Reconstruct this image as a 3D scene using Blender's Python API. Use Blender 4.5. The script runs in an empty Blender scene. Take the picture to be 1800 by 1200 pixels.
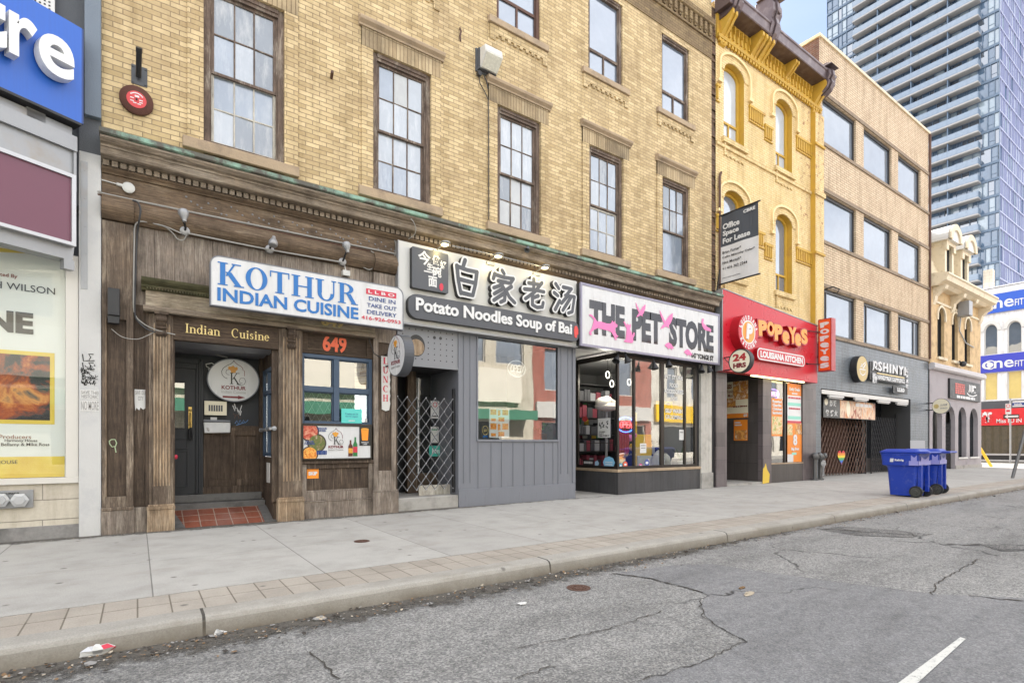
import bpy, bmesh, math, random
from mathutils import Vector, Matrix
random.seed(11)
sc = bpy.context.scene
COL = sc.collection
R = math.radians

# ---------------------------------------------------------------- camera
CAM_H, CAM_D, FPX, HZN = 1.2, 8.9, 940.0, 780.0      # eye height, distance to the facade, focal length / horizon in photo pixels
YAW = R(35)
cam = bpy.data.cameras.new('camera'); camo = bpy.data.objects.new('camera', cam); COL.objects.link(camo)
camo.location = (0, -CAM_D, CAM_H); camo.rotation_euler = (R(90), 0, -YAW)
cam.sensor_width = 36; cam.lens = 36 * FPX / 1800; cam.shift_y = (HZN - 600) / 1800
cam.clip_start = .05; cam.clip_end = 3000
sc.camera = camo

# ---------------------------------------------------------------- light: the row stands in its own shade; the sun is behind it and lights the far side of the street
SUN_EL, SUN_AZ = 41, 16         # azimuth clockwise from +Y
w = bpy.data.worlds.new("World"); sc.world = w; w.use_nodes = True
nt = w.node_tree; nt.nodes.clear()
out = nt.nodes.new('ShaderNodeOutputWorld'); bg = nt.nodes.new('ShaderNodeBackground')
sky = nt.nodes.new('ShaderNodeTexSky'); sky.sky_type = 'NISHITA'; sky.sun_disc = False
sky.sun_elevation = R(SUN_EL); sky.sun_rotation = R(SUN_AZ); sky.air_density = 1.0; sky.dust_density = .6; sky.ozone_density = 1.0
tc = nt.nodes.new('ShaderNodeTexCoord')
mp = nt.nodes.new('ShaderNodeMapping'); mp.inputs['Scale'].default_value = (1, 1, 2.2); mp.inputs['Location'].default_value = (.5, .3, .1)
nz = nt.nodes.new('ShaderNodeTexNoise'); nz.inputs['Scale'].default_value = 3.2; nz.inputs['Detail'].default_value = 7; nz.inputs['Roughness'].default_value = .55
rp = nt.nodes.new('ShaderNodeValToRGB'); rp.color_ramp.elements[0].position = .36; rp.color_ramp.elements[1].position = .60
rp.color_ramp.elements[0].color = (.62, .62, .62, 1); rp.color_ramp.elements[1].color = (1, 1, 1, 1)
mx = nt.nodes.new('ShaderNodeMix'); mx.data_type = 'RGBA'
mx.inputs[7].default_value = (12.6, 12.7, 13.1, 1)
L = nt.links.new
L(tc.outputs['Generated'], mp.inputs['Vector']); L(mp.outputs[0], nz.inputs['Vector']); L(nz.outputs[0], rp.inputs[0])
dp_ = nt.nodes.new('ShaderNodeVectorMath'); dp_.operation = 'DOT_PRODUCT'; dp_.inputs[1].default_value = (.72, .42, .55); L(tc.outputs['Generated'], dp_.inputs[0])     # the cloud deck breaks up to the north-east
mr_ = nt.nodes.new('ShaderNodeMapRange'); mr_.inputs[1].default_value = .78; mr_.inputs[2].default_value = .95; mr_.inputs[3].default_value = 1; mr_.inputs[4].default_value = .10
L(dp_.outputs['Value'], mr_.inputs[0]); ml_ = nt.nodes.new('ShaderNodeMath'); ml_.operation = 'MULTIPLY'; L(rp.outputs[0], ml_.inputs[0]); L(mr_.outputs[0], ml_.inputs[1])
L(ml_.outputs[0], mx.inputs[0]); L(sky.outputs[0], mx.inputs[6]); L(mx.outputs[2], bg.inputs['Color'])
bg.inputs['Strength'].default_value = .06
L(bg.outputs[0], out.inputs['Surface'])
sun = bpy.data.lights.new('sun', 'SUN'); suno = bpy.data.objects.new('sun', sun); COL.objects.link(suno)
sun.energy = 4.2; sun.angle = R(.6); sun.color = (1, .94, .85)
a_, e_ = R(SUN_AZ), R(SUN_EL)
sdir = Vector((math.sin(a_) * math.cos(e_), math.cos(a_) * math.cos(e_), math.sin(e_)))
suno.rotation_euler = sdir.to_track_quat('Z', 'Y').to_euler(); suno.location = (0, -30, 40)
sc.view_settings.view_transform = 'Standard'; sc.view_settings.look = 'None'
sc.view_settings.exposure = 1.86; sc.view_settings.gamma = 1
sc.cycles.max_bounces = 8; sc.cycles.transparent_max_bounces = 24
sc.cycles.use_denoising = True

# ---------------------------------------------------------------- measuring: where a sight line meets a wall plane
SN, CS = math.sin(YAW), math.cos(YAW)
def ray(px, py=HZN):
    u = (px - 900) / FPX
    return Vector((SN + u * CS, CS - u * SN, (HZN - py) / FPX))
EYE = Vector((0, -CAM_D, CAM_H))
def X(px, Y=0):
    d = ray(px); return d.x * (CAM_D + Y) / d.y
def Z(px, py, Y=0):
    d = ray(px, py); return CAM_H + d.z * (CAM_D + Y) / d.y
def YX(px, Xp):            # Y of a sight line on a wall across the street axis at X
    d = ray(px); return -CAM_D + d.y * Xp / d.x
def ZX(px, py, Xp):
    d = ray(px, py); return CAM_H + d.z * Xp / d.x
def G(px, py, z=0.0):
    d = ray(px, py); t = (z - CAM_H) / d.z
    return (d.x * t, -CAM_D + d.y * t)

class Fr:                   # a flat frame: origin, right, up, outward
    def __init__(s, o, ux=(1, 0, 0), up=(0, 0, 1), n=(0, -1, 0)):
        s.o, s.u, s.w, s.n = Vector(o), Vector(ux), Vector(up), Vector(n)
    def P(s, u, v, d=0): return s.o + s.u * u + s.w * v + s.n * d
    def hit(s, px, py):
        d = ray(px, py); t = (s.o - EYE).dot(s.n) / d.dot(s.n); p = EYE + d * t - s.o
        return p.dot(s.u), p.dot(s.w)
def FACE(Y): return Fr((0, Y, 0))
def CROSS(Xp): return Fr((Xp, 0, 0), (0, -1, 0), (0, 0, 1), (-1, 0, 0))     # faces -X; u grows toward the street

# ---------------------------------------------------------------- mesh builder
def ell(cx, cy, rx, ry, n=28, a0=0, a1=360):
    k = n if a1 - a0 >= 360 else n + 1
    return [(cx + rx * math.cos(R(a0 + (a1 - a0) * i / n)), cy + ry * math.sin(R(a0 + (a1 - a0) * i / n))) for i in range(k)]
def rrect(u0, v0, u1, v1, r, rb=None, n=6):
    rb = r if rb is None else rb
    p = []
    for (cx, cy, q, a) in ((u1 - r, v1 - r, r, 0), (u0 + r, v1 - r, r, 90), (u0 + rb, v0 + rb, rb, 180), (u1 - rb, v0 + rb, rb, 270)):
        if q < 1e-6: p.append((cx, cy)); continue
        for i in range(n + 1):
            t = R(a + 90 * i / n); p.append((cx + q * math.cos(t), cy + q * math.sin(t)))
    return p
class MB:
    def __init__(s): s.v, s.f, s.m = [], [], []
    def add(s, vs, fs, mi=0):
        b = len(s.v); s.v += [Vector(q) for q in vs]
        for f in fs: s.f.append([b + i for i in f]); s.m.append(mi)
        return s
    def box(s, x0, x1, y0, y1, z0, z1, mi=0):
        v = [(x, y, z) for z in (z0, z1) for y in (y0, y1) for x in (x0, x1)]
        return s.add(v, [(0, 2, 3, 1), (4, 5, 7, 6), (0, 1, 5, 4), (2, 6, 7, 3), (0, 4, 6, 2), (1, 3, 7, 5)], mi)
    def poly(s, pts, mi=0): return s.add(pts, [list(range(len(pts)))], mi)
    def prism(s, ring0, ring1, mi=0, caps=True):
        n = len(ring0)
        fs = [(i, (i + 1) % n, n + (i + 1) % n, n + i) for i in range(n)]
        if caps: fs += [list(range(n))[::-1], list(range(n, 2 * n))]
        return s.add(list(ring0) + list(ring1), fs, mi)
    def fp(s, fr, pts, d0, d1, mi=0):
        return s.prism([fr.P(u, v, d0) for u, v in pts], [fr.P(u, v, d1) for u, v in pts], mi)
    def fb(s, fr, u0, u1, v0, v1, d0, d1, mi=0):
        return s.fp(fr, [(u0, v0), (u1, v0), (u1, v1), (u0, v1)], d0, d1, mi)
    def ring(s, fr, outer, inner, d0, d1, mi=0, close=True):
        n = len(outer); k = n if close else n - 1
        for i in range(k):
            j = (i + 1) % n
            s.prism([fr.P(*p, d0) for p in (outer[i], outer[j], inner[j], inner[i])],
                    [fr.P(*p, d1) for p in (outer[i], outer[j], inner[j], inner[i])], mi)
        return s
    def ribbon(s, fr, pts, w, d0, d1, mi=0, close=False):
        n = len(pts); a, b = [], []
        for i in range(n):
            p = Vector(pts[i]); q0 = Vector(pts[i - 1] if (i or close) else pts[i]); q1 = Vector(pts[(i + 1) % n] if (i < n - 1 or close) else pts[i])
            t = (q1 - q0); t = t.normalized() if t.length else Vector((1, 0)); nn = Vector((-t.y, t.x)) * w / 2
            a.append(tuple(p + nn)); b.append(tuple(p - nn))
        return s.ring(fr, a, b, d0, d1, mi, close)
    def sweepx(s, prof, x0, x1, mi=0):
        return s.prism([(x0, y, z) for y, z in prof], [(x1, y, z) for y, z in prof], mi)
    def tube(s, pts, r, n=8, mi=0, caps=True):
        pts = [Vector(p) for p in pts]; rs = r if isinstance(r, (list, tuple)) else [r] * len(pts)
        t = (pts[1] - pts[0]).normalized(); up = Vector((0, 0, 1)) if abs(t.z) < .9 else Vector((1, 0, 0))
        nx = t.cross(up).normalized(); vs, fs = [], []
        for i, p in enumerate(pts):
            d = (pts[min(i + 1, len(pts) - 1)] - pts[max(i - 1, 0)])
            if d.length: t = d.normalized()
            nx = (nx - t * nx.dot(t)).normalized(); ny = t.cross(nx)
            for k in range(n):
                q = 2 * math.pi * k / n; vs.append(p + (nx * math.cos(q) + ny * math.sin(q)) * rs[i])
        for i in range(len(pts) - 1):
            for k in range(n):
                fs.append((i * n + k, i * n + (k + 1) % n, (i + 1) * n + (k + 1) % n, (i + 1) * n + k))
        if caps: fs += [list(range(n))[::-1], [len(vs) - n + k for k in range(n)]]
        return s.add(vs, fs, mi)
    def lathe(s, o, ax, prof, n=24, mi=0):    # prof = (radius, height) along axis ax from o
        o = Vector(o); ax = Vector(ax).normalized(); up = Vector((0, 0, 1)) if abs(ax.z) < .9 else Vector((1, 0, 0))
        a = ax.cross(up).normalized(); b = ax.cross(a); vs, fs = [], []
        for r, h in prof:
            for k in range(n):
                q = 2 * math.pi * k / n; vs.append(o + ax * h + (a * math.cos(q) + b * math.sin(q)) * max(r, 1e-4))
        for i in range(len(prof) - 1):
            for k in range(n):
                fs.append((i * n + k, i * n + (k + 1) % n, (i + 1) * n + (k + 1) % n, (i + 1) * n + k))
        fs += [list(range(n))[::-1], [len(vs) - n + k for k in range(n)]]
        return s.add(vs, fs, mi)
    def ball(s, o, r, n=12, mi=0, sq=(1, 1, 1)):
        o = Vector(o); vs, fs = [], []; m = max(4, n // 2)
        for i in range(m + 1):
            th = math.pi * i / m
            for k in range(n):
                q = 2 * math.pi * k / n
                vs.append(o + Vector((math.sin(th) * math.cos(q) * sq[0], math.sin(th) * math.sin(q) * sq[1], math.cos(th) * sq[2])) * r)
        for i in range(m):
            for k in range(n): fs.append((i * n + k, i * n + (k + 1) % n, (i + 1) * n + (k + 1) % n, (i + 1) * n + k))
        return s.add(vs, fs, mi)
    def wall(s, fr, u0, u1, v0, v1, holes, d=0, rev=.12, mi=0, rmi=None):
        """sheet with openings; a hole is (u0,v0,u1,v1[,rise]) - rise > 0 gives an arched head; reveals go back by rev"""
        rmi = mi if rmi is None else rmi
        us = sorted({u0, u1, *[q for h in holes for q in (h[0], h[2])]}); vs = sorted({v0, v1, *[q for h in holes for q in (h[1], h[3])]})
        for j in range(len(vs) - 1):
            run = None
            for i in range(len(us) - 1):
                cu, cv = (us[i] + us[i + 1]) / 2, (vs[j] + vs[j + 1]) / 2
                solid = not any(h[0] < cu < h[2] and h[1] < cv < h[3] for h in holes)
                if solid and run is None: run = us[i]
                if run is not None and (not solid or i == len(us) - 2):
                    e = us[i] if not solid else us[i + 1]
                    s.poly([fr.P(a, b, d) for a, b in ((run, vs[j]), (e, vs[j]), (e, vs[j + 1]), (run, vs[j + 1]))], mi); run = None
        for h in holes:
            a0, b0, a1, b1 = h[:4]; rise = h[4] if len(h) > 4 else 0
            if rise:
                c, hw = (a0 + a1) / 2, (a1 - a0) / 2; sp = b1 - rise
                arc = [(c + hw * math.cos(t), sp + rise * math.sin(t)) for t in [math.pi * k / 16 for k in range(17)]]   # right to left
                s.poly([fr.P(*p, d) for p in [(a1, b1)] + arc[:9][::1] + []][0:], mi) if False else None
                s.poly([fr.P(*p, d) for p in arc[:9] + [(a1, b1)]], mi)
                s.poly([fr.P(*p, d) for p in arc[8:] + [(a0, b1)]], mi)
                path = [(a0, b0)] + arc[::-1] + [(a1, b0)]
            else: path = [(a0, b0), (a0, b1), (a1, b1), (a1, b0)]
            path = path + [path[0]]
            for p, q in zip(path, path[1:]):
                if p == q: continue
                s.poly([fr.P(*p, d), fr.P(*q, d), fr.P(*q, d - rev), fr.P(*p, d - rev)], rmi)
        return s
    def build(s, name, mats, parent=None, smooth=False, bevel=0, origin=None):
        if not isinstance(mats, (list, tuple)): mats = [mats]
        if parent is not None:
            off = Vector((0, 0, 0)); p = parent
            while p is not None: off += Vector(p.location); p = p.parent
        elif origin is not None: off = Vector(origin)
        else:
            xs = [q.x for q in s.v]; ys = [q.y for q in s.v]; zs = [q.z for q in s.v]
            off = Vector(((min(xs) + max(xs)) / 2, (min(ys) + max(ys)) / 2, min(zs)))
        me = bpy.data.meshes.new(name)
        me.from_pydata([tuple(q - off) for q in s.v], [], s.f)
        for mt in mats: me.materials.append(mt)
        me.polygons.foreach_set('material_index', s.m)
        bm = bmesh.new(); bm.from_mesh(me); bmesh.ops.recalc_face_normals(bm, faces=bm.faces); bm.to_mesh(me); bm.free()
        if smooth:
            me.polygons.foreach_set('use_smooth', [True] * len(me.polygons))
            me.set_sharp_from_angle(angle=R(40))
        o = bpy.data.objects.new(name, me); COL.objects.link(o)
        if parent is not None: o.parent = parent
        else: o.location = off
        if bevel:
            b = o.modifiers.new('bevel', 'BEVEL'); b.width = bevel; b.segments = 1; b.limit_method = 'ANGLE'; b.angle_limit = R(50); b.harden_normals = False
        return o
def tag(o, label=None, cat=None, group=None, kind=None):
    if label: o['label'] = label
    if cat: o['category'] = cat
    if group: o['group'] = group
    if kind: o['kind'] = kind
    return o
def thing(name, label, cat, loc=(0, 0, 0), group=None):
    o = bpy.data.objects.new(name, None); COL.objects.link(o); o.location = loc; o.empty_display_size = .1
    return tag(o, label, cat, group)
def part(o, label): o['label'] = label; return o

# ---------------------------------------------------------------- lettering
def txt(name, body, fr, mat, parent, u0=None, u1=None, v0=0, v1=1, d=.003, th=.004, bold=0, shear=0, spacing=1, rot=0, res=3):
    if body.startswith('~'):                       # print too small to read in the photograph: rows of dashes
        rnd = random.Random(len(body) + int(v0 * 977)); b = MB(); u = u0
        while u < u1 - 1e-4:
            e = min(u1, u + (u1 - u0) * rnd.uniform(.08, .24)); b.fb(fr, u, e, v0, v1, d, d + th); u = e + (u1 - u0) * .035
        return b.build('print_lines', mat, parent)
    if 'M' in body: bold = min(bold, .010)          # the M of the built-in face folds over when thickened
    cu = bpy.data.curves.new('t', 'FONT'); cu.body = body; cu.size = 1; cu.offset = bold; cu.extrude = .01; cu.resolution_u = res
    cu.space_character = spacing; cu.space_line = .9; cu.shear = shear; cu.align_x = 'CENTER' if '\n' in body and u0 is not None and u1 is not None else 'LEFT'
    o = bpy.data.objects.new('t', cu)
    me = bpy.data.meshes.new_from_object(o)
    bpy.data.objects.remove(o); bpy.data.curves.remove(cu)
    xs = [q.co.x for q in me.vertices]; ys = [q.co.y for q in me.vertices]
    bx0, bx1, by0, by1 = min(xs), max(xs), min(ys), max(ys)
    sy = (v1 - v0) / (by1 - by0)
    if u0 is not None and u1 is not None: sx = (u1 - u0) / (bx1 - bx0)
    else:
        sx = sy
        if u0 is None: u0 = u1 - (bx1 - bx0) * sx
    b = MB(); cr, sr = math.cos(R(rot)), math.sin(R(rot)); cxu, cxv = u0 + (bx1 - bx0) * sx / 2, (v0 + v1) / 2
    vs = []
    for q in me.vertices:
        u, v = u0 + (q.co.x - bx0) * sx, v0 + (q.co.y - by0) * sy
        if rot: u, v = cxu + (u - cxu) * cr - (v - cxv) * sr, cxv + (u - cxu) * sr + (v - cxv) * cr
        vs.append(fr.P(u, v, d if q.co.z < 0 else d + th))
    b.add(vs, [list(p.vertices) for p in me.polygons]); bpy.data.meshes.remove(me)
    return b.build(name, mat, parent)
def _rc(a, b, c, e): return [(a, b), (c, b), (c, e), (a, e)]
def _dg(x0, y0, x1, y1, wd): return [(x0, y0), (x0 + wd, y0), (x1 + wd, y1), (x1, y1)]
def _arc(cx, cy, rx, ry, tx, ty, a0, a1, n=12):
    o_, i_ = ell(cx, cy, rx, ry, n, a0, a1), ell(cx, cy, rx - tx, ry - ty, n, a0, a1)
    q = len(o_); return [[o_[k], o_[(k + 1) % q], i_[(k + 1) % q], i_[k]] for k in range(n)]
def serif_glyphs(T):
    s, t = .05, .06
    def st(x, y0=0, y1=1, wd=T, f=.09): return [_rc(x, y0, x + wd, y1), _rc(x - f, y0, x + wd + f, y0 + s), _rc(x - f, y1 - s, x + wd + f, y1)]
    g = {}
    g['I'] = (T + .2, st(.1)); g['L'] = (.72, st(.1) + [_rc(.1 + T, 0, .68, s), _rc(.63, 0, .68, .25)])
    g['K'] = (1.0, st(.1) + [_dg(.10 + T, .42, .62, 1, .08), _rc(.54, 1 - s, .9, 1), _dg(.72, 0, .30, .60, T * 1.15), _rc(.62, 0, 1.02, s)])
    g['O'] = (.92, _arc(.46, .5, .44, .52, T, .05, 0, 360, 28)); g['C'] = (.84, _arc(.46, .5, .44, .52, T, .05, 50, 310, 22) + [_rc(.70, .70, .75, .95)])
    g['T'] = (.86, [_rc(.43 - T / 2, 0, .43 + T / 2, 1), _rc(.43 - T / 2 - .09, 0, .43 + T / 2 + .09, s), _rc(.02, .94, .84, 1), _rc(.02, .72, .07, .94), _rc(.79, .72, .84, .94)])
    g['H'] = (1.0, st(.1) + st(.9 - T) + [_rc(.1 + T, .47, .9 - T, .53)])
    g['U'] = (.98, [_rc(.1, .35, .1 + T, 1), _rc(.01, 1 - s, .2 + T, 1), _rc(.82, .35, .88, 1), _rc(.74, 1 - s, .96, 1)] + _arc(.49, .36, .39, .38, T * .9, .06, 180, 360, 14))
    g['R'] = (.95, st(.1) + _arc(.1 + T, .74, .46, .26, T, .05, -90, 90, 12) + [_dg(.70, 0, .40, .5, T * 1.1), _rc(.64, 0, .98, s)])
    g['N'] = (.98, [_rc(.12, 0, .18, 1), _rc(.8, 0, .86, 1), _dg(.80 - T * .6, 0, .06, 1, T * 1.1), _rc(.03, 0, .28, s), _rc(.02, 1 - s, .2, 1), _rc(.72, 1 - s, .96, 1)])
    x = .64
    g['n'] = (.72, [_rc(.1, 0, .1 + T, x), _rc(.02, 0, .2 + T, s), _rc(.02, x - s, .1, x), _rc(.52, 0, .52 + T, x - .18), _rc(.44, 0, .6 + T, s)] + _arc(.36, x - .2, .16 + T, .21, T, .07, 0, 140, 8))
    g['u'] = (.74, [_rc(.1, .18, .1 + T, x), _rc(.02, x - s, .1, x), _rc(.5, 0, .5 + T, x), _rc(.42, x - s, .5, x), _rc(.5 + T, 0, .58 + T, s)] + _arc(.32, .2, .22, .22, T, .06, 180, 330, 8))
    g['i'] = (.34, [_rc(.1, 0, .1 + T, x), _rc(.02, 0, .18 + T, s), _rc(.02, x - s, .1, x), _rc(.08, .78, .12 + T, .93)])
    g['d'] = (.74, _arc(.32, .32, .28, .34, T, .05, 30, 330, 18) + [_rc(.5, 0, .5 + T, 1), _rc(.42, 1 - s, .5, 1), _rc(.5 + T, 0, .58 + T, s)])
    g['a'] = (.64, _arc(.28, .2, .24, .21, T, .05, 0, 360, 16) + [_rc(.44, 0, .44 + T, .46), _rc(.44 + T, 0, .52 + T, s)] + _arc(.32, .46, .12 + T, .2, T, .06, 0, 150, 8))
    g['e'] = (.64, _arc(.32, .32, .29, .34, T, .05, 0, 320, 20) + [_rc(.1, .33, .58, .39)])
    g['s'] = (.52, _arc(.25, .47, .19, .18, T * .9, .06, 20, 270, 12) + _arc(.25, .18, .21, .19, T * .9, .06, -160, 90, 12))
    g[' '] = (.55, [])
    return g
def serif(name, body, fr, mat, parent, u0, u1, v0, v1, T=.18, d=.003, gap=.06):
    g = serif_glyphs(T); x = 0; polys = []
    for ch in body:
        wd, ps = g[ch]; polys += [[(x + px_, py_) for px_, py_ in p] for p in ps]; x += wd + gap
    x -= gap; b = MB()
    for k, p in enumerate(polys):
        q = [(u0 + (u1 - u0) * a / x, v0 + (v1 - v0) * c) for a, c in p]
        b.fp(fr, q, d, d + .003 + .00025 * (k % 9))
    return b.build(name, mat, parent)
# ---------------------------------------------------------------- materials
def newmat(name):
    m = bpy.data.materials.new(name); m.use_nodes = True; m.node_tree.nodes.clear(); return m, m.node_tree
def N(nt, t, **kw):
    n = nt.nodes.new(t)
    for k, v in kw.items():
        if k.startswith('i_'):
            key = k[2:]; n.inputs[int(key) if key.isdigit() else key].default_value = v
        else: setattr(n, k, v)
    return n
def c4(c): return (c[0], c[1], c[2], 1)
def noise(nt, vec, scale, detail=4, rough=.55, dist=0):
    n = N(nt, 'ShaderNodeTexNoise'); n.inputs['Scale'].default_value = scale; n.inputs['Detail'].default_value = detail
    n.inputs['Roughness'].default_value = rough; n.inputs['Distortion'].default_value = dist
    nt.links.new(vec, n.inputs['Vector']); return n.outputs[0]
def ramp(nt, fac, stops):
    r = N(nt, 'ShaderNodeValToRGB'); e = r.color_ramp.elements
    while len(e) < len(stops): e.new(.5)
    for k, (p, c) in enumerate(stops):
        e[k].position = p; e[k].color = c4(c) if isinstance(c, (tuple, list)) else (c, c, c, 1)
    nt.links.new(fac, r.inputs[0]); return r.outputs[0]
def mixc(nt, fac, a, b, mode='MIX'):
    m = N(nt, 'ShaderNodeMix', data_type='RGBA', blend_type=mode)
    for k, v in ((0, fac), (6, a), (7, b)):
        if hasattr(v, 'is_linked') or hasattr(v, 'links'): nt.links.new(v, m.inputs[k])
        else: m.inputs[k].default_value = c4(v) if isinstance(v, (tuple, list)) else v
    return m.outputs[2]
def coords(nt, scale=(1, 1, 1), loc=(0, 0, 0)):
    t = N(nt, 'ShaderNodeTexCoord'); m = N(nt, 'ShaderNodeMapping'); m.inputs['Scale'].default_value = scale; m.inputs['Location'].default_value = loc
    nt.links.new(t.outputs['Object'], m.inputs[0]); return m.outputs[0]
def uvwall(nt):             # u runs along the wall whichever way it turns, v is height
    t = N(nt, 'ShaderNodeTexCoord'); s = N(nt, 'ShaderNodeSeparateXYZ'); nt.links.new(t.outputs['Object'], s.inputs[0])
    a = N(nt, 'ShaderNodeMath', operation='ADD'); nt.links.new(s.outputs[0], a.inputs[0]); nt.links.new(s.outputs[1], a.inputs[1])
    c = N(nt, 'ShaderNodeCombineXYZ'); nt.links.new(a.outputs[0], c.inputs[0]); nt.links.new(s.outputs[2], c.inputs[1]); return c.outputs[0], s
def finish(nt, col, rough=.6, metal=0, height=None, bdist=.01, bstr=.5, spec=.5, coat=0, rcol=None):
    p = N(nt, 'ShaderNodeBsdfPrincipled'); o = N(nt, 'ShaderNodeOutputMaterial')
    if isinstance(col, (tuple, list)): p.inputs['Base Color'].default_value = c4(col)
    else: nt.links.new(col, p.inputs['Base Color'])
    p.inputs['Roughness'].default_value = rough; p.inputs['Metallic'].default_value = metal
    p.inputs['Specular IOR Level'].default_value = spec; p.inputs['Coat Weight'].default_value = coat
    if rcol is not None: nt.links.new(rcol, p.inputs['Roughness'])
    if height is not None:
        b = N(nt, 'ShaderNodeBump'); b.inputs['Distance'].default_value = bdist; b.inputs['Strength'].default_value = bstr
        nt.links.new(height, b.inputs['Height']); nt.links.new(b.outputs[0], p.inputs['Normal'])
    nt.links.new(p.outputs[0], o.inputs[0]); return p
def M(name, col, rough=.55, metal=0, var=.12, scale=4, stretch=(1, 1, 1), bump=.15, bscale=None, spec=.5, coat=0, dirt=None, dscale=1.5, dpos=(.5, .7)):
    m, nt = newmat(name); v = coords(nt, stretch)
    f = noise(nt, v, scale, 5)
    c = mixc(nt, f, tuple(q * (1 - var) for q in col), tuple(min(1, q * (1 + var)) for q in col))
    if dirt:
        d = ramp(nt, noise(nt, v, dscale, 7, .65), [(dpos[0], 0), (dpos[1], 1)]); c = mixc(nt, d, c, dirt)
    h = noise(nt, v, bscale or scale * 8, 3) if bump else None
    rr = ramp(nt, f, [(.3, max(.02, rough - .08)), (.7, min(1, rough + .08))])
    finish(nt, c, rough, metal, h, .01, bump, spec, coat, rr); return m
def brick(name, c1, c2, mortar, flat=False, bw=.215, rh=.072, ms=.007, rough=.85, dirt=(.12, .09, .06), damt=.5, spall=None, offset=.5, bd=.006, dpos=(.5, .8), c3=None):
    m, nt = newmat(name); v, sep = uvwall(nt)
    if flat: v = coords(nt)
    b = N(nt, 'ShaderNodeTexBrick'); b.inputs['Scale'].default_value = 1; b.inputs['Brick Width'].default_value = bw; b.inputs['Row Height'].default_value = rh
    b.inputs['Mortar Size'].default_value = ms; b.inputs['Mortar Smooth'].default_value = .2; b.inputs['Bias'].default_value = 0; b.offset = offset
    b.inputs['Color1'].default_value = c4(c1); b.inputs['Color2'].default_value = c4(c2); b.inputs['Mortar'].default_value = c4(mortar)
    wob = N(nt, 'ShaderNodeVectorMath', operation='MULTIPLY_ADD')       # laid by hand: courses wander a little
    n3 = N(nt, 'ShaderNodeTexNoise'); n3.inputs['Scale'].default_value = 2.5; nt.links.new(v, n3.inputs[0])
    nt.links.new(n3.outputs['Color'], wob.inputs[0]); wob.inputs[1].default_value = (.02, .012, 0); nt.links.new(v, wob.inputs[2])
    nt.links.new(wob.outputs[0], b.inputs['Vector'])
    col = b.outputs['Color']
    if c3:                                                              # a few odd bricks
        br = N(nt, 'ShaderNodeTexBrick'); br.inputs['Scale'].default_value = 1; br.inputs['Brick Width'].default_value = bw; br.inputs['Row Height'].default_value = rh
        br.inputs['Mortar Size'].default_value = 0; br.offset = offset; br.inputs['Color1'].default_value = (0, 0, 0, 1); br.inputs['Color2'].default_value = (1, 1, 1, 1); br.inputs['Bias'].default_value = 0
        mp_ = N(nt, 'ShaderNodeVectorMath', operation='ADD'); mp_.inputs[1].default_value = (bw * 40, rh * 66, 0); nt.links.new(wob.outputs[0], mp_.inputs[0]); nt.links.new(mp_.outputs[0], br.inputs['Vector'])
        k = ramp(nt, br.outputs['Color'], [(.80, 0), (.96, 1)])
        keep = N(nt, 'ShaderNodeMath', operation='MULTIPLY'); inv = N(nt, 'ShaderNodeMath', operation='SUBTRACT'); inv.inputs[0].default_value = 1; nt.links.new(b.outputs['Fac'], inv.inputs[1])
        nt.links.new(k, keep.inputs[0]); nt.links.new(inv.outputs[0], keep.inputs[1]); col = mixc(nt, keep.outputs[0], col, c3)
    fine = noise(nt, v, 22, 4); col = mixc(nt, .55, col, mixc(nt, fine, (.62, .60, .56), (1.0, 1.0, 1.0)), 'MULTIPLY')
    if spall:
        msk = ramp(nt, noise(nt, v, 6, 9, .75), [(.55, 0), (.60, 1)])
        g = N(nt, 'ShaderNodeMapRange'); g.inputs[1].default_value = spall[0]; g.inputs[2].default_value = spall[1]; nt.links.new(sep.outputs[0], g.inputs[0])
        gz = N(nt, 'ShaderNodeMapRange'); gz.inputs[1].default_value = spall[2]; gz.inputs[2].default_value = spall[3]; nt.links.new(sep.outputs[2], gz.inputs[0])
        mm = N(nt, 'ShaderNodeMath', operation='MULTIPLY'); nt.links.new(g.outputs[0], mm.inputs[0]); nt.links.new(msk, mm.inputs[1])
        mm2 = N(nt, 'ShaderNodeMath', operation='MULTIPLY'); nt.links.new(mm.outputs[0], mm2.inputs[0]); nt.links.new(gz.outputs[0], mm2.inputs[1])
        col = mixc(nt, mm2.outputs[0], col, (.30, .14, .075))
    big = ramp(nt, noise(nt, v, .9, 9, .62), [(dpos[0], 0), (dpos[1], 1)])
    vs = N(nt, 'ShaderNodeVectorMath', operation='MULTIPLY'); nt.links.new(v, vs.inputs[0]); vs.inputs[1].default_value = (1.7, .28, 1)      # rain streaks
    stk = ramp(nt, noise(nt, vs.outputs[0], 2.0, 8, .68), [(.34, (.66, .63, .58)), (.52, (1, 1, 1)), (.70, (1.10, 1.09, 1.07))]); col = mixc(nt, .7, col, stk, 'MULTIPLY')
    dm = N(nt, 'ShaderNodeMath', operation='MULTIPLY'); nt.links.new(big, dm.inputs[0]); dm.inputs[1].default_value = damt
    col = mixc(nt, dm.outputs[0], col, dirt)
    h = N(nt, 'ShaderNodeMath', operation='SUBTRACT'); nt.links.new(fine, h.inputs[0]); nt.links.new(b.outputs['Fac'], h.inputs[1])
    finish(nt, col, rough, 0, h.outputs[0], bd, .8, .3); return m
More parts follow.
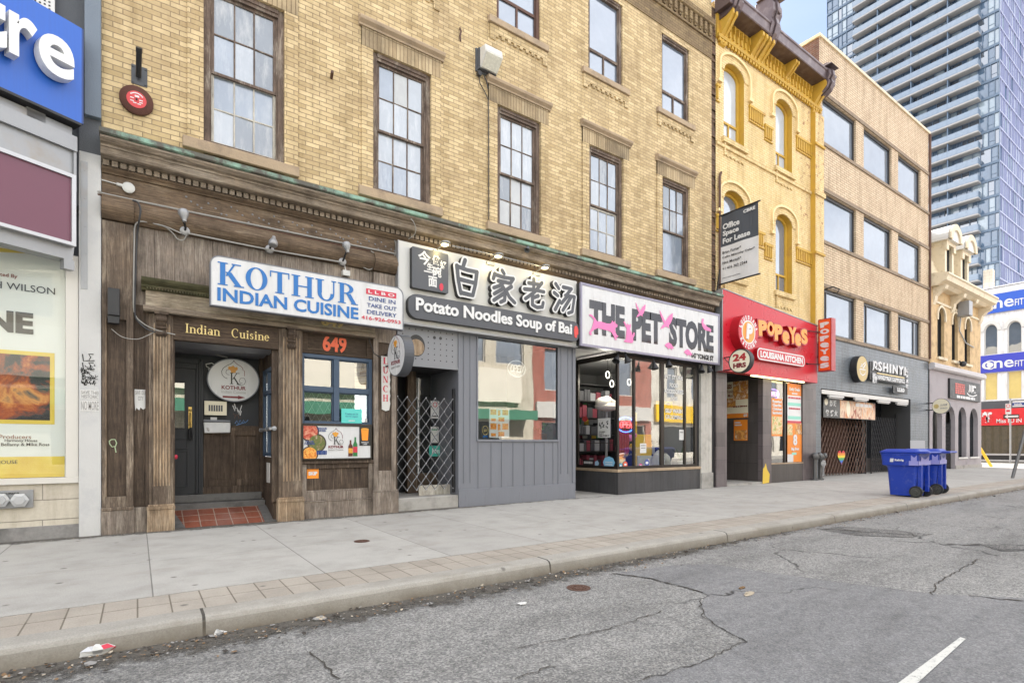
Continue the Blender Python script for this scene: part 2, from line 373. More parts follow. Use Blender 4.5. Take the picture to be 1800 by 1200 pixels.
def wood(name, dark, mid, light, ax='z', scale=1, light_pos=(.62, .8), rough=.75):
    m, nt = newmat(name); k = {'z': (9, 9, .55), 'x': (.55, 9, 9), 'y': (9, .55, 9)}[ax]
    v = coords(nt, tuple(q * scale for q in k)); g = noise(nt, v, 1.6, 9, .68, .4)
    col = ramp(nt, g, [(.30, dark), (.44, mid), (.52, tuple((a + b) / 2 for a, b in zip(mid, dark))), (.58, mid), (.66, tuple(.45 * a + .55 * b for a, b in zip(light, mid))), (.74, mid)])
    blot = noise(nt, coords(nt, (1.2, 1.2, 1.0), (7, 3, 1)), 2.2, 9, .72); col = mixc(nt, .8, col, ramp(nt, blot, [(.30, (.38, .36, .34)), (.50, (.95, .95, .95)), (.68, (1.4, 1.37, 1.3))]), 'MULTIPLY')
    v2 = coords(nt, {'z': (3.2, 3.2, .8), 'x': (.8, 3.2, 3.2), 'y': (3, .8, 3)}[ax], (3, 1, 2))
    wear = ramp(nt, noise(nt, v2, 1.5, 8, .7), [(light_pos[0], 0), (light_pos[1], 1)])
    fine = noise(nt, coords(nt, tuple(q * 6 * scale for q in k)), 1.5, 5, .7)
    wm = N(nt, 'ShaderNodeMath', operation='MULTIPLY'); nt.links.new(wear, wm.inputs[0]); nt.links.new(ramp(nt, fine, [(.35, .25), (.65, 1)]), wm.inputs[1])
    col = mixc(nt, wm.outputs[0], col, light)
    col = mixc(nt, .45, col, ramp(nt, fine, [(.34, (.30, .27, .25)), (.52, (.95, .95, .95)), (.7, (1.25, 1.25, 1.22))]), 'MULTIPLY')
    finish(nt, col, rough, 0, fine, .006, .7, .3); return m
def glass(name, tint=(1, 1, 1), base=.10, rough=0.0, dust=None, damt=0):
    """clear pane: see-through plus Fresnel mirror; dust scatters"""
    m, nt = newmat(name); o = N(nt, 'ShaderNodeOutputMaterial')
    tr = N(nt, 'ShaderNodeBsdfTransparent'); tr.inputs[0].default_value = c4(tint)
    gl = N(nt, 'ShaderNodeBsdfGlossy'); gl.inputs['Roughness'].default_value = rough; gl.inputs[0].default_value = (1, 1, 1, 1)
    lw = N(nt, 'ShaderNodeLayerWeight'); lw.inputs[0].default_value = .5; fr = N(nt, 'ShaderNodeMath', operation='POWER'); nt.links.new(lw.outputs['Facing'], fr.inputs[0]); fr.inputs[1].default_value = 4.5
    wv = noise(nt, coords(nt, (1, 1, 1)), 1.1, 2); bp = N(nt, 'ShaderNodeBump'); bp.inputs['Distance'].default_value = .0025; bp.inputs['Strength'].default_value = .5
    nt.links.new(wv, bp.inputs['Height']); nt.links.new(bp.outputs[0], gl.inputs['Normal'])
    mr = N(nt, 'ShaderNodeMapRange'); mr.inputs[3].default_value = base; mr.inputs[4].default_value = 1; nt.links.new(fr.outputs[0], mr.inputs[0])
    ms = N(nt, 'ShaderNodeMixShader'); nt.links.new(mr.outputs[0], ms.inputs[0]); nt.links.new(tr.outputs[0], ms.inputs[1]); nt.links.new(gl.outputs[0], ms.inputs[2]); res = ms.outputs[0]
    if dust:
        df = N(nt, 'ShaderNodeBsdfDiffuse'); df.inputs[0].default_value = c4(dust)
        d = noise(nt, coords(nt, (1, 1, 1)), 2.5, 7, .65); mm = N(nt, 'ShaderNodeMapRange'); mm.inputs[1].default_value = .3; mm.inputs[2].default_value = .75; mm.inputs[4].default_value = damt; nt.links.new(d, mm.inputs[0])
        m2 = N(nt, 'ShaderNodeMixShader'); nt.links.new(mm.outputs[0], m2.inputs[0]); nt.links.new(res, m2.inputs[1]); nt.links.new(df.outputs[0], m2.inputs[2]); res = m2.outputs[0]
    nt.links.new(res, o.inputs[0]); return m
def mirrorpane(name, body, refl=.4, rough=.02, wave=.006, streak=None, samt=.5):
    """window with a dark or dusty room behind it: opaque body under a strong reflection"""
    m, nt = newmat(name); o = N(nt, 'ShaderNodeOutputMaterial')
    v = coords(nt, (1, 1, 1)); col = mixc(nt, noise(nt, v, 2.2, 7, .65), tuple(q * .75 for q in body), tuple(min(1, q * 1.2) for q in body))
    if streak:
        s_ = ramp(nt, noise(nt, coords(nt, (3, 3, .7)), 2.2, 8, .7), [(.48, 0), (.75, 1)]); k = N(nt, 'ShaderNodeMath', operation='MULTIPLY'); nt.links.new(s_, k.inputs[0]); k.inputs[1].default_value = samt
        col = mixc(nt, k.outputs[0], col, streak)
    df = N(nt, 'ShaderNodeBsdfDiffuse'); nt.links.new(col, df.inputs[0])
    gl = N(nt, 'ShaderNodeBsdfGlossy'); gl.inputs['Roughness'].default_value = rough; gl.inputs[0].default_value = (.92, .95, 1, 1)
    bp = N(nt, 'ShaderNodeBump'); bp.inputs['Distance'].default_value = wave; bp.inputs['Strength'].default_value = .6
    nt.links.new(noise(nt, v, 1.3, 2), bp.inputs['Height']); nt.links.new(bp.outputs[0], gl.inputs['Normal'])
    ms = N(nt, 'ShaderNodeMixShader'); ms.inputs[0].default_value = refl
    nt.links.new(df.outputs[0], ms.inputs[1]); nt.links.new(gl.outputs[0], ms.inputs[2]); nt.links.new(ms.outputs[0], o.inputs[0]); return m
def glow(name, col, strength):
    m, nt = newmat(name); e = N(nt, 'ShaderNodeEmission'); e.inputs[0].default_value = c4(col); e.inputs[1].default_value = strength
    o = N(nt, 'ShaderNodeOutputMaterial'); nt.links.new(e.outputs[0], o.inputs[0]); return m
def flyer(name, cols, scale=6, stretch=(1, 1, 1), rough=.5, detail=4, pos=(.25, .75)):      # printed photograph: blotches of a few inks
    m, nt = newmat(name); v = coords(nt, stretch); n = len(cols)
    c = ramp(nt, noise(nt, v, scale, detail, .6, .6), [(pos[0] + (pos[1] - pos[0]) * k / max(1, n - 1), q) for k, q in enumerate(cols)])
    finish(nt, c, rough, 0, None, spec=.4); return m

B_TAN = brick('tan_brick', (.72, .565, .335), (.49, .365, .195), (.31, .235, .145), dirt=(.24, .165, .095), damt=.62, ms=.0065, dpos=(.46, .85))
B_TANFLAT = brick('tan_soldier_brick', (.52, .41, .26), (.40, .30, .18), (.20, .14, .08), bw=.07, rh=.33, ms=.006, dirt=(.09, .07, .05), damt=.85, offset=0, dpos=(.42, .7))
B_DARK = brick('sooty_brick', (.30, .22, .12), (.22, .155, .09), (.14, .1, .06), dirt=(.07, .055, .04), damt=.6)
B_YEL = brick('yellow_painted_brick', (.80, .63, .36), (.76, .58, .30), (.50, .34, .13), bw=.2, rh=.068, ms=.006, dirt=(.42, .28, .11), damt=.5, spall=(1.3, 2.0, 7.6, 8.6), bd=.008)
P_OCHRE = M('ochre_trim_and_shade', (.50, .30, .035), .6, var=.18, scale=6, bump=.3, dirt=(.36, .19, .05), dscale=3, dpos=(.55, .75))  # trim paint; on reveals and pier return, shade put into the colour
B_OFF = brick('pale_tan_brick', (.70, .57, .41), (.62, .49, .345), (.34, .25, .175), bw=.30, rh=.085, ms=.012, dirt=(.30, .2, .12), damt=.25)
B_RED = brick('red_brick', (.50, .17, .13), (.42, .13, .10), (.35, .30, .26), damt=.3)
B_CREAM = brick('cream_painted_brick', (.74, .70, .60), (.68, .64, .54), (.45, .40, .32), damt=.25)
T_GREY = brick('grey_glazed_tile', (.16, .185, .21), (.135, .155, .18), (.10, .11, .12), bw=.11, rh=.11, ms=.006, offset=0, rough=.35, dirt=(.2, .2, .2), damt=.3)
T_DARK = brick('dark_stone_tile', (.085, .075, .072), (.065, .058, .056), (.02, .02, .02), bw=.42, rh=.62, ms=.004, offset=0, rough=.3, dirt=(.16, .14, .13), damt=.4, bd=.002)
T_PURP = brick('polished_brown_granite', (.15, .125, .13), (.10, .085, .09), (.03, .03, .03), bw=.5, rh=.38, ms=.004, offset=0, rough=.28, dirt=(.22, .2, .2), damt=.5, bd=.002)
T_BASE = brick('charcoal_plinth_tile', (.075, .075, .08), (.065, .065, .07), (.025, .025, .025), bw=.30, rh=.62, ms=.005, offset=0, rough=.4, dirt=(.15, .14, .13), damt=.35, bd=.002)
T_TERRA = brick('terracotta_tile', (.26, .085, .05), (.20, .065, .042), (.36, .28, .23), True, bw=.205, rh=.205, ms=.007, offset=0, rough=.6, dirt=(.30, .24, .22), damt=.5)
STONE = M('weathered_sandstone', (.36, .27, .18), .85, var=.25, scale=3, bump=.5, bscale=40, dirt=(.16, .12, .09), dscale=2, dpos=(.5, .75))
STONE_B = brick('pale_stone_block', (.60, .55, .46), (.56, .51, .43), (.30, .27, .23), bw=.82, rh=.25, ms=.006, dirt=(.35, .32, .28), damt=.35, bd=.003)
GRAN = M('grey_granite', (.24, .23, .22), .7, var=.3, scale=30, bump=.3, dirt=(.12, .115, .11), dscale=2)
W_DK = wood('dark_brown_wood', (.024, .017, .012), (.092, .065, .047), (.27, .21, .155), 'z', light_pos=(.60, .82))
W_MID = wood('worn_brown_wood', (.045, .033, .025), (.145, .108, .08), (.42, .345, .265), 'z', light_pos=(.50, .72))
W_LT = wood('bare_pale_wood', (.10, .068, .044), (.30, .215, .14), (.50, .41, .30), 'z', light_pos=(.45, .7))
W_GR = wood('greyed_wood', (.08, .065, .053), (.245, .20, .165), (.42, .37, .31), 'z', light_pos=(.5, .75))
W_H = wood('greyed_moulding_wood', (.08, .06, .045), (.25, .20, .15), (.42, .36, .29), 'x', light_pos=(.48, .72))
W_HB = wood('brown_moulding_wood', (.038, .026, .018), (.165, .115, .075), (.38, .30, .215), 'x', light_pos=(.55, .8))
W_HD = wood('dark_lintel_wood', (.02, .014, .01), (.085, .058, .04), (.26, .19, .13), 'x', light_pos=(.58, .8))
W_SASH = wood('peeling_window_wood', (.06, .042, .034), (.16, .115, .09), (.46, .40, .33), 'z', scale=1.6, light_pos=(.52, .7))
W_SASHW = wood('flaking_white_sash', (.22, .19, .15), (.50, .47, .41), (.66, .63, .57), 'z', scale=2, light_pos=(.42, .7))
P_BLUE = M('slate_blue_paint', (.045, .075, .125), .5, var=.15, scale=5, bump=.25)
P_CHAR = M('charcoal_door_paint', (.018, .0195, .0235), .55, var=.4, scale=3, stretch=(8, 8, .8), bump=.35)
P_GREY = M('grey_painted_board', (.165, .172, .195), .6, var=.10, scale=3, stretch=(4, 4, .5), bump=.3, dirt=(.12, .12, .13), dscale=4, dpos=(.6, .75))
P_PERF = M('grey_sheet_metal', (.20, .205, .22), .45, .2, var=.08, bump=.06)
P_WHITE = M('white_paint', (.58, .57, .545), .5, var=.06, scale=3, bump=.1)
P_FRAME = M('off_white_frame', (.58, .555, .51), .45, var=.06, scale=2, bump=.05, dirt=(.5, .47, .43), dscale=2, dpos=(.6, .8))
P_PILL = M('white_painted_pier', (.50, .495, .485), .7, var=.08, scale=2, bump=.3, bscale=30, dirt=(.40, .40, .41), dscale=1.3, dpos=(.52, .72))
P_SLATE = M('blue_grey_stucco', (.155, .185, .225), .8, var=.12, scale=3, bump=.5, bscale=60)
P_SLATED = M('dark_grey_stucco', (.085, .09, .10), .8, var=.15, scale=3, bump=.4, bscale=60)
P_MAUVE = M('mauve_grey_stucco', (.33, .305, .32), .85, var=.06, scale=5, bump=.6, bscale=90, dirt=(.26, .24, .25), dscale=1.2)
P_BUFF = M('buff_painted_stucco', (.54, .385, .205), .8, var=.16, scale=4, bump=.4, bscale=40, dirt=(.30, .20, .10), dscale=2.5, dpos=(.46, .72))
P_CREAM = M('cream_trim_paint', (.62, .53, .38), .6, var=.1, scale=5, bump=.25, dirt=(.36, .27, .16), dscale=4, dpos=(.55, .75))
COPPER = M('green_copper_flashing', (.22, .36, .28), .7, var=.35, scale=5, stretch=(1, 1, 1), bump=.3, dirt=(.09, .085, .07), dscale=2.6, dpos=(.42, .56))
BRONZE = M('brown_sheet_metal', (.115, .085, .09), .4, .4, var=.2, scale=2, bump=.1, dirt=(.2, .16, .16), dscale=3)
ALU = M('dark_anodised_frame', (.055, .052, .052), .4, .5, var=.1, bump=.03)
ALUB = M('bronze_shopfront_frame', (.035, .030, .026), .4, .5, var=.15, bump=.05)
GALV = M('galvanised_steel', (.30, .305, .315), .48, .5, var=.18, scale=6, bump=.1, dirt=(.3, .28, .26), dscale=3)
ALUM = M('pale_aluminium', (.46, .465, .48), .42, .5, var=.08, bump=.04)
IRON = M('black_iron', (.022, .022, .024), .5, .3, var=.2, scale=10, bump=.2)
RUST = M('rusty_brown_steel', (.105, .055, .04), .7, .2, var=.3, scale=14, bump=.3)
STEEL = M('worn_gate_steel', (.20, .20, .205), .45, .6, var=.2, scale=12, bump=.1)
CABLE_W = M('grey_cable_sheath', (.29, .28, .26), .6, var=.1, bump=0)
CABLE_B = M('black_cable_sheath', (.03, .03, .032), .6, var=.1, bump=0)
WHITEPL = M('white_sign_acrylic', (.57, .57, .575), .28, var=.03, scale=1.5, bump=.02, stretch=(2.5, 2.5, .5), dirt=(.43, .43, .42), dscale=1.6, dpos=(.5, .85))
WHITEPL2 = M('ageing_white_panel', (.53, .525, .50), .45, var=.06, scale=1.5, bump=.05, dirt=(.5, .48, .43), dscale=1.6, dpos=(.55, .8))
SIGN_GREY = M('slate_sign_panel', (.062, .066, .078), .45, var=.08, scale=2, bump=.04)
SIGN_EDGE = M('black_sign_edge', (.018, .018, .02), .5, var=.1, bump=.03)
BLUE_INK = M('bright_blue_vinyl', (.003, .125, .39), .35, var=.05, bump=0)
NAVY_INK = M('navy_vinyl', (.012, .045, .19), .4, var=.05, bump=0)
RED_INK = M('crimson_vinyl', (.50, .02, .05), .4, var=.05, bump=0)
DKRED_INK = M('maroon_vinyl', (.16, .008, .016), .4, var=.05, bump=0)
BLACK_INK = M('black_vinyl', (.012, .012, .013), .4, var=.05, bump=0)
WHITE_INK = M('white_vinyl', (.62, .62, .62), .4, var=.03, bump=0)
GREY_INK = M('faded_grey_print', (.30, .29, .28), .6, var=.1, bump=0)
GOLD = M('gold_leaf', (.62, .48, .20), .35, .3, var=.15, bump=.05)
ORANGE_INK = M('orange_red_numerals', (.72, .11, .035), .45, var=.06, bump=0)
CHEF = M('amber_vinyl', (.62, .28, .03), .4, var=.06, bump=0)
BLUE_SIGN = M('royal_blue_sign_face', (.018, .105, .47), .38, var=.10, scale=3, stretch=(12, 12, .4), bump=.03)
PURPLE = M('plum_sign_face', (.145, .045, .075), .35, var=.12, scale=1.2, bump=.02)
RED_SIGN = M('bright_red_sign_face', (.50, .014, .028), .30, var=.10, scale=1.5, bump=.05, bscale=3, spec=.3)
RED_DEEP = M('deep_red_letter_sides', (.34, .008, .015), .35, var=.08, bump=0)
ORANGE_SIGN = M('orange_letter_face', (.85, .27, .02), .35, var=.05, bump=0)
ORANGE_RED = M('orange_red_panel', (.70, .085, .012), .35, var=.06, bump=0)
CREAM_SIGN = M('cream_sign_face', (.72, .66, .50), .4, var=.05, bump=.02)
PINK = M('pink_vinyl', (.72, .17, .40), .45, var=.06, bump=0)
CHROME = mirrorpane('mirror_vinyl', (.016, .011, .011), .065, .06, .004)
CREAM_BOARD = M('cream_fascia_board', (.80, .76, .66), .5, var=.05, scale=1.5, bump=.05)
AWN = M('green_awning', (.06, .22, .14), .7, var=.12, bump=.1)
BIN_BLUE = M('blue_bin_plastic', (.006, .036, .33), .42, var=.14, scale=4, bump=.15, bscale=60, dirt=(.075, .10, .33), dscale=7, dpos=(.56, .72))
BIN_LAV = M('faded_blue_decal', (.26, .26, .58), .5, var=.06, bump=0)
RUBBER = M('black_rubber', (.018, .018, .018), .7, var=.2, bump=.2)
YEL_PL = M('yellow_plastic', (.72, .46, .02), .45, var=.08, bump=.05)
DSTEP = M('dark_entrance_concrete', (.13, .125, .12), .8, var=.25, scale=6, bump=.5, bscale=60, dirt=(.06, .055, .05), dscale=3)
P_PALEY = M('pale_yellow_trim_paint', (.74, .57, .30), .65, var=.1, scale=6, bump=.3, dirt=(.52, .35, .12), dscale=5, dpos=(.55, .7))
CONC = M('step_concrete', (.34, .325, .30), .85, var=.15, scale=6, bump=.5, bscale=60, dirt=(.2, .19, .17), dscale=2)
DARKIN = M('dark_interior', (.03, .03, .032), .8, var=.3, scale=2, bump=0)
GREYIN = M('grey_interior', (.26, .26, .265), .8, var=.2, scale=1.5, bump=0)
TEAL = M('teal_paper', (.10, .55, .50), .6, var=.04, bump=0)
PAPER = M('white_paper', (.58, .575, .56), .75, var=.06, scale=6, bump=.1)
BRASS = M('brass', (.55, .38, .13), .3, .9, var=.1, bump=.03)
FELT = M('cream_fleece', (.62, .58, .52), .9, var=.15, scale=20, bump=.8)
GL_SHOP = glass('shop_window_glass', (.86, .90, .89), .24)
GL_SHOPC = glass('clear_shop_glass', (.92, .94, .93), .05)
GL_BALC = mirrorpane('frosted_balcony_glass', (.17, .225, .295), .12, .1, .01)
GL_DUST = mirrorpane('dusty_old_glass', (.20, .235, .285), .17, .10, .012, (.42, .44, .46), .6)
GL_DUST2 = mirrorpane('clouded_old_glass', (.30, .325, .355), .17, .16, .012, (.50, .51, .52), .6)
GL_DUST3 = mirrorpane('grimy_old_glass', (.16, .18, .205), .13, .14, .012, (.44, .44, .43), .8)
GL_DUST4 = mirrorpane('papered_old_glass', (.40, .405, .40), .10, .2, .012, (.30, .30, .29), .6)
GL_SKY = mirrorpane('reflective_upper_glass', (.16, .19, .24), .27, .015, .006)
GL_OFF = mirrorpane('office_mirror_glass', (.15, .18, .22), .25, .01, .010)
GL_DARK = mirrorpane('dark_window_glass', (.018, .02, .023), .07, .02, .006)
GL_BLIND = mirrorpane('window_with_blind', (.46, .50, .55), .14, .05, .006)
GL_TOWER = mirrorpane('blue_tower_glass', (.075, .13, .205), .15, .05, .02)
GL_TOWERL = mirrorpane('pale_tower_glass', (.28, .35, .40), .16, .05, .02)
GL_TOWERV = mirrorpane('lilac_sky_sheen_glass', (.45, .49, .57), .2, .05, .02)  # right face: brighter sky reflection put into the body colour
# ---------------------------------------------------------------- ground
def paving(name, base, bw, rh, ms=.006, joint=(.10, .09, .08), var=.1, stain=(.28, .26, .235), bump=.25, c2=None, offset=0, samt=.7, foot=None):
    m, nt = newmat(name); v = coords(nt)
    b = N(nt, 'ShaderNodeTexBrick'); b.inputs['Scale'].default_value = 1; b.inputs['Brick Width'].default_value = bw; b.inputs['Row Height'].default_value = rh; b.offset = offset
    b.inputs['Mortar Size'].default_value = ms; b.inputs['Mortar Smooth'].default_value = .3; b.inputs['Mortar'].default_value = c4(joint)
    b.inputs['Color1'].default_value = c4(base); b.inputs['Color2'].default_value = c4(c2 or tuple(q * .93 for q in base)); nt.links.new(v, b.inputs['Vector'])
    col = b.outputs['Color']
    fine = noise(nt, v, 90, 4, .7); col = mixc(nt, .7, col, ramp(nt, fine, [(.3, (.66, .66, .66)), (.65, (1.06, 1.06, 1.06))]), 'MULTIPLY')
    mid = noise(nt, v, 2.1, 8, .65); col = mixc(nt, .5, col, ramp(nt, mid, [(.3, (.62, .61, .59)), (.52, (.98, .98, .98)), (.7, (1.10, 1.10, 1.09))]), 'MULTIPLY')
    st = ramp(nt, noise(nt, coords(nt, (.7, 1.5, 1), (5, 2, 0)), 1.7, 9, .7), [(.52, 0), (.72, 1)]); k = N(nt, 'ShaderNodeMath', operation='MULTIPLY'); nt.links.new(st, k.inputs[0]); k.inputs[1].default_value = samt
    col = mixc(nt, k.outputs[0], col, stain)
    sp = N(nt, 'ShaderNodeTexVoronoi'); sp.inputs['Scale'].default_value = 3.0; nt.links.new(v, sp.inputs['Vector'])
    spot = ramp(nt, sp.outputs['Distance'], [(.05, .8), (.10, 0)]); col = mixc(nt, spot, col, (.12, .11, .10))
    if foot:                # splash dirt low on the kerb face
        s3 = N(nt, 'ShaderNodeSeparateXYZ'); nt.links.new(v, s3.inputs[0]); g = N(nt, 'ShaderNodeMapRange'); g.inputs[1].default_value = foot[1]; g.inputs[2].default_value = foot[0]; nt.links.new(s3.outputs[2], g.inputs[0])
        gm = N(nt, 'ShaderNodeMath', operation='MULTIPLY'); nt.links.new(g.outputs[0], gm.inputs[0]); nt.links.new(ramp(nt, noise(nt, v, 3, 6, .7), [(.3, .5), (.6, 1)]), gm.inputs[1]); col = mixc(nt, gm.outputs[0], col, (.15, .125, .095))
    h = N(nt, 'ShaderNodeMath', operation='SUBTRACT'); nt.links.new(fine, h.inputs[0]); nt.links.new(b.outputs['Fac'], h.inputs[1])
    finish(nt, col, .85, 0, h.outputs[0], .006, bump, .3); return m
def asphalt(name, dark, lightc, amt, sc_=75, tint=(.15, .15, .155)):
    m, nt = newmat(name); v = coords(nt)
    vo = N(nt, 'ShaderNodeTexVoronoi'); vo.inputs['Scale'].default_value = sc_; nt.links.new(v, vo.inputs['Vector'])
    sep = N(nt, 'ShaderNodeSeparateXYZ'); nt.links.new(vo.outputs['Color'], sep.inputs[0])
    grain = ramp(nt, sep.outputs[0], [(.1, dark), (.55, tint), (.95, lightc)])
    n1 = noise(nt, v, 160, 3, .7); col = mixc(nt, amt, tint, grain)
    col = mixc(nt, .6, col, ramp(nt, n1, [(.3, (.6, .6, .6)), (.68, (1.15, 1.15, 1.15))]), 'MULTIPLY')
    big = noise(nt, coords(nt, (.30, 1.1, 1)), 1.3, 10, .72); col = mixc(nt, .9, col, ramp(nt, big, [(.30, (.60, .595, .59)), (.5, (.98, .98, .98)), (.72, (1.2, 1.19, 1.18))]), 'MULTIPLY')
    mot = noise(nt, v, 11, 6, .75); col = mixc(nt, .6, col, ramp(nt, mot, [(.32, (.62, .615, .61)), (.5, (1, 1, 1)), (.68, (1.16, 1.15, 1.13))]), 'MULTIPLY')
    ck = N(nt, 'ShaderNodeTexVoronoi', feature='DISTANCE_TO_EDGE'); ck.inputs['Scale'].default_value = .55
    wv = N(nt, 'ShaderNodeVectorMath', operation='MULTIPLY_ADD'); nn = N(nt, 'ShaderNodeTexNoise'); nn.inputs['Scale'].default_value = 3; nn.inputs['Detail'].default_value = 6; nt.links.new(v, nn.inputs['Vector'])
    nt.links.new(nn.outputs['Color'], wv.inputs[0]); wv.inputs[1].default_value = (.5, .5, 0); nt.links.new(v, wv.inputs[2]); nt.links.new(wv.outputs[0], ck.inputs['Vector'])
    msk = ramp(nt, noise(nt, v, .6, 3), [(.5, 0), (.6, 1)]); line = ramp(nt, ck.outputs['Distance'], [(.003, 1), (.012, 0)])
    k = N(nt, 'ShaderNodeMath', operation='MULTIPLY'); nt.links.new(line, k.inputs[0]); nt.links.new(msk, k.inputs[1])
    col = mixc(nt, k.outputs[0], col, (.045, .043, .042))
    h = N(nt, 'ShaderNodeMath', operation='SUBTRACT'); nt.links.new(vo.outputs['Distance'], h.inputs[0]); nt.links.new(k.outputs[0], h.inputs[1])
    finish(nt, col, .88, 0, h.outputs[0], .006, .6, .3); return m
A_ROAD = asphalt('worn_asphalt', (.085, .085, .085), (.43, .42, .395), .58, 85, (.24, .236, .23))
A_PATCH = asphalt('smoother_asphalt_patch', (.11, .11, .113), (.34, .335, .33), .45, 100, (.205, .204, .208))
A_POT = asphalt('crumbled_asphalt', (.05, .05, .05), (.32, .31, .29), .8, 70, (.15, .147, .143))
C_WALK = paving('pavement_concrete', (.44, .425, .395), 1.33, 30, .006, (.20, .19, .175), c2=(.38, .365, .34), stain=(.30, .28, .25))
C_PAVER = paving('concrete_pavers', (.40, .36, .31), .205, 10, .006, (.17, .145, .115), stain=(.26, .24, .205), c2=(.35, .31, .265))
DIRT = M('crack_grime', (.055, .048, .04), .95, var=.5, scale=30, bump=.8)
C_KERB = paving('kerb_concrete', (.37, .35, .315), 3.1, 9, .012, (.06, .055, .05), stain=(.21, .185, .15), samt=.75, foot=(3.86, 3.99))

RZ = -.14
ground = MB(); ground.poly([(-900, -900, -.35), (900, -900, -.35), (900, 900, -.35), (-900, 900, -.35)])
tag(ground.build('ground', A_PATCH, origin=(0, 0, 0)), kind='structure')
road = MB(); road.poly([(-60, -16.6, RZ), (300, -16.6, RZ), (300, -4.6, RZ), (-60, -4.6, RZ)])
tag(road.build('road', A_ROAD, origin=(0, 0, 0)), kind='structure')
cs = MB(); cs.poly([(37.6, -4.6, RZ), (50, -4.6, RZ), (50, 60, RZ), (37.6, 60, RZ)])
tag(cs.build('cross_street', A_ROAD, origin=(0, 0, 0)), kind='structure')
pw = MB(); pw.box(-60, 37.3, -2.298, 3.2, -.3, 0); pw.box(-60, 37.3, -3.815, -2.306, -.3, 0)
tag(pw.build('pavement', C_WALK, origin=(.1, 0, 0)), kind='structure')
pv = MB(); pv.box(-60, 37.3, -4.393, -4.117, -.3, .001); pv.box(-60, 37.3, -4.105, -3.837, -.3, .001); pv.box(-60, 37.3, -4.42, -3.8, -.3, -.012, 1)
tag(pv.build('paver_strip', [C_PAVER, DIRT], origin=(0, -9.4, 0)), kind='structure')
kb = MB()
prof = [(-4.40, -.3), (-4.40, .004), (-4.56, 0), (-4.595, -.012), (-4.612, -.04), (-4.625, RZ), (-4.625, -.3)]
kb.sweepx(prof, -60, 37.4); kb.box(37.3, 37.62, -4.5, 60, -.3, -.002)
tag(kb.build('kerb', C_KERB, origin=(.38, -4, -4)), kind='structure')
fp_ = MB(); fp_.box(50, 300, -4.6, 30, -.3, 0)
tag(fp_.build('far_pavement', C_WALK, origin=(50, 0, 0)), kind='structure')
op = MB(); op.box(-60, 300, -20, -16.6, -.3, 0)
tag(op.build('opposite_pavement', C_WALK, origin=(0, -20, 0)), kind='structure')
def gpoly(name, pts, mat, z, kind='structure'):
    b = MB(); b.poly([(*G(px, py, z), z) for px, py in pts]); return tag(b.build(name, mat, origin=(0, 0, z)), kind=kind)
gpoly('road_patch', [(1076, 1007), (1130, 1013), (1160, 1020), (1212, 1033), (1243, 1044), (1233, 1060), (1240, 1082), (1262, 1100), (1285, 1112), (1311, 1126), (1270, 1150), (1220, 1166), (1150, 1188), (1050, 1225), (990, 1270), (2300, 1330), (2300, 1090), (1900, 1060), (1800, 1050), (1700, 1046), (1640, 1043), (1560, 1032), (1470, 1022), (1400, 1012), (1330, 1003), (1250, 990), (1180, 993)], A_PATCH, RZ + .004)
def drift(name, col, w):      # soil drift that thins out raggedly away from the kerb
    m, nt = newmat(name); v = coords(nt); s3 = N(nt, 'ShaderNodeSeparateXYZ'); nt.links.new(v, s3.inputs[0])
    g = N(nt, 'ShaderNodeMapRange'); g.inputs[1].default_value = 0; g.inputs[2].default_value = -w; nt.links.new(s3.outputs[1], g.inputs[0])
    gx = N(nt, 'ShaderNodeMapRange'); gx.inputs[1].default_value = 3; gx.inputs[2].default_value = 14; gx.inputs[3].default_value = 0; gx.inputs[4].default_value = .55; nt.links.new(s3.outputs[0], gx.inputs[0])
    n1 = noise(nt, v, 4, 10, .75); a = N(nt, 'ShaderNodeMath', operation='SUBTRACT'); nt.links.new(n1, a.inputs[0]); mm = N(nt, 'ShaderNodeMath', operation='MULTIPLY_ADD'); nt.links.new(g.outputs[0], mm.inputs[0]); mm.inputs[1].default_value = .62; nt.links.new(gx.outputs[0], mm.inputs[2]); nt.links.new(mm.outputs[0], a.inputs[1])
    msk = ramp(nt, a.outputs[0], [(.12, 0), (.36, 1)]); p = N(nt, 'ShaderNodeBsdfPrincipled'); p.inputs['Roughness'].default_value = .95
    c = mixc(nt, noise(nt, v, 60, 4, .7), tuple(q * .45 for q in col), tuple(q * 1.7 for q in col)); nt.links.new(c, p.inputs['Base Color'])
    bp = N(nt, 'ShaderNodeBump'); bp.inputs['Distance'].default_value = .01; nt.links.new(noise(nt, v, 70, 4), bp.inputs['Height']); nt.links.new(bp.outputs[0], p.inputs['Normal'])
    tr = N(nt, 'ShaderNodeBsdfTransparent'); ms = N(nt, 'ShaderNodeMixShader'); nt.links.new(msk, ms.inputs[0]); nt.links.new(tr.outputs[0], ms.inputs[1]); nt.links.new(p.outputs[0], ms.inputs[2]); o = N(nt, 'ShaderNodeOutputMaterial'); nt.links.new(ms.outputs[0], o.inputs[0]); return m
PAINT_W, _n = newmat('worn_white_road_paint')
_p = finish(_n, (.56, .555, .52), .75); _t = N(_n, 'ShaderNodeBsdfTransparent'); _m = N(_n, 'ShaderNodeMixShader'); _o = [q for q in _n.nodes if q.type == 'OUTPUT_MATERIAL'][0]
_n.links.new(ramp(_n, noise(_n, coords(_n, (1, 1, 1)), 16, 8, .8), [(.36, .15), (.46, 1)]), _m.inputs[0]); _n.links.new(_t.outputs[0], _m.inputs[1]); _n.links.new(_p.outputs[0], _m.inputs[2]); _n.links.new(_m.outputs[0], _o.inputs[0])
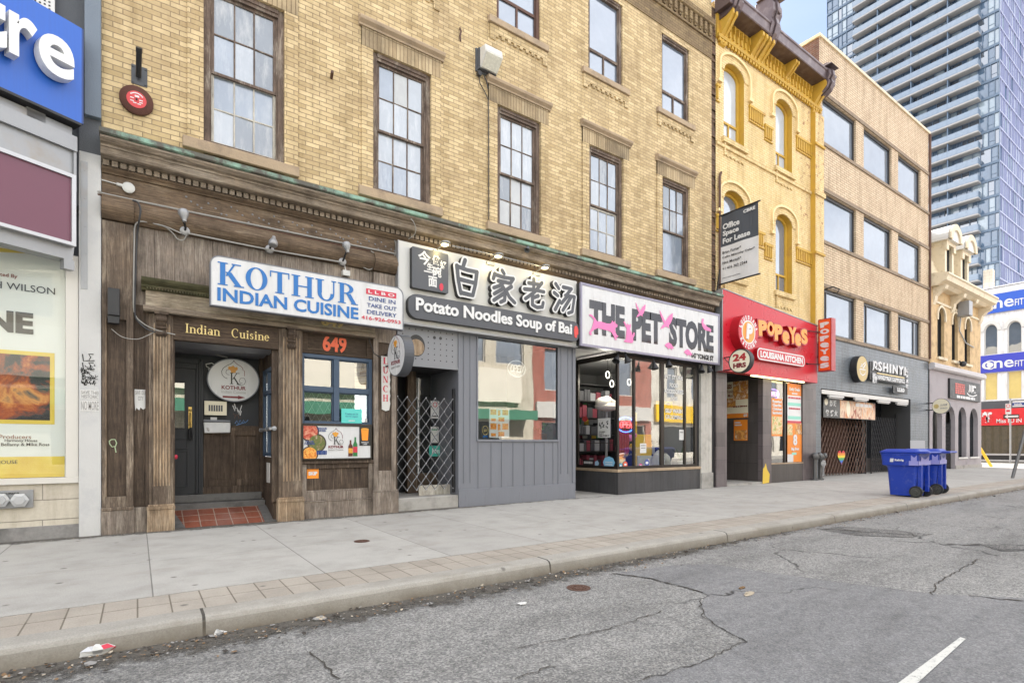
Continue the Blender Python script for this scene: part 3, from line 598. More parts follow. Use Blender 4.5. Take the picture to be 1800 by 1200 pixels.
def crack(pts, wd):
    b = MB(); z = RZ + .008; q = []
    for (x0, y0), (x1, y1) in zip(pts, pts[1:]):
        (ax, ay), (bx, by) = G(x0, y0, z), G(x1, y1, z); n = max(2, int(math.hypot(bx - ax, by - ay) / .05))
        for k in range(n): t = k / n; q.append((ax + (bx - ax) * t + random.uniform(-.018, .018), ay + (by - ay) * t + random.uniform(-.018, .018)))
    for k in range(len(q) - 1):
        (ax, ay), (bx, by) = q[k], q[k + 1]; L_ = math.hypot(bx - ax, by - ay) or 1; nx, ny = -(by - ay) / L_, (bx - ax) / L_
        w0 = wd * random.uniform(.12, .6); w1 = wd * random.uniform(.12, .6)
        b.poly([(ax + nx * w0, ay + ny * w0, z), (bx + nx * w1, by + ny * w1, z), (bx - nx * w1, by - ny * w1, z), (ax - nx * w0, ay - ny * w0, z)])
    tag(b.build('road_crack', DIRT), kind='structure')
crack([(1076, 1007), (1130, 1013), (1160, 1020), (1212, 1033), (1243, 1044)], .028)
crack([(1232, 1050), (1236, 1082), (1262, 1100), (1311, 1126), (1220, 1166), (1110, 1200)], .008)
crack([(1635, 1044), (1648, 1022), (1690, 1000), (1722, 980)], .014)
crack([(1700, 1045), (1760, 1052), (1830, 1058)], .03)
crack([(545, 1145), (575, 1170), (600, 1200)], .012)
crack([(900, 1138), (1000, 1120), (1090, 1098), (1170, 1070)], .010)
crack([(905, 1190), (990, 1165)], .012)
crack([(1435, 928), (1500, 932), (1620, 941)], .05)
crack([(1280, 992), (1400, 1012), (1640, 1044)], .006)
wl = MB(); z = RZ + .010
wl.poly([(*G(px, py, z), z) for px, py in ((1560, 1213), (1688, 1119), (1698, 1122), (1690, 1129), (1598, 1213))])
tag(wl.build('lane_marking', PAINT_W), kind='structure')
# grime and leaf litter lying in the gutter
gd = MB(); top, bot = [], []
xx = -2.5
while xx < 22:
    top.append((xx, -4.622)); bot.append((xx, -5.35)); xx += .5
for k in range(len(top) - 1): gd.poly([(*top[k], RZ + .006), (*bot[k], RZ + .006), (*bot[k + 1], RZ + .006), (*top[k + 1], RZ + .006)])
tag(gd.build('gutter_grime', drift('gutter_soil', (.088, .079, .067), .56), origin=(0, -4.62, RZ)), kind='structure')
LEAFS = [M('dead_leaf_brown', (.20, .12, .06), .8, var=.3), M('pale_chip', (.42, .36, .28), .8, var=.3), M('dark_grit', (.05, .042, .036), .9, var=.4), M('grey_grit', (.26, .25, .24), .9, var=.3)]
lf = MB()
for k in range(4200):
    x = -2.2 + (random.random() ** 1.6) * 24; d = abs(random.gauss(0, .17 if x < 5 else .10)) + .01; r = random.uniform(.003, .015) * (2.0 if random.random() < .06 else 1) * (1.5 if random.random() < .05 else 1)
    c = Vector((x, -4.63 - d, RZ + .008 + random.random() * .008)); n = random.choice((3, 4, 5)); tilt = random.uniform(-.5, .5); a0 = random.random() * 6
    lf.poly([c + Vector((math.cos(a0 + 6.28 * i / n) * r * random.uniform(.6, 1.2), math.sin(a0 + 6.28 * i / n) * r * random.uniform(.5, 1.2), math.cos(6.28 * i / n) * r * tilt + abs(r * tilt))) for i in range(n)], random.choices((0, 1, 2, 3), (3, 1, 7, 2))[0])
tag(lf.build('gutter_litter', LEAFS), 'thin drift of dead leaves and grit lying along the gutter', 'litter', kind='stuff')
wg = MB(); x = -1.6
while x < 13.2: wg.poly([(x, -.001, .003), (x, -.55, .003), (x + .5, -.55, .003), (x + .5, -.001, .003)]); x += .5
tag(wg.build('grime_contact_shade', drift('soil_contact_shade', (.105, .095, .082), .42), origin=(0, -.02, .003)), kind='structure')  # wall-foot grime that also puts contact shade into the pavement colour
for pts in ([(1440, 930), (1475, 924), (1560, 930), (1640, 938), (1600, 944), (1500, 940)], [(1720, 955), (1800, 958), (1830, 966), (1760, 968)]):
    gpoly('road_pothole', pts, A_POT, RZ + .006)
# wall-foot rubble
rb = MB()
for k in range(420):
    x = -1.0 + random.random() * 14; c = Vector((x, -.14 - abs(random.gauss(0, .05)), .002)); r = random.uniform(.003, .010)
    rb.ball(c, r, 5, random.choice((1, 3, 3)), (1, 1, .5))
tag(rb.build('wall_foot_grit', LEAFS), 'crumbs of mortar and grit along the foot of the shop fronts', 'grit', kind='stuff')
def cover(name, label, px, py, z, r, mat):
    x, y = G(px, py, z); b = MB(); b.lathe((x, y, z), (0, 0, 1), [(r * 1.12, .002), (r * 1.12, .006), (r, .007), (r * .97, .003), (r * .2, .005), (.01, .006)], 26)
    for k in range(10): a = 6.28 * k / 10; b.box(x + math.cos(a) * r * .6 - .012, x + math.cos(a) * r * .6 + .012, y + math.sin(a) * r * .6 - .012, y + math.sin(a) * r * .6 + .012, z + .003, z + .009)
    tag(b.build(name, mat), label, 'access cover')
cover('valve_cover', 'small round iron valve cover set in the pavement slabs', 636, 951, .0, .085, RUST)
cover('access_cover', 'round rusty access cover let into the road by the kerb', 1017, 1033, RZ, .10, RUST)
def crumple(name, label, px, py, z, sz, mats, sq=(1, .7, .35), cat='litter', seed=1, n=10):
    rnd = random.Random(seed); x, y = G(px, py, z); b = MB(); b.ball((0, 0, 0), 1, n)
    for q in b.v: q *= rnd.uniform(.62, 1.15); q.x *= sz * sq[0]; q.y *= sz * sq[1]; q.z = max(0, q.z + .5) * sz * sq[2]
    if len(mats) > 1: b.m = [rnd.choice(range(len(mats))) for _ in b.m]
    for q in b.v: q += Vector((x, y, z + .006))
    return tag(b.build(name, mats), label, cat)
crumple('paper_napkin', 'flattened white paper napkin lying in the gutter grime', 264, 1129, RZ, .085, [PAPER], (1.15, .5, .35), seed=2)
crumple('snack_wrapper', 'crumpled silver and red snack wrapper in the gutter', 172, 1150, RZ, .095, [PAPER, ALUM, RED_INK, PAPER, PAPER, ALUM], (1.1, .6, .5), seed=3)
crumple('paper_scrap', 'small torn white paper scrap beside the kerb foot', 388, 1112, RZ, .045, [PAPER], seed=5)
crumple('plastic_scrap', 'clear crumpled plastic scrap standing against the kerb', 383, 1118, RZ, .04, [PAPER, ALUM], (.9, .5, .8), seed=7)
crumple('orange_peel', 'small curl of orange peel lying in the gutter', 418, 1107, RZ, .022, [CHEF], seed=8)
crumple('bark_chip', 'long splinter of bark lying at the gutter edge', 55, 1168, RZ, .06, [LEAFS[1]], (1.5, .25, .25), seed=9)
crumple('stone_chip', 'pale broken stone chip lying by the kerb foot', 562, 1090, RZ, .05, [LEAFS[1], LEAFS[3]], seed=10)
crumple('dry_leaf', 'single curled dry leaf lying out on the smooth asphalt patch', 1316, 1046, RZ, .085, [LEAFS[1]], (1, .28, .25), seed=11)
crumple('twig_leaf', 'brown twisted leaf near the pale curled leaf on the road', 1304, 1035, RZ, .05, [LEAFS[0]], (1, .3, .3), seed=12)
crumple('crushed_cup', 'crushed pale paper cup lying on the rough road surface', 918, 1062, RZ, .045, [PAPER], (1, .6, .25), seed=13)
# ================================================================ long tan brick building
RX = 12.93
BB = thing('brick_building', 'long tan brick building of three storeys above the three wooden, grey and pet shop fronts', 'building', (6.3, 0, 0))
F0 = FACE(0)
WC = [1.33, 3.86, 6.41, 8.89, 11.40]
bw_, bz0, bz1 = 1.10, 5.56, 7.96
tz0, tz1 = 9.63, 11.60
w_ = MB()
holes = [(c - .75, 5.40, c + .75, 8.28) for c in WC] + [(c - .55, tz0, c + .55, tz1) for c in WC]
w_.wall(F0, -.39, RX, 4.6, 11.76, holes, 0, .14)
w_.box(-.388, (RX - .002), .32, 14, 3.6, 13.95)
for c in WC:
    w_.wall(F0, c - .75, c + .75, 5.40, 7.955, [(c - .55, bz0 - .16, c + .55, bz1 - .005)], .028, .17)
    for e in (-.75, .75): w_.poly([(c + e, 0, 5.4), (c + e, -.028, 5.4), (c + e, -.028, 8.28), (c + e, 0, 8.28)])
    # crenellated corbel under the top-floor sill
    pts = [(c - .72, 9.50), (c + .72, 9.50), (c + .72, 9.20)]; u = c + .72
    pts += [(c + .60, 9.20)]
    for k in range(8):
        a = c + .60 - .15 * k; pts += [(a, 9.33), (a - .075, 9.33), (a - .075, 9.27), (a - .15, 9.27)]
    pts += [(c - .60, 9.20), (c - .72, 9.20)]
    w_.fp(F0, pts, 0, .03)
w_.wall(F0, -.39, RX, 12.80, 14, [], .0)
w_.box(-.39, RX, -.05, .4, 13.95, 14.05)
w_.poly([(-.39, 0, 0), (-.39, 14, 0), (-.39, 14, 14), (-.39, 0, 14)])
w_.poly([(RX, .02, 4.6), (RX, 14, 4.6), (RX, 14, 14), (RX, .02, 14)])
w_.build('wall', B_TAN, BB)
fz = MB(); fz.wall(F0, -.39, RX, 11.76, 12.22, [], .02); fz.poly([(-.39, -.02, 11.76), (RX, -.02, 11.76), (RX, 0, 11.76), (-.39, 0, 11.76)])
fz.sweepx([(0, 12.22), (-.06, 12.22), (-.06, 12.27), (-.03, 12.30), (-.03, 12.58), (-.12, 12.62), (-.14, 12.74), (-.10, 12.80), (0, 12.80)], -.39, RX)
k = -.30
while k < RX - .1: fz.box(k, k + .10, -.095, -.031, 12.36, 12.58); fz.box(k + .015, k + .085, -.075, -.031, 12.30, 12.36); k += .21
fz.build('frieze', B_DARK, BB)
def casing(b, c, w, z0, z1, y0=.03, y1=.13, t=.085, top=.12, sill=.07):
    b.box(c - w / 2, c - w / 2 + t, y0, y1, z0, z1); b.box(c + w / 2 - t, c + w / 2, y0, y1, z0, z1)
    b.box(c - w / 2 + t, c + w / 2 - t, y0, y1, z1 - top, z1); b.box(c - w / 2 + t, c + w / 2 - t, y0 + .01, y1, z0, z0 + sill)
    b.box(c - w / 2 + t, c - w / 2 + t + .02, y0 + .03, y1, z0 + sill, z1 - top); b.box(c + w / 2 - t - .02, c + w / 2 - t, y0 + .03, y1, z0 + sill, z1 - top)
    b.box(c - w / 2 + t, c + w / 2 - t, y0 - .02, y0, z1 - top + .05, z1)
def sash(b, u0, u1, z0, z1, y, nx, nz, rail=.045, bar=.018, d=.03, mi=0, open_=0):
    b.box(u0, u0 + rail, y, y + d, z0, z1, mi); b.box(u1 - rail, u1, y, y + d, z0, z1, mi)
    b.box(u0 + rail, u1 - rail, y, y + d, z0, z0 + rail, mi); b.box(u0 + rail, u1 - rail, y, y + d, z1 - rail, z1, mi)
    iu0, iu1, iz0, iz1 = u0 + rail, u1 - rail, z0 + rail, z1 - rail
    for k in range(1, nx): a = iu0 + (iu1 - iu0) * k / nx; b.box(a - bar / 2, a + bar / 2, y + .004, y + d - .002, iz0, iz1, mi)
    for k in range(1, nz): a = iz0 + (iz1 - iz0) * k / nz; b.box(iu0, iu1, y + .006, y + d - .004, a - bar / 2, a + bar / 2, mi)
def panes(u0, u1, z0, z1, y, nx, nz, b, mats=1):
    for i in range(nx):
        for j in range(nz):
            a0, a1 = u0 + (u1 - u0) * i / nx, u0 + (u1 - u0) * (i + 1) / nx; c0, c1 = z0 + (z1 - z0) * j / nz, z0 + (z1 - z0) * (j + 1) / nz
            t = random.uniform(-.006, .006); t2 = random.uniform(-.004, .004)
            b.poly([(a0, y + t, c0), (a1, y - t, c0), (a1, y - t + t2, c1), (a0, y + t + t2, c1)], random.choices(range(mats), (5, 3, 1)[:mats])[0])
low = [W_SASHW, W_SASH, W_SASH, W_SASHW, W_SASH]
for i, c in enumerate(WC):
    fr = MB(); casing(fr, c, bw_, bz0, bz1)
    iu0, iu1, iz0, iz1 = c - .445, c + .445, bz0 + .07, bz1 - .12; mid = iz0 + (iz1 - iz0) * .47
    sash(fr, iu0, iu1, mid - .02, iz1, .075, 3, 2, .04, .016 if i else .02, .03)
    drop = .05 if i == 3 else 0
    win = fr.build('sash_window', W_SASH, BB)
    ls = MB(); sash(ls, iu0, iu1, iz0, mid + .02 - drop, .108, 3 if i < 4 else 1, 2 if i < 4 else 1, .04, .02, .03)
    ls.build('lower_sash', low[i], win)
    pn = MB(); panes(iu0 + .03, iu1 - .03, mid, iz1 - .03, .094, 3, 2, pn, 3); panes(iu0 + .03, iu1 - .03, iz0 + .03, mid - drop, .126, 3 if i < 4 else 1, 2 if i < 4 else 1, pn, 3)
    if drop: pn.poly([(iu0, .129, mid - .06), (iu1, .129, mid - .06), (iu1, .129, mid + .02), (iu0, .129, mid + .02)])
    pn.build('pane', [(GL_DUST, GL_DUST3, GL_DUST2), (GL_DUST2, GL_DUST, GL_DUST4), (GL_DUST2, GL_DUST4, GL_DUST3), (GL_DUST, GL_DUST2, GL_DUST3), (GL_DUST, GL_DUST3, GL_DUST3)][i], win)
    sl = MB(); sl.box(c - .81, c + .76, -.085, .10, 5.40, 5.555); sl.build('sill', STONE, win, bevel=.008)
    ln = MB(); ln.fb(F0, c - .75, c + .75, 7.96, 8.28, -.14, .0285); ln.build('lintel', B_TANFLAT, win)
    hd = MB(); hd.sweepx([(0, 8.28), (-.05, 8.28), (-.055, 8.31), (-.11, 8.35), (-.12, 8.39), (-.10, 8.42), (0, 8.45)], c - .80, c + .80); hd.build('hood_mould', STONE, win)
for i, c in enumerate(WC):
    fr = MB(); casing(fr, c, 1.10, tz0, tz1, .04, .14, .075, .10, .05)
    m1 = tz0 + .58
    fr.box(c - .47, c + .47, .075, .115, m1 - .03, m1 + .03); fr.box(c - .022, c + .022, .078, .115, tz0 + .05, m1 - .03)
    win = fr.build('upper_window', W_SASH if i != 2 else RUST, BB)
    pn = MB(); panes(c - .47, c + .47, m1, tz1 - .09, .10, 1, 1, pn); panes(c - .47, c + .47, tz0 + .04, m1, .104, 2, 1, pn); pn.build('pane', GL_SKY, win)
    sl = MB(); sl.box(c - .76, c + .74, -.075, .10, 9.50, 9.63); sl.build('sill', STONE, win, bevel=.008)
# shop cornice over the whole front
cn = MB()
cn.sweepx([(0, 5.27), (-.34, 5.225), (-.365, 5.22), (-.365, 5.165), (-.35, 5.155), (-.30, 5.14), (0, 5.14)], -.40, RX + .02)
cn.build('cornice_flashing', COPPER, BB)
cn = MB()
cn.sweepx([(.02, 5.139), (-.335, 5.139), (-.345, 5.11), (-.31, 5.07), (-.27, 5.055), (-.265, 5.03), (-.25, 5.025), (-.24, 4.945), (-.22, 4.93), (-.14, 4.925), (.02, 4.925)], -.39, RX)
cn.build('cornice', W_H, BB)
dn = MB(); dn.sweepx([(.02, 4.923), (-.07, 4.923), (-.07, 4.84), (.02, 4.84)], -.385, RX - .01)
k = -.37
while k < RX - .1: dn.box(k, k + .066, -.135, -.071, 4.845, 4.918); k += .092
dn.build('dentil_course', W_H, BB)
fm = MB(); fm.sweepx([(.02, 4.839), (-.11, 4.839), (-.10, 4.82), (-.06, 4.79), (-.05, 4.775), (.02, 4.775)], -.385, RX - .01)
fm.build('bed_moulding', W_HB, BB)
fr_ = MB(); fr_.box(-.385, RX - .01, -.025, .30, 4.48, 4.774); fr_.build('shop_frieze', W_HB, BB)
for k in range(44):
    x = .55 + k * .073 + random.uniform(-.02, .02); z = 4.70 - (k % 4) * .04 - (.03 if k % 7 > 3 else 0) + random.uniform(-.02, .015)
    st = MB(); st.lathe((x, -.025, z), (0, -1, 0), [(.015, 0), (.014, .006), (.006, .010)], 8); st.build('frieze_stud', STEEL, BB)
hr = MB(); prof = [(.02, 4.479), (-.05, 4.479)] + [(-.05 - .085 * math.sin(math.pi * k / 10), 4.47 - .30 * k / 10) for k in range(11)] + [(.02, 4.16)]
hr.sweepx(prof, -.04, 3.30); hr.sweepx([(p[0] - .03, p[1]) for p in prof], -.385, -.04); hr.sweepx([(p[0] - .03, p[1]) for p in prof], 3.30, 3.71)
hr.build('band_moulding', W_HB, BB)

# ---------------------------------------------------------------- the timber shop front
pl = MB(); pl.box(-.385, -.045, -.02, .3, .36, 4.15)
pl.box(-.385, -.335, -.055, -.021, .36, 4.15, 1); pl.box(-.125, -.045, -.055, -.021, .36, 4.15, 1); pl.box(-.335, -.125, -.055, -.021, .36, .50, 1); pl.box(-.335, -.125, -.055, -.021, 2.86, 4.15, 1)
pl.box(-.345, -.335, -.06, -.02, .5, 2.86, 2); pl.box(-.39, -.04, -.075, .3, .0, .36, 3); pl.box(-.385, -.045, -.088, .2, .32, .362, 1)
pl.build('pilaster', [W_DK, W_MID, W_LT, W_GR], BB, bevel=.005)
rs = MB(); rs.box(-.045, .125, .0, .3, 0, 3.1); rs.box(-.045, .125, -.03, .3, 0, .34, 1); rs.box(.088, .125, -.05, -.001, .34, 3.0)
rs.build('recessed_strip', [W_DK, W_GR], BB, bevel=.004)
def fluted(u0, u1, z1):
    p = MB(); p.box(u0, u1, -.06, .3, .36, z1); wd = u1 - u0
    p.box(u0 + .045, u1 - .03, -.085, -.061, .37, z1, 0); n = 5
    a0, a1 = u0 + .065, u1 - .05
    for k in range(n + 1):
        a = a0 + (a1 - a0) * k / n; p.lathe((a, -.083, .62), (0, 0, 1), [(.011, 0), (.013, .05), (.013, z1 - .80), (.008, z1 - .75)], 8, 1)
    p.box(u0 - .02, u1 + .015, -.11, .3, 0, .30, 1); p.box(u0 - .025, u1 + .02, -.12, .28, .30, .345, 1); p.box(u0 - .01, u1 + .01, -.10, .28, .345, .37, 1)
    o = p.build('fluted_pilaster', [W_MID, W_LT], BB, bevel=.004)
    cpb = MB(); m = (u0 + u1) / 2
    prof = [(-.062, 2.66), (-.10, 2.68), (-.115, 2.72), (-.095, 2.76), (-.10, 2.80), (-.135, 2.84), (-.165, 2.90), (-.165, 2.97), (-.062, 2.98)]
    cpb.prism([(m - .055, y, z) for y, z in prof], [(m + .055, y, z) for y, z in prof])
    for zz, rr, yy in ((2.72, .03, -.095), (2.91, .042, -.135), (2.80, .02, -.105)):
        cpb.lathe((m - .063, yy, zz), (1, 0, 0), [(rr, 0), (rr, .126)], 12)
    cpb.box(m - .08, m + .08, -.185, -.062, 2.972, 3.0)
    cpb.build('scroll_bracket', W_DK, o)
fluted(.125, .41, 2.99); fluted(1.79, 2.14, 2.99)
lt = MB(); lt.box(.41, 1.79, -.05, .3, 2.66, 2.995); lt.box(.41, 1.79, -.062, -.051, 2.66, 2.70); lt_o = lt.build('door_lintel', W_HD, BB, bevel=.004)
fl = FACE(-.051)
def px_box(fr, x0, y0, x1, y1):
    a, b = fr.hit(x0, y0), fr.hit(x1, y1); return a[0], b[0], min(a[1], b[1]), max(a[1], b[1])
serif('gilt_lettering', 'Indian', fl, GOLD, lt_o, .555, .985, 2.775, 2.905, .15)
serif('gilt_lettering', 'Cuisine', fl, GOLD, lt_o, 1.135, 1.655, 2.775, 2.905, .15)
hd = MB()
hd.sweepx([(.05, 3.0), (-.15, 3.0), (-.16, 3.02), (-.15, 3.05), (-.12, 3.08), (.05, 3.08)], .06, 3.31)
hd.build('hood_moulding', W_H, BB)
hf = MB(); hf.box(.09, 3.31, -.10, .05, 3.08, 3.29); hf.build('hood_frieze', wood('flaking_frieze_wood', (.10, .08, .06), (.34, .28, .20), (.50, .44, .36), 'x', light_pos=(.42, .7)), BB)
hc = MB(); hc.sweepx([(.05, 3.29), (-.12, 3.29), (-.135, 3.31), (-.17, 3.325), (-.175, 3.345), (-.22, 3.37), (-.25, 3.40), (-.26, 3.43), (.05, 3.45)], .04, 3.31)
k = .1
while k < 3.25: hc.box(k, k + .018, -.165, -.137, 3.30, 3.325); k += .034
hc.build('hood_cornice', wood('mossy_cornice_wood', (.03, .032, .012), (.10, .095, .05), (.22, .17, .11), 'x', light_pos=(.55, .75)), BB)
bd = MB(); x = -.04
while x < 3.30:
    e = min(3.31, x + .235); bd.box(x + .002, e - .002, .0 + random.uniform(0, .004), .28, 3.10, 4.17); x = e
bd.build('fascia_board', W_GR, BB, bevel=.002)
rp_ = MB(); rp_.box(3.31, 3.72, -.02, .3, .40, 4.15)
rp_.box(3.31, 3.395, -.045, -.021, .40, 4.15, 1); rp_.box(3.635, 3.72, -.045, -.021, .40, 4.15, 1); rp_.box(3.395, 3.635, -.045, -.021, .40, .74, 1); rp_.box(3.395, 3.635, -.045, -.021, 2.95, 4.15, 1)
rp_.box(3.29, 3.75, -.085, .3, 0, .37, 1); rp_.box(3.295, 3.745, -.07, .3, .37, .405, 1)
rp_.build('pilaster', [W_DK, W_GR], BB, bevel=.005)
# numbered panel and blue window
np_ = MB(); np_.box(2.14, 3.31, .05, .3, 2.66, 3.0); np_.box(2.14, 2.24, .02, .05, 2.66, 3.0); np_.box(3.21, 3.31, .02, .05, 2.66, 3.0); np_.box(2.24, 3.21, .02, .05, 2.66, 2.71); np_.box(2.24, 3.21, .02, .05, 2.965, 3.0)
tp = np_.build('number_panel', W_HD, BB, bevel=.004)
a = px_box(FACE(.05), 567, 617, 609, 592); txt('street_number', '649', FACE(.05), ORANGE_INK, tp, a[0], a[1], a[2], a[3], bold=.035)
serif_o = txt('gilt_number', '649', FACE(-.10), GOLD, BB, 2.42, 2.78, 3.10, 3.26, bold=.04)
bwf = MB(); yb = .03
bwf.box(2.14, 2.185, yb, .12, 1.53, 2.655); bwf.box(3.255, 3.31, yb, .12, 1.53, 2.655); bwf.box(2.185, 3.255, yb, .12, 2.60, 2.655); bwf.box(2.185, 3.255, yb, .12, 1.53, 1.575)
bwf.box(2.655, 2.745, yb - .01, .12, 1.575, 2.60); bwf.box(2.185, 2.655, yb + .005, .12, 2.05, 2.14); bwf.box(2.745, 3.255, yb + .005, .12, 2.05, 2.14)
for (q0, q1) in ((2.185, 2.655), (2.745, 3.255)):
    for (z0, z1) in ((1.575, 2.05), (2.14, 2.60)):
        bwf.box(q0, q0 + .015, yb + .03, .12, z0, z1); bwf.box(q1 - .015, q1, yb + .03, .12, z0, z1); bwf.box(q0 + .015, q1 - .015, yb + .03, .12, z1 - .015, z1)
bw = bwf.build('display_window', P_BLUE, BB, bevel=.003)
pn = MB(); pn.poly([(2.18, .10, 1.57), (3.26, .10, 1.57), (3.26, .10, 2.61), (2.18, .10, 2.61)]); pn.build('pane', GL_SHOP, bw)
ld = MB()      # leaded lattice behind the lower lights
for q0, q1 in ((2.20, 2.65), (2.75, 3.25)):
    for s_ in (-1, 1):
        for k in range(-2, 5):
            x0 = q0 + k * .13; pts = []
            for t in range(9):
                z = 1.575 + .47 * t / 8; x = (x0 + .26 * t / 8) if s_ > 0 else (x0 + .26 - .26 * t / 8)
                if q0 <= x <= q1: pts.append((x, .135, z))
            if len(pts) > 1: ld.tube(pts, .004, 4)
ld.build('lattice', GALV, bw)
lw = MB(); lw.box(2.14, 3.31, -.045, .3, .88, .93); lw.box(2.16, 3.29, -.02, .3, .93, 1.53)
lw.box(2.14, 3.31, .03, .3, .28, .88); lw.box(2.14, 2.215, -.01, .03, .28, .88, 1); lw.box(3.235, 3.31, -.01, .03, .28, .88, 1); lw.box(2.215, 3.235, -.005, .03, .80, .88); lw.box(2.215, 3.235, -.005, .03, .28, .42, 1); lw.box(2.215, 3.235, .005, .03, .42, .45, 1)
lw.box(2.14, 3.31, -.03, .3, 0, .28, 1); lw.box(2.14, 3.31, -.04, .1, .265, .281, 1)
lw.build('stall_riser', [W_DK, W_GR], BB, bevel=.005)
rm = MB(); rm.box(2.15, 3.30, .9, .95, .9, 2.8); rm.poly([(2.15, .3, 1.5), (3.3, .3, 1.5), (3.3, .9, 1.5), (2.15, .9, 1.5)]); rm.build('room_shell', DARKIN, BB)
# recessed entrance
en = MB(); en.box(.405, .43, -.01, 1.0, .0, 2.7, 1); en.box(.43, 1.72, .93, 1.0, .0, 2.75, 0)
en.box(.86, 1.70, .90, .929, .41, 1.50, 1); en.box(.86, 1.70, .87, .90, 1.42, 1.47, 1)
for q0, q1 in ((.86, .93), (1.235, 1.315), (1.62, 1.70)): en.box(q0, q1, .875, .90, .52, 1.42, 2)
for q0, q1 in ((.93, 1.235), (1.315, 1.62)): en.box(q0, q1, .875, .90, 1.34, 1.42, 2); en.box(q0, q1, .875, .90, .52, .62, 2); en.box(q0 + .0, q1, .882, .90, .62, .635, 3)
en.box(.85, 1.70, .855, .90, .40, .52, 1)
en.build('entrance_lining', [P_CHAR, W_DK, W_DK, W_DK], BB, bevel=.003)
ce = MB(); ce.poly([(.41, -.0, 2.70), (1.79, 0, 2.70), (1.72, .95, 2.62), (.41, .95, 2.62)]); ce.poly([(.41, .05, 2.66), (1.75, .05, 2.66), (1.74, .35, 2.62), (.41, .35, 2.62)]); ce.build('entrance_ceiling', P_PERF, BB)
dr = MB(); dr.box(.43, .755, .885, .93, .41, 2.38, 0)
for z0, z1 in ((.55, 1.08), (1.14, 1.27)): dr.box(.43, .645, .893, .897, z0, z1); dr.box(.43, .655, .872, .884, z0 - .022, z0, 0); dr.box(.43, .655, .872, .884, z1, z1 + .022, 0); dr.box(.633, .655, .871, .884, z0, z1)
do = dr.build('entrance_door', P_CHAR, BB, bevel=.003)
dg = MB(); dg.box(.43, .625, .872, .884, 1.42, 1.45); dg.box(.43, .625, .872, .884, 2.15, 2.18); dg.box(.60, .625, .872, .884, 1.45, 2.15); dg.build('glazing_bead', IRON, do)
dp = MB(); dp.poly([(.43, .879, 1.45), (.60, .879, 1.45), (.60, .879, 2.15), (.43, .879, 2.15)]); dp.build('pane', GL_SHOP, do)
db = MB(); db.box(.43, .60, .8795, .884, 1.45, 2.15); db.build('glazing_back', DARKIN, do)
dh = MB(); dh.box(.655, .70, .876, .884, 1.44, 1.78); dh.tube([(.678, .85, 1.47), (.678, .845, 1.53), (.678, .845, 1.63), (.678, .87, 1.69)], .012, 8); dh.ball((.678, .86, 1.73), .02, 10); dh.build('handle', BRASS, do)
dk = MB(); dk.tube([(.678, .85, 1.46), (.655, .84, 1.38), (.66, .84, 1.27), (.69, .84, 1.26), (.70, .84, 1.36), (.685, .85, 1.46)], .014, 6); dk.build('hanging_lock', IRON, do)
df = MB(); df.box(.755, .79, .86, .95, .41, 2.46); df.box(.79, .82, .845, .95, .41, 2.50); df.box(.82, .855, .86, .95, .41, 2.54); df.box(.43, .755, .86, .95, 2.38, 2.46); df.box(.43, .79, .85, .95, 2.46, 2.54)
df.build('door_frame', P_CHAR, BB, bevel=.004)
ft = MB(); ft.poly([(.43, 0.0, .006), (1.60, 0.0, .006), (1.60, .62, .20), (.43, .62, .20)]); ft.build('entrance_tiles', T_TERRA, BB)
fs = MB(); fs.poly([(1.60, 0, .008), (1.80, 0, .008), (1.72, .62, .205), (1.60, .62, .202)]); fs.poly([(.41, 0.0, .008), (.56, 0.0, .008), (.43, .62, .206), (.41, .62, .206)]); fs.box(.41, 1.72, .62, .95, .0, .285); fs.box(.42, 1.70, .80, .95, .285, .405)
fs.build('entrance_step', DSTEP, BB, bevel=.01)
# blue window in the entrance return
sw = MB(); xr = 1.70
sw.box(xr, 1.79, .0, .06, .3, 2.66, 0); sw.box(xr - .03, xr + .06, .84, .93, .30, 2.66, 0); sw.box(xr + .03, 1.79, .06, .84, .0, .99, 0); sw.box(xr + .02, xr + .05, .10, .80, .42, .50, 0)
sw.box(xr + .03, 1.79, .06, .84, 2.42, 2.66, 0)
sw.build('entrance_return', W_DK, BB, bevel=.004)
s2 = MB(); 
for y0, y1 in ((.06, .12), (.42, .48), (.78, .84)): s2.box(xr + .02, xr + .07, y0, y1, 1.0, 2.42)
for z0, z1 in ((1.0, 1.06), (2.0, 2.07), (2.36, 2.42)): s2.box(xr + .022, xr + .068, .12, .42, z0, z1); s2.box(xr + .022, xr + .068, .48, .78, z0, z1)
s2o = s2.build('side_window', P_BLUE, BB, bevel=.003)
s3 = MB(); s3.poly([(xr + .045, .1, 1.02), (xr + .045, .8, 1.02), (xr + .045, .8, 2.4), (xr + .045, .1, 2.4)]); s3.build('pane', GL_SHOP, s2o)
s4 = MB(); s4.box(xr + .018, xr + .03, .30, .52, .58, .90); s4.build('vent_plate', P_WHITE, BB)

# ---------------------------------------------------------------- grey boarded shop front
gp = MB(); gp.wall(F0, 4.98, 7.92, .33, 3.45, [(5.42, 1.29, 7.43, 3.28)], 0, .16); gp.poly([(7.92, 0, 0), (7.92, 1.7, 0), (7.92, 1.7, 3.5), (7.92, 0, 3.5)]); gp.poly([(4.98, 0, 0), (4.98, 1.2, 0), (4.98, 1.2, 3.5), (4.98, 0, 3.5)])
x = 5.20
for x in (5.10, 5.24, 7.52, 7.72): gp.box(x, x + .012, -.012, -.001, .55 if x > 7 else .45, 3.40)
for k, x in enumerate((5.42, 5.72, 5.97, 6.25, 6.53, 6.80, 7.06, 7.30, 7.44)): gp.box(x, x + .014, -.014, -.001, .33, 1.24)
gp.box(4.98, 7.92, -.035, .0, 0, .335); gp.box(4.98, 5.05, -.02, 0, .34, 3.4); gp.box(7.85, 7.93, -.025, 0, .34, 3.45)
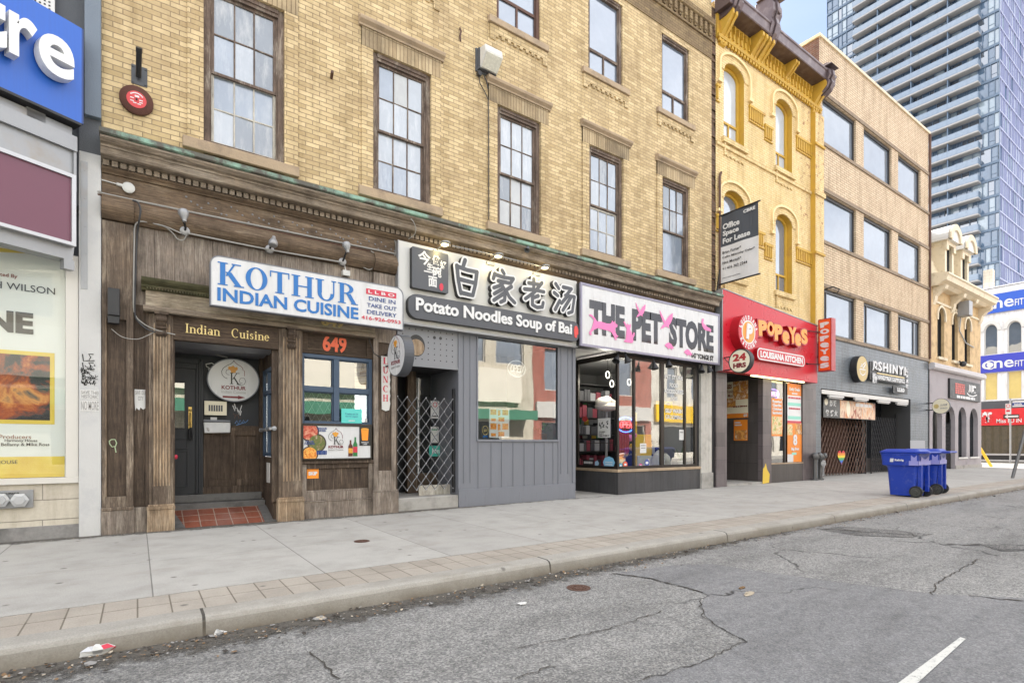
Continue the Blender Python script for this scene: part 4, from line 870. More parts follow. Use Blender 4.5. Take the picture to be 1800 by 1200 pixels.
gp.build('boarded_wall', P_GREY, BB, bevel=.002)
gw = MB()
gw.box(5.39, 7.46, -.03, .03, 1.25, 1.29); gw.box(5.39, 7.46, -.02, .03, 3.28, 3.31); gw.box(5.39, 5.42, -.02, .03, 1.29, 3.28); gw.box(7.43, 7.46, -.02, .03, 1.29, 3.28)
gwo = gw.build('shop_window', P_GREY, BB, bevel=.002)
pn = MB(); pn.poly([(5.42, .02, 1.29), (7.43, .02, 1.29), (7.43, .02, 3.28), (5.42, .02, 3.28)]); pn.build('pane', GL_SHOP, gwo)
rm = MB(); rm.box(5.0, 7.9, 2.6, 2.65, .3, 3.5); rm.box(4.985, 5.0, .17, 2.6, .3, 3.5); rm.box(7.88, 7.9, .17, 2.6, .3, 3.5); rm.box(5.0, 7.88, .17, 2.6, .28, .3); rm.box(5.0, 7.88, .17, 2.6, 3.45, 3.5); rm.box(5.3, 7.6, .18, .6, 1.2, 1.26, 1)
rm.build('room_shell', [GREYIN, W_DK], BB)
pp = MB(); pp.box(3.76, 4.98, -.0, .05, 2.60, 3.45); pp.box(3.76, 4.98, -.012, 0, 2.60, 2.64)
pd = pp; a = px_box(F0, 717, 625, 747, 590); pd.fp(F0, ell((a[0] + a[1]) / 2, (a[2] + a[3]) / 2, (a[1] - a[0]) / 2, (a[3] - a[2]) / 2, 28), 0.0, .003, 1)
pd.fp(F0, ell((a[0] + a[1]) / 2, (a[2] + a[3]) / 2 - .03, (a[1] - a[0]) / 2 - .015, (a[3] - a[2]) / 2 - .05, 28), .003, .005, 2)
for i in range(9):
    for j in range(6):
        x, z = 3.86 + i * .125, 2.74 + j * .105
        big = (j == 4 and i in (5, 6))
        if (a[0] - .03 < x < a[1] + .03) and (a[2] - .03 < z < a[3] + .03): continue
        pd.fp(F0, ell(x, z, .03 if big else .012, .03 if big else .012, 12), 0, .003, 1)
pd.build('perforated_panel', [P_PERF, BLACK_INK, W_LT], BB)
dl = MB(); dl.box(3.74, 3.76, .0, 1.2, .2, 2.7, 0); dl.box(3.76, 4.98, 1.15, 1.2, .2, 2.75, 1); dl.box(3.76, 4.98, .05, 1.2, 2.62, 2.66, 1); dl.box(4.30, 4.48, .78, .90, .24, 2.62, 0); dl.box(4.48, 4.96, .80, .86, .24, .62, 0); dl.box(3.76, 3.95, .95, 1.1, .24, 2.6, 0)
dl.box(4.52, 4.545, .78, .82, .62, 2.5, 2)
dl.build('door_lining', [W_DK, DARKIN, WHITE_INK], BB, bevel=.004)
ds = MB(); ds.box(3.74, 4.98, -.02, 1.2, .0, .235); ds.build('door_step', CONC, BB, bevel=.012)
rr = MB(); rr.box(4.32, 4.975, .30, .34, .236, .42); rr.build('chipped_riser', W_SASHW, BB)
dgl = MB(); dgl.poly([(4.5, .81, .62), (4.96, .81, .62), (4.96, .81, 2.5), (4.5, .81, 2.5)]); dgl.build('door_glass', GL_SHOPC, BB)

# ---------------------------------------------------------------- pet shop front
ps = MB(); ps.box(9.28, 12.42, .0, .08, 0, .53, 0); ps.box(9.27, 9.34, .08, 1.5, 0, .53, 0); ps.build('plinth', T_BASE, BB)
ps = MB(); ps.box(9.25, 12.42, -.03, .14, .53, .60); ps.box(9.25, 9.40, .14, 1.5, .53, .60); ps.build('window_sill', STONE, BB, bevel=.006)
pw_ = MB()
for x0, x1 in ((9.27, 9.33), (9.83, 9.89), (10.83, 10.95), (11.77, 11.83), (12.21, 12.28)): pw_.box(x0, x1, .0, .07, .60, 3.28)
pw_.box(9.33, 12.21, .005, .065, .60, .67); pw_.box(9.27, 12.28, -.02, .1, 3.24, 3.36); pw_.box(9.27, 9.33, .07, 1.45, .60, .67); pw_.box(9.27, 9.33, 1.38, 1.45, .67, 3.28); pw_.box(9.27, 9.34, .1, 1.45, 3.24, 3.36); pw_.box(9.28, 9.32, .07, 1.38, 1.22, 1.235)
pwo = pw_.build('shop_window', ALUB, BB, bevel=.004)
pn = MB(); pn.poly([(9.33, .035, .66), (12.22, .035, .66), (12.22, .035, 3.25), (9.33, .035, 3.25)]); pn.build('pane', GL_SHOP, pwo)
pn = MB(); pn.poly([(9.30, .06, .66), (9.30, 1.40, .66), (9.30, 1.40, 3.25), (9.30, .06, 3.25)]); pn.build('pane', GL_SHOPC, pwo)
sf = MB(); sf.box(7.93, 9.27, .0, 1.7, 3.40, 3.5); sf.box(9.27, 12.91, -.05, .12, 3.36, 3.5); sf.build('soffit', P_WHITE, BB)
fc = MB(); fc.box(7.9, RX - .02, -.03, .1, 3.5, 4.475); fc.box(3.72, 7.9, -.02, .1, 3.45, 4.475); fc.build('sign_band', W_DK, BB)
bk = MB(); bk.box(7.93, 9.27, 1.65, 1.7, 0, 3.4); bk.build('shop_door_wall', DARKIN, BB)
pp = MB(); pp.box(12.43, 12.90, -.03, .2, .42, 3.36, 0); pp.box(12.41, 12.93, -.06, .2, 0, .42, 1); pp.box(12.28, 12.43, .04, .2, 0, 3.36, 2)
for k in range(3): pp.box(12.50 + k * .13, 12.53 + k * .13, -.04, -.03, .5, 3.3)
pp.build('pier', [M('grey_cream_pier_paint', (.46, .44, .40), .7, var=.1, scale=3, bump=.3, dirt=(.3, .28, .25), dscale=2), CONC, IRON], BB, bevel=.01)
sp = MB(); sp.box(12.935, 13.118, .03, .3, 0, 4.9); sp.build('party_strip', IRON, BB)
rm = MB(); rm.box(9.34, 12.9, 4.0, 4.05, .5, 3.5, 0); rm.box(12.45, 12.5, .15, 4, .5, 3.5, 0); rm.box(9.34, 12.45, .15, 4.0, .48, .5, 1); rm.box(9.34, 12.45, .15, 4.0, 3.45, 3.5, 0); rm.box(9.34, 9.36, 1.5, 4, .5, 3.5, 0); rm.build('room_shell', [GREYIN, W_MID], BB)
# ragged brown brick edge and downpipe at the right end
rg = MB(); z = 5.2
while z < 13.2: h_ = random.uniform(.06, .10); rg.box(RX + .001, 13.119, .04 - random.random() * .05, .1, z, z + h_); z += h_ + .005
rg.build('ragged_brick_edge', brick('old_brown_brick', (.15, .085, .05), (.10, .06, .04), (.12, .1, .08)), BB)
pp = MB(); pp.tube([(13.30, -.05, 8.75), (13.22, -.06, 8.6), (13.22, -.06, 5.30)], .035, 8); pp.build('downpipe', RUST, BB)
# ================================================================ signs and fittings on the brick building
def logo(fr, cu, cv, s, parent, d=.003, tagline=True):
    """arch outline, serif K with a chef's hat, two lines of lettering; s = height of the arch"""
    A = lambda pts: [(cu + x * s, cv + y * s) for x, y in pts]
    b = MB()
    left = A([(0, 1.0), (-.03, .93), (-.10, .86), (-.24, .78), (-.36, .68), (-.42, .55), (-.40, .42), (-.33, .33), (-.22, .28)])
    b.ribbon(fr, left, .018 * s, d, d + .002, 0)
    right = A([(0, 1.0), (.04, .93), (.12, .86), (.26, .78), (.31, .72), (.31, .66), (.37, .62), (.37, .42)])
    b.ribbon(fr, right, .018 * s, d, d + .002, 1)
    b.ribbon(fr, A([(-.14, .44), (-.22, .44), (-.28, .52), (-.24, .62), (-.15, .64)]), .014 * s, d, d + .002, 0)
    b.ribbon(fr, A([(.12, .08), (.24, .05), (.36, .10), (.42, .22), (.36, .34), (.24, .33), (.18, .24), (.22, .15), (.30, .14)]), .015 * s, d, d + .002, 0)
    hat = A([(-.10, .52), (.06, .52), (.07, .60), (.14, .66), (.12, .76), (.04, .74), (-.02, .80), (-.10, .75), (-.18, .76), (-.20, .66), (-.11, .60)])
    b.fp(fr, hat, d, d + .003, 2)
    o = b.build('logo_emblem', [BLACK_INK, DKRED_INK, CHEF], parent)
    serif('logo_letter', 'K', fr, BLACK_INK, parent, cu - .14 * s, cu + .24 * s, cv + .08 * s, cv + .52 * s, .13, d)
    txt('logo_name', 'KOTHUR', fr, DKRED_INK, parent, cu - .42 * s, cu + .42 * s, cv - .13 * s, cv + .02 * s, d, .002, .03)
    txt('logo_tagline', 'Indian Cuisine', fr, GREY_INK, parent, cu - .42 * s, cu + .42 * s, cv - .27 * s, cv - .17 * s, d, .002, 0)
# --- long restaurant sign
YS = -.40; f = FACE(YS)
t = thing('restaurant_sign', 'long white sign with blue lettering and rounded top corners above the timber doorway', 'sign', (2.25, YS, 3.15))
u0, u1 = X(370, YS), X(708.5, YS); v0, v1 = 3.135, 3.835
b = MB(); b.fp(f, rrect(u0, v0, u1, v1, .12, .0), -.10, 0); b.build('sign_box', WHITEPL, t, bevel=.004)
b = MB(); b.ring(f, rrect(u0 - .006, v0 - .006, u1 + .006, v1 + .006, .125, .001), rrect(u0 + .008, v0 + .008, u1 - .008, v1 - .008, .115, .001), -.102, .006); b.build('sign_rim', P_GREY, t)
def hb(fr, x0, y0, x1, y1): a, b_ = fr.hit(x0, y0), fr.hit(x1, y1); return min(a[0], b_[0]), max(a[0], b_[0]), min(a[1], b_[1]), max(a[1], b_[1])
lu0, lu1 = f.hit(382, 500)[0], f.hit(628, 500)[0]
serif('name_lettering', 'KOTHUR', f, BLUE_INK, t, lu0, lu1, 3.435, 3.755, .20)
txt('cuisine_lettering', 'INDIAN CUISINE', f, BLUE_INK, t, lu0, f.hit(630, 540)[0], 3.205, 3.395, bold=.028)
ru0, ru1 = f.hit(643, 520)[0], f.hit(697, 520)[0]
b = MB(); b.fb(f, ru0 + .005, ru1 - .005, 3.645, 3.735, .002, .005); b.build('licence_plate', RED_INK, t)
txt('licence_lettering', 'L L B O', f, WHITE_INK, t, ru0 + .04, ru1 - .04, 3.665, 3.715, .006, .002, .02)
txt('service_lettering', 'DINE IN', f, NAVY_INK, t, ru0 + .05, ru1 - .02, 3.545, 3.61, bold=.01)
txt('service_lettering', 'TAKE OUT', f, NAVY_INK, t, ru0 + .02, ru1, 3.435, 3.50, bold=.01)
txt('service_lettering', 'DELIVERY', f, NAVY_INK, t, ru0 + .02, ru1, 3.325, 3.39, bold=.01)
txt('phone_lettering', '416-926-0953', f, RED_INK, t, f.hit(635, 560)[0], f.hit(704, 560)[0], 3.225, 3.285, bold=.015)
b = MB()
for u in (u0 + .3, u1 - .5): b.box(u, u + .04, YS + .1, .0, 3.45, 3.49)
b.build('bracket', GALV, t)
# --- round sign in the recess
YR = .79; f = FACE(YR)
cu, cv = f.hit(411, 668)
t = thing('round_sign', 'round white restaurant sign with a red arrow hung inside the dark entrance', 'sign', (cu, YR, cv - .4))
b = MB(); b.fp(f, ell(cu, cv, .375, .345, 40), -.035, 0); b.build('sign_disc', WHITEPL, t)
b = MB(); b.ring(f, ell(cu, cv, .382, .352, 40), ell(cu, cv, .366, .336, 40), -.036, .006); b.build('sign_rim', P_GREY, t)
logo(f, cu + .0, cv - .10, .42, t)
b = MB(); b.fp(f, [(cu - .16, cv - .29), (cu + .06, cv - .29), (cu + .06, cv - .305), (cu + .17, cv - .275), (cu + .06, cv - .245), (cu + .06, cv - .26), (cu - .16, cv - .26)], .003, .006); b.build('arrow', DKRED_INK, t)
# --- oval projecting sign
XO = 3.45; f = CROSS(XO)
cy = -YX(705, XO); zc = ZX(703, 622, XO)
f = Fr((XO, 0, 0), (0, -1, 0), (0, 0, 1), (-1, 0, 0))
r_u = abs(YX(681, XO) - YX(712, XO)) / 2; r_v = (ZX(703, 586, XO) - ZX(703, 660, XO)) / 2
cu = -(YX(681, XO) + YX(712, XO)) / 2
t = thing('projecting_oval_sign', 'oval restaurant sign with dark rim projecting beside the vertical lunch strip', 'sign', (XO, -cu, zc - r_v))
b = MB(); b.fp(f, ell(cu, zc, r_u, r_v, 40), -.16, 0, 0); b.fp(f, ell(cu, zc, r_u * .95, r_v * .95, 40), 0, .004, 1); b.build('sign_box', [SIGN_GREY, WHITEPL], t)
logo(f, cu + .0, zc - .09, .43, t, .005)
b = MB(); b.tube([(XO + .08, -cu + r_u * .9, zc + .1), (XO + .08, -.02, zc + .1)], .015, 8); b.tube([(XO + .08, -cu + r_u * .9, zc - .1), (XO + .08, -.02, zc - .1)], .015, 8); b.build('bracket', IRON, t)
# --- vertical strip
f = FACE(-.048); a = hb(f, 670, 722, 686, 627)
t = thing('lunch_strip', 'narrow vertical white strip lettered LUNCH in red on the greyed pilaster', 'sign', ((a[0] + a[1]) / 2, -.048, a[2]))
b = MB(); n = 14; pts = [(a[0], a[3]), (a[1], a[3])] + [(a[1] - .012 * (k % 2), a[3] + (a[2] - a[3]) * k / n) for k in range(1, n)] + [(a[1] - .02, a[2] + .02), ((a[0] + a[1]) / 2, a[2]), (a[0] + .01, a[2] + .03)]
b.fp(f, pts[::-1], 0, .003); b.build('strip', WHITEPL2, t)
h_ = (a[3] - a[2] - .14) / 5
for k, ch in enumerate('LUNCH'):
    z1 = a[3] - .02 - k * h_; serif('letter', ch, f, RED_INK, t, a[0] + .03, a[1] - .04, z1 - h_ * .70, z1, .2, .004)
# --- menu light box under the blue window
YM = -.06; f = FACE(YM); m0, m1, z0, z1 = 2.13, 3.27, .945, 1.515
t = thing('menu_sign', 'wide white menu panel with dishes, bottles and a glass under the blue window', 'sign', (2.7, YM, z0))
b = MB(); b.fb(f, m0, m1, z0, z1, -.05, -.002, 0); b.ring(f, [(m0, z0), (m1, z0), (m1, z1), (m0, z1)], [(m0 + .022, z0 + .022), (m1 - .022, z0 + .022), (m1 - .022, z1 - .022), (m0 + .022, z1 - .022)], -.05, .012, 1); b.build('panel', [WHITEPL, ALUB], t)
logo(f, 2.665, 1.17, .29, t)
F_RED = flyer('print_red_dish', [(.10, .02, .015), (.42, .05, .03), (.55, .20, .12), (.65, .5, .35)], 22)
F_GRN = flyer('print_green_dish', [(.05, .05, .02), (.10, .14, .03), (.16, .13, .05), (.55, .5, .38)], 24)
F_ORG = flyer('print_orange_dish', [(.30, .05, .01), (.60, .17, .02), (.75, .38, .08), (.2, .3, .05)], 26)
BOWL = M('dark_bowl_print', (.04, .025, .02), .5, bump=0)
def clip(pts): return [(min(max(x, m0 + .023), m1 - .023), min(max(y, z0 + .023), z1 - .023)) for x, y in pts]
b = MB()
for cx, cz, rr, mi in ((2.24, 1.40, .155, 0), (2.36, 1.215, .15, 1), (2.25, 1.035, .13, 2)):
    b.fp(f, clip(ell(cx, cz, rr, rr, 30)), .001, .0025 + mi * .0006, 3); b.fp(f, clip(ell(cx, cz, rr * .86, rr * .86, 30)), .0027 + mi * .0006, .0035 + mi * .0006, mi)
b.build('dish_print', [F_RED, F_GRN, F_ORG, BOWL], t)
for tx, x0, zz in (('TANDOORI\nCHICKEN', 2.355, 1.40), ('PALAK\nPANEER', 2.17, 1.19), ('~~', 2.355, 1.03)): txt('dish_name', tx, f, NAVY_INK, t, x0, x0 + .16, zz, zz + .065, .006, .002, .03)
b = MB()
for cx, h_, mi in ((2.905, .27, 0), (2.985, .32, 1)):
    prof = [(.037, 0), (.037, .62), (.014, .78), (.013, 1)]
    b.fp(f, [(cx - r, z0 + .05 + h_ * q) for r, q in prof] + [(cx + r, z0 + .05 + h_ * q) for r, q in prof[::-1]], .002, .004, mi); b.fb(f, cx - .036, cx + .036, z0 + .05 + h_ * .2, z0 + .05 + h_ * .5, .0045, .006, 2 + mi)
b.build('bottle_print', [M('brown_bottle_print', (.09, .02, .01), bump=0), M('green_bottle_print', (.02, .16, .04), bump=0), CHEF, RED_INK], t)
b = MB(); b.fb(f, 3.055, 3.245, 1.17, 1.49, .001, .003, 0); b.fp(f, [(3.10, 1.26), (3.20, 1.26), (3.215, 1.45), (3.085, 1.45)], .0035, .005, 1); b.fp(f, ell(3.15, 1.45, .066, .022, 20), .0055, .007, 2); b.build('drink_print', [BLACK_INK, ORANGE_SIGN, CHEF], t)
txt('drink_name', 'MANGO\nLASSI', f, WHITE_INK, t, 3.09, 3.21, 1.185, 1.24, .006, .002, .03)
# --- small papers
def sheet(name, label, cat, fr, x0, y0, x1, y1, mat, texts=(), d=0., th=.003, extra=None, group=None):
    a = hb(fr, x0, y0, x1, y1); t = thing(name, label, cat, tuple(fr.P((a[0] + a[1]) / 2, a[2], d)), group)
    b = MB(); b.fb(fr, a[0], a[1], a[2], a[3], d, d + th); b.build('sheet', mat, t)
    W_, H_ = a[1] - a[0], a[3] - a[2]
    for s_, q0, q1, p0, p1, ink, bold in texts: txt('print', s_, fr, ink, t, a[0] + W_ * q0, a[0] + W_ * q1, a[2] + H_ * p0, a[2] + H_ * p1, d + th + .001, .001, bold)
    if extra: extra(t, a)
    return t, a
sheet('delivery_sticker', 'square orange sticker on the lower timber panel under the menu', 'sticker', FACE(-.0), 540.5, 841, 561, 822, ORANGE_SIGN, [('SKIP', .12, .88, .30, .66, WHITE_INK, .06)], d=-.03, th=.003)
f = FACE(.02); sheet('hiring_notice', 'turquoise paper notice standing in the lower right light of the blue window', 'notice', f, 600, 743, 636, 719, TEAL, [('Come on in', .18, .80, .58, .72, NAVY_INK, 0), ("we're open", .18, .80, .38, .54, NAVY_INK, 0), ('~', .35, .65, .14, .20, WHITE_INK, .02)])
x_, z_ = FACE(.02).hit(643, 742); b = MB(); b.lathe((x_, .015, z_ - .0), (0, 0, 1), [(.022, 0), (.026, .05), (.026, .06), (.02, .06)], 14); tag(b.build('tea_light_glass', ALUM), 'small glass tea light holder standing beside the turquoise notice', 'candle holder')
f = FACE(-.001)
t, a = sheet('torn_flyer', 'torn white flyer on the brown strip left of the fluted pilaster', 'flyer', f, 236.5, 706, 258, 685, PAPER, [('SAVE OUR', .06, .96, .58, .92, GREY_INK, .03), ('CITY', .28, .72, .12, .46, GREY_INK, .03)], d=.001)
b = MB(); base = a[2]; pts = [(a[0], base)]
for k in range(9): pts.append((a[0] + (a[1] - a[0]) * (k + .5) / 9, base - (.03 + .12 * random.random() * (1.2 - .1 * k))))
pts.append((a[1], base)); b.fp(f, pts, .001, .003); b.build('torn_edge', PAPER, t)
# --- intercom, letter box, rail
f = FACE(.885)
def icom(t, a):
    b = MB()
    for k in range(6): b.fb(f, a[0] + (a[1] - a[0]) * (.18 + .11 * k), a[0] + (a[1] - a[0]) * (.26 + .11 * k), a[2] + (a[3] - a[2]) * .28, a[2] + (a[3] - a[2]) * .72, .041, .044)
    b.build('call_button', SIGN_GREY, t)
sheet('intercom_panel', 'cream entry phone panel with a row of buttons above the letter box', 'intercom', f, 359, 729, 398, 706, CREAM_SIGN, th=.035, extra=icom, d=.005)
t = thing('letter_box', 'dented white metal letter box on the dark entrance wall', 'letter box', (1.25, .8, 1.35))
a = hb(f, 357, 761, 403.5, 742); b = MB(); b.fp(f, [(a[0] + .012, a[2]), (a[1], a[2] + .01), (a[1] + .006, a[3]), (a[0], a[3] - .006)], .006, .09); b.build('box', M('dented_white_enamel', (.56, .56, .56), .4, var=.2, scale=9, bump=.6, bscale=6, dirt=(.2, .18, .16), dscale=8, dpos=(.6, .68)), t, bevel=.01)
b = MB(); b.fp(f, [(a[0], a[3] + .006), (a[1], a[3] + .004), (a[1] - .005, a[3] + .028), (a[0], a[3] + .032)], .006, .11); b.build('lid', P_GREY, t); b = MB(); b.fb(f, a[0] + .10, a[0] + .19, a[3] + .03, a[3] + .075, .03, .034); b.build('letter', PAPER, t)
b = MB(); p0, p1 = Vector((1.685, .78, 1.43)), Vector((1.73, -.03, 1.44)); b.tube([p0, p1], .028, 12, 0); b.lathe(p0 + Vector((0, .02, 0)), (0, -1, 0), [(.034, 0), (.034, .03)], 12, 0); b.lathe(p0.lerp(p1, .45), p1 - p0, [(.034, -.02), (.034, .02)], 12, 0); b.lathe(p1, p1 - p0, [(.036, -.03), (.036, .01), (.02, .02)], 12, 0)
b.box(1.66, 1.70, -.02, .01, 1.42, 1.46); b.box(1.66, 1.72, .76, .80, 1.42, 1.46)
tag(b.build('grab_rail', GALV, smooth=True), 'short galvanised grab rail across the blue side window', 'rail')
b = MB(); x_, z_ = FACE(.0).hit(309, 800); b.lathe((.42, .03, z_ - .02), (1, 0, 0), [(.03, 0), (.03, .035), (.015, .045)], 12); b.box(.43, .455, .02, .04, z_ - .05, z_ + .01); tag(b.build('red_door_stop', RED_INK), 'small red knob fixed inside the entrance edge', 'knob')
# graffiti in the recess and on the left jamb
f = FACE(.925)
def scribble(name, label, fr, pts, wd, mat, d=.003):
    b = MB()
    for p in pts: b.ribbon(fr, [fr.hit(*q) for q in p], wd, d, d + .0015)
    return tag(b.build(name, mat), label, 'graffiti')
scribble('graffiti_tag', 'white scrawled tag on the dark entrance wall under the round sign', f, [[(409, 712), (413, 722), (416, 716), (420, 724)], [(412, 709), (414, 718)], [(417, 720), (420, 728), (423, 718), (425, 712)], [(422, 730), (424, 722)]], .012, WHITE_INK)
scribble('graffiti_tag', 'blue scrawled tag on the dark entrance wall beside the letter box', f, [[(413, 744), (416, 739), (419, 745), (422, 738), (425, 744), (428, 738), (431, 743), (436, 738)], [(415, 747), (434, 741)]], .010, M('faded_blue_marker', (.10, .22, .45), bump=0))
scribble('graffiti_tag', 'brown scrawled tag on the dark entrance wall beside the intercom', f, [[(410, 726), (414, 731), (418, 728), (420, 735), (424, 734)], [(412, 735), (415, 728)]], .010, RUST)
scribble('chalk_loop', 'pale chalk loop drawn behind the left edge of the round sign', f, [[(377, 652), (363, 644), (362, 640), (372, 638), (380, 642), (378, 650), (366, 648), (371, 660), (372, 680), (384, 694)]], .014, WHITEPL2)
f = FACE(-.021)
scribble('green_tag', 'pale green circle tag scrawled on the left brown pilaster panel', f, [[(192, 775), (196, 772), (202, 772), (205, 778), (203, 784), (197, 785), (193, 780), (192, 775)], [(202, 785), (204, 795)]], .012, M('pale_green_marker', (.34, .42, .26), bump=0))
# --- fittings above the doorway
def gooseneck(name, label, px, py, hpx, hpy, turn):
    t = thing(name, label, 'lamp', (0, 0, 0)); f = FACE(-.10)
    x, z = FACE(-.10).hit(px, py); hx, hz = FACE(-.30).hit(hpx, hpy); t.location = (x, -.06, z)
    b = MB(); b.lathe((x, -.06, z), (0, -1, 0), [(.062, 0), (.062, .05), (.05, .06), (.02, .065)], 16); b.build('back_box', GALV, t, smooth=True)
    b = MB(); b.tube([(x, -.11, z), (x + .005, -.15, z + .03), ((x + hx) / 2, -.19, (z + hz) / 2), (hx - .01, -.24, hz - .05), (hx, -.25, hz - .01)], .015, 8); b.build('arm', IRON, t, smooth=True)
    ax = Vector(turn).normalized(); b = MB(); b.lathe((hx, -.25, hz), ax, [(.026, -.06), (.028, -.03), (.045, .0), (.066, .05), (.068, .08), (.055, .105), (.02, .115)], 18); b.build('lamp_shade', GALV, t, smooth=True)
gooseneck('spot_lamp', 'left of three silver spot lamps on the brown board, lens facing out', 325, 406, 324, 380, (-.1, .15, 1))
gooseneck('spot_lamp', 'silver spot lamp tilted downward above the letters of the long white sign', 474, 438, 482, 420, (-.15, -.35, -.9))
gooseneck('spot_lamp', 'right of three silver spot lamps, nearest the slate noodle sign', 602, 460, 612, 436, (-.15, .15, 1))
def cable(name, label, pts, r, mat, Yd=-.03, cat='cable'):
    b = MB(); P = [(X(px, y), y, Z(px, py, y)) for px, py, y in [(p + (Yd,) if len(p) == 2 else p) for p in pts]]
    if len(P) == 2: pass
    else:
        Q = []
        for i in range(len(P) - 1):
            p0, p1, p2, p3 = (Vector(P[max(0, i - 1)]), Vector(P[i]), Vector(P[i + 1]), Vector(P[min(len(P) - 1, i + 2)]))
            for k in range(5):
                s_ = k / 5; Q.append(.5 * ((2 * p1) + (p2 - p0) * s_ + (2 * p0 - 5 * p1 + 4 * p2 - p3) * s_ * s_ + (3 * p1 - p0 - 3 * p2 + p3) * s_ ** 3))
        P = Q + [Vector(P[-1])]
    b.tube(P, r, 6); return tag(b.build(name, mat, smooth=True), label, cat)
cable('conduit', 'long grey conduit running along the frieze above the timber shop front', [(178, 337), (240, 353), (700, 447)], .014, CABLE_W, -.055, 'conduit')
cable('conduit', 'thin dark conduit clipped just under the long grey conduit', [(178, 341.5), (240, 357.5), (700, 451.5)], .010, RUST, -.055, 'conduit')
cable('conduit', 'pale conduit linking the back boxes of the three spot lamps', [(330, 410), (474, 439), (602, 461)], .012, CABLE_W, -.12, 'conduit')
cable('drop_cable', 'black cable dropping down the left pilaster edge from the conduit', [(233, 352, -.19), (242, 356, -.20), (247, 368, -.21), (245, 385, -.20), (242, 405, -.10), (240, 430, -.06), (238, 500, -.06), (237, 550, -.06), (244, 566, -.06), (262, 580, -.1), (285, 585, -.1)], .012, CABLE_B)
cable('drop_cable', 'grey cable looping from the left spot lamp down beside the black cable', [(318, 410, -.14), (290, 398, -.10), (262, 391, -.08), (244, 390, -.10), (237, 400, -.07), (236, 430, -.06), (235, 500, -.06), (236, 548, -.06), (250, 567, -.06), (275, 580, -.1), (308, 588, -.1)], .009, CABLE_W)
cable('drop_cable', 'slack pale cable sagging under the left spot lamp', [(270, 393, -.09), (290, 399, -.09), (304, 410, -.09), (312, 420, -.09), (322, 422, -.09), (328, 413, -.12)], .008, CABLE_W)
cable('drop_cable', 'looped grey cable hanging right of the third spot lamp', [(610, 466, -.04), (630, 466, -.05), (650, 474, -.06), (660, 462, -.07), (660, 448, -.08), (652, 441, -.08)], .008, CABLE_W)
cable('speaker_wire', 'thin sagging wire from the black speaker to the fluted pilaster', [(196, 578, -.1), (215, 592, -.1), (240, 596, -.1), (258, 590, -.1), (272, 583, -.1)], .005, CABLE_W)
x_, z_ = FACE(-.03).hit(226, 331); b = MB(); b.lathe((x_, -.025, z_), (0, -1, 0), [(.066, 0), (.072, .03), (.06, .038), (.01, .04)], 24); b.tube([(x_ - .06, -.04, z_ + .01), (x_ - .13, -.04, z_ + .018)], .022, 10); b.tube([(x_ - .13, -.04, z_ + .018), (X(178, -.04), -.04, z_ + .03)], .008, 6)
tag(b.build('junction_box', WHITEPL2, smooth=True), 'round white junction box on the brown frieze at the left end', 'junction box')
f = FACE(-.06); a = hb(f, 190, 560, 211, 512); b = MB(); b.fp(f, [(a[0], a[2] + .03), (a[1], a[2] + .03), (a[1], a[3]), (a[0], a[3])], 0, .14); b.fp(f, [(a[0], a[2] - .07), (a[1] - .005, a[2] - .07), (a[1], a[2] + .03), (a[0], a[2] + .03)], 0, .11)
tag(b.build('wall_speaker', SIGN_EDGE, bevel=.006), 'black box loudspeaker mounted on the left brown pilaster', 'speaker')
x_, z_ = FACE(-.03).hit(607, 482); b = MB(); b.box(x_ - .06, x_ + .06, -.10, -.0, z_ - .04, z_ + .05); b.tube([(x_, -.05, z_ + .05), (x_ - .02, -.05, z_ + .15)], .01, 6); tag(b.build('sign_transformer', WHITEPL2, bevel=.01), 'small white box fixed on top edge of the long white sign', 'electrical box')
x_, z_ = FACE(-.06).hit(649, 583); t = thing('weatherproof_box', 'grey weatherproof box with trailing wires below the right end of the long white sign', 'electrical box', (x_, -.03, z_)); b = MB(); b.lathe((x_, .0, z_), (0, -1, 0), [(.06, 0), (.06, .06), (.05, .07)], 8); b.box(x_ - .075, x_ + .075, -.05, -.01, z_ - .015, z_ + .045); b.build('box', GALV, t); b = MB(); b.tube([(x_, -.04, z_ - .06), (x_ + .005, -.05, z_ - .15), (x_ + .09, -.05, z_ - .36), (x_ + .22, -.05, z_ - .42)], .007, 6); b.build('wire', CABLE_B, t)
# conduit and boxes in the recess ceiling
t = thing('ceiling_conduit', 'pale conduit with square boxes under the entrance ceiling', 'conduit', (1.0, .8, 2.4)); f = FACE(.85)
P = lambda px, py, y=.82: (X(px, y), y, Z(px, py, y))
b = MB(); b.tube([P(318, 605), P(400, 612)], .010, 6); b.tube([P(318, 612), P(370, 617), P(385, 625), P(400, 628)], .010, 6); b.build('pipe', CABLE_W, t); b = MB(); a = hb(f, 307, 617, 320, 600); b.fb(f, a[0], a[1], a[2], a[3], 0, .08); a = hb(f, 398, 622, 409, 611); b.fb(f, a[0], a[1], a[2], a[3], 0, .06, 1); b.build('box', [GALV, RED_DEEP], t)
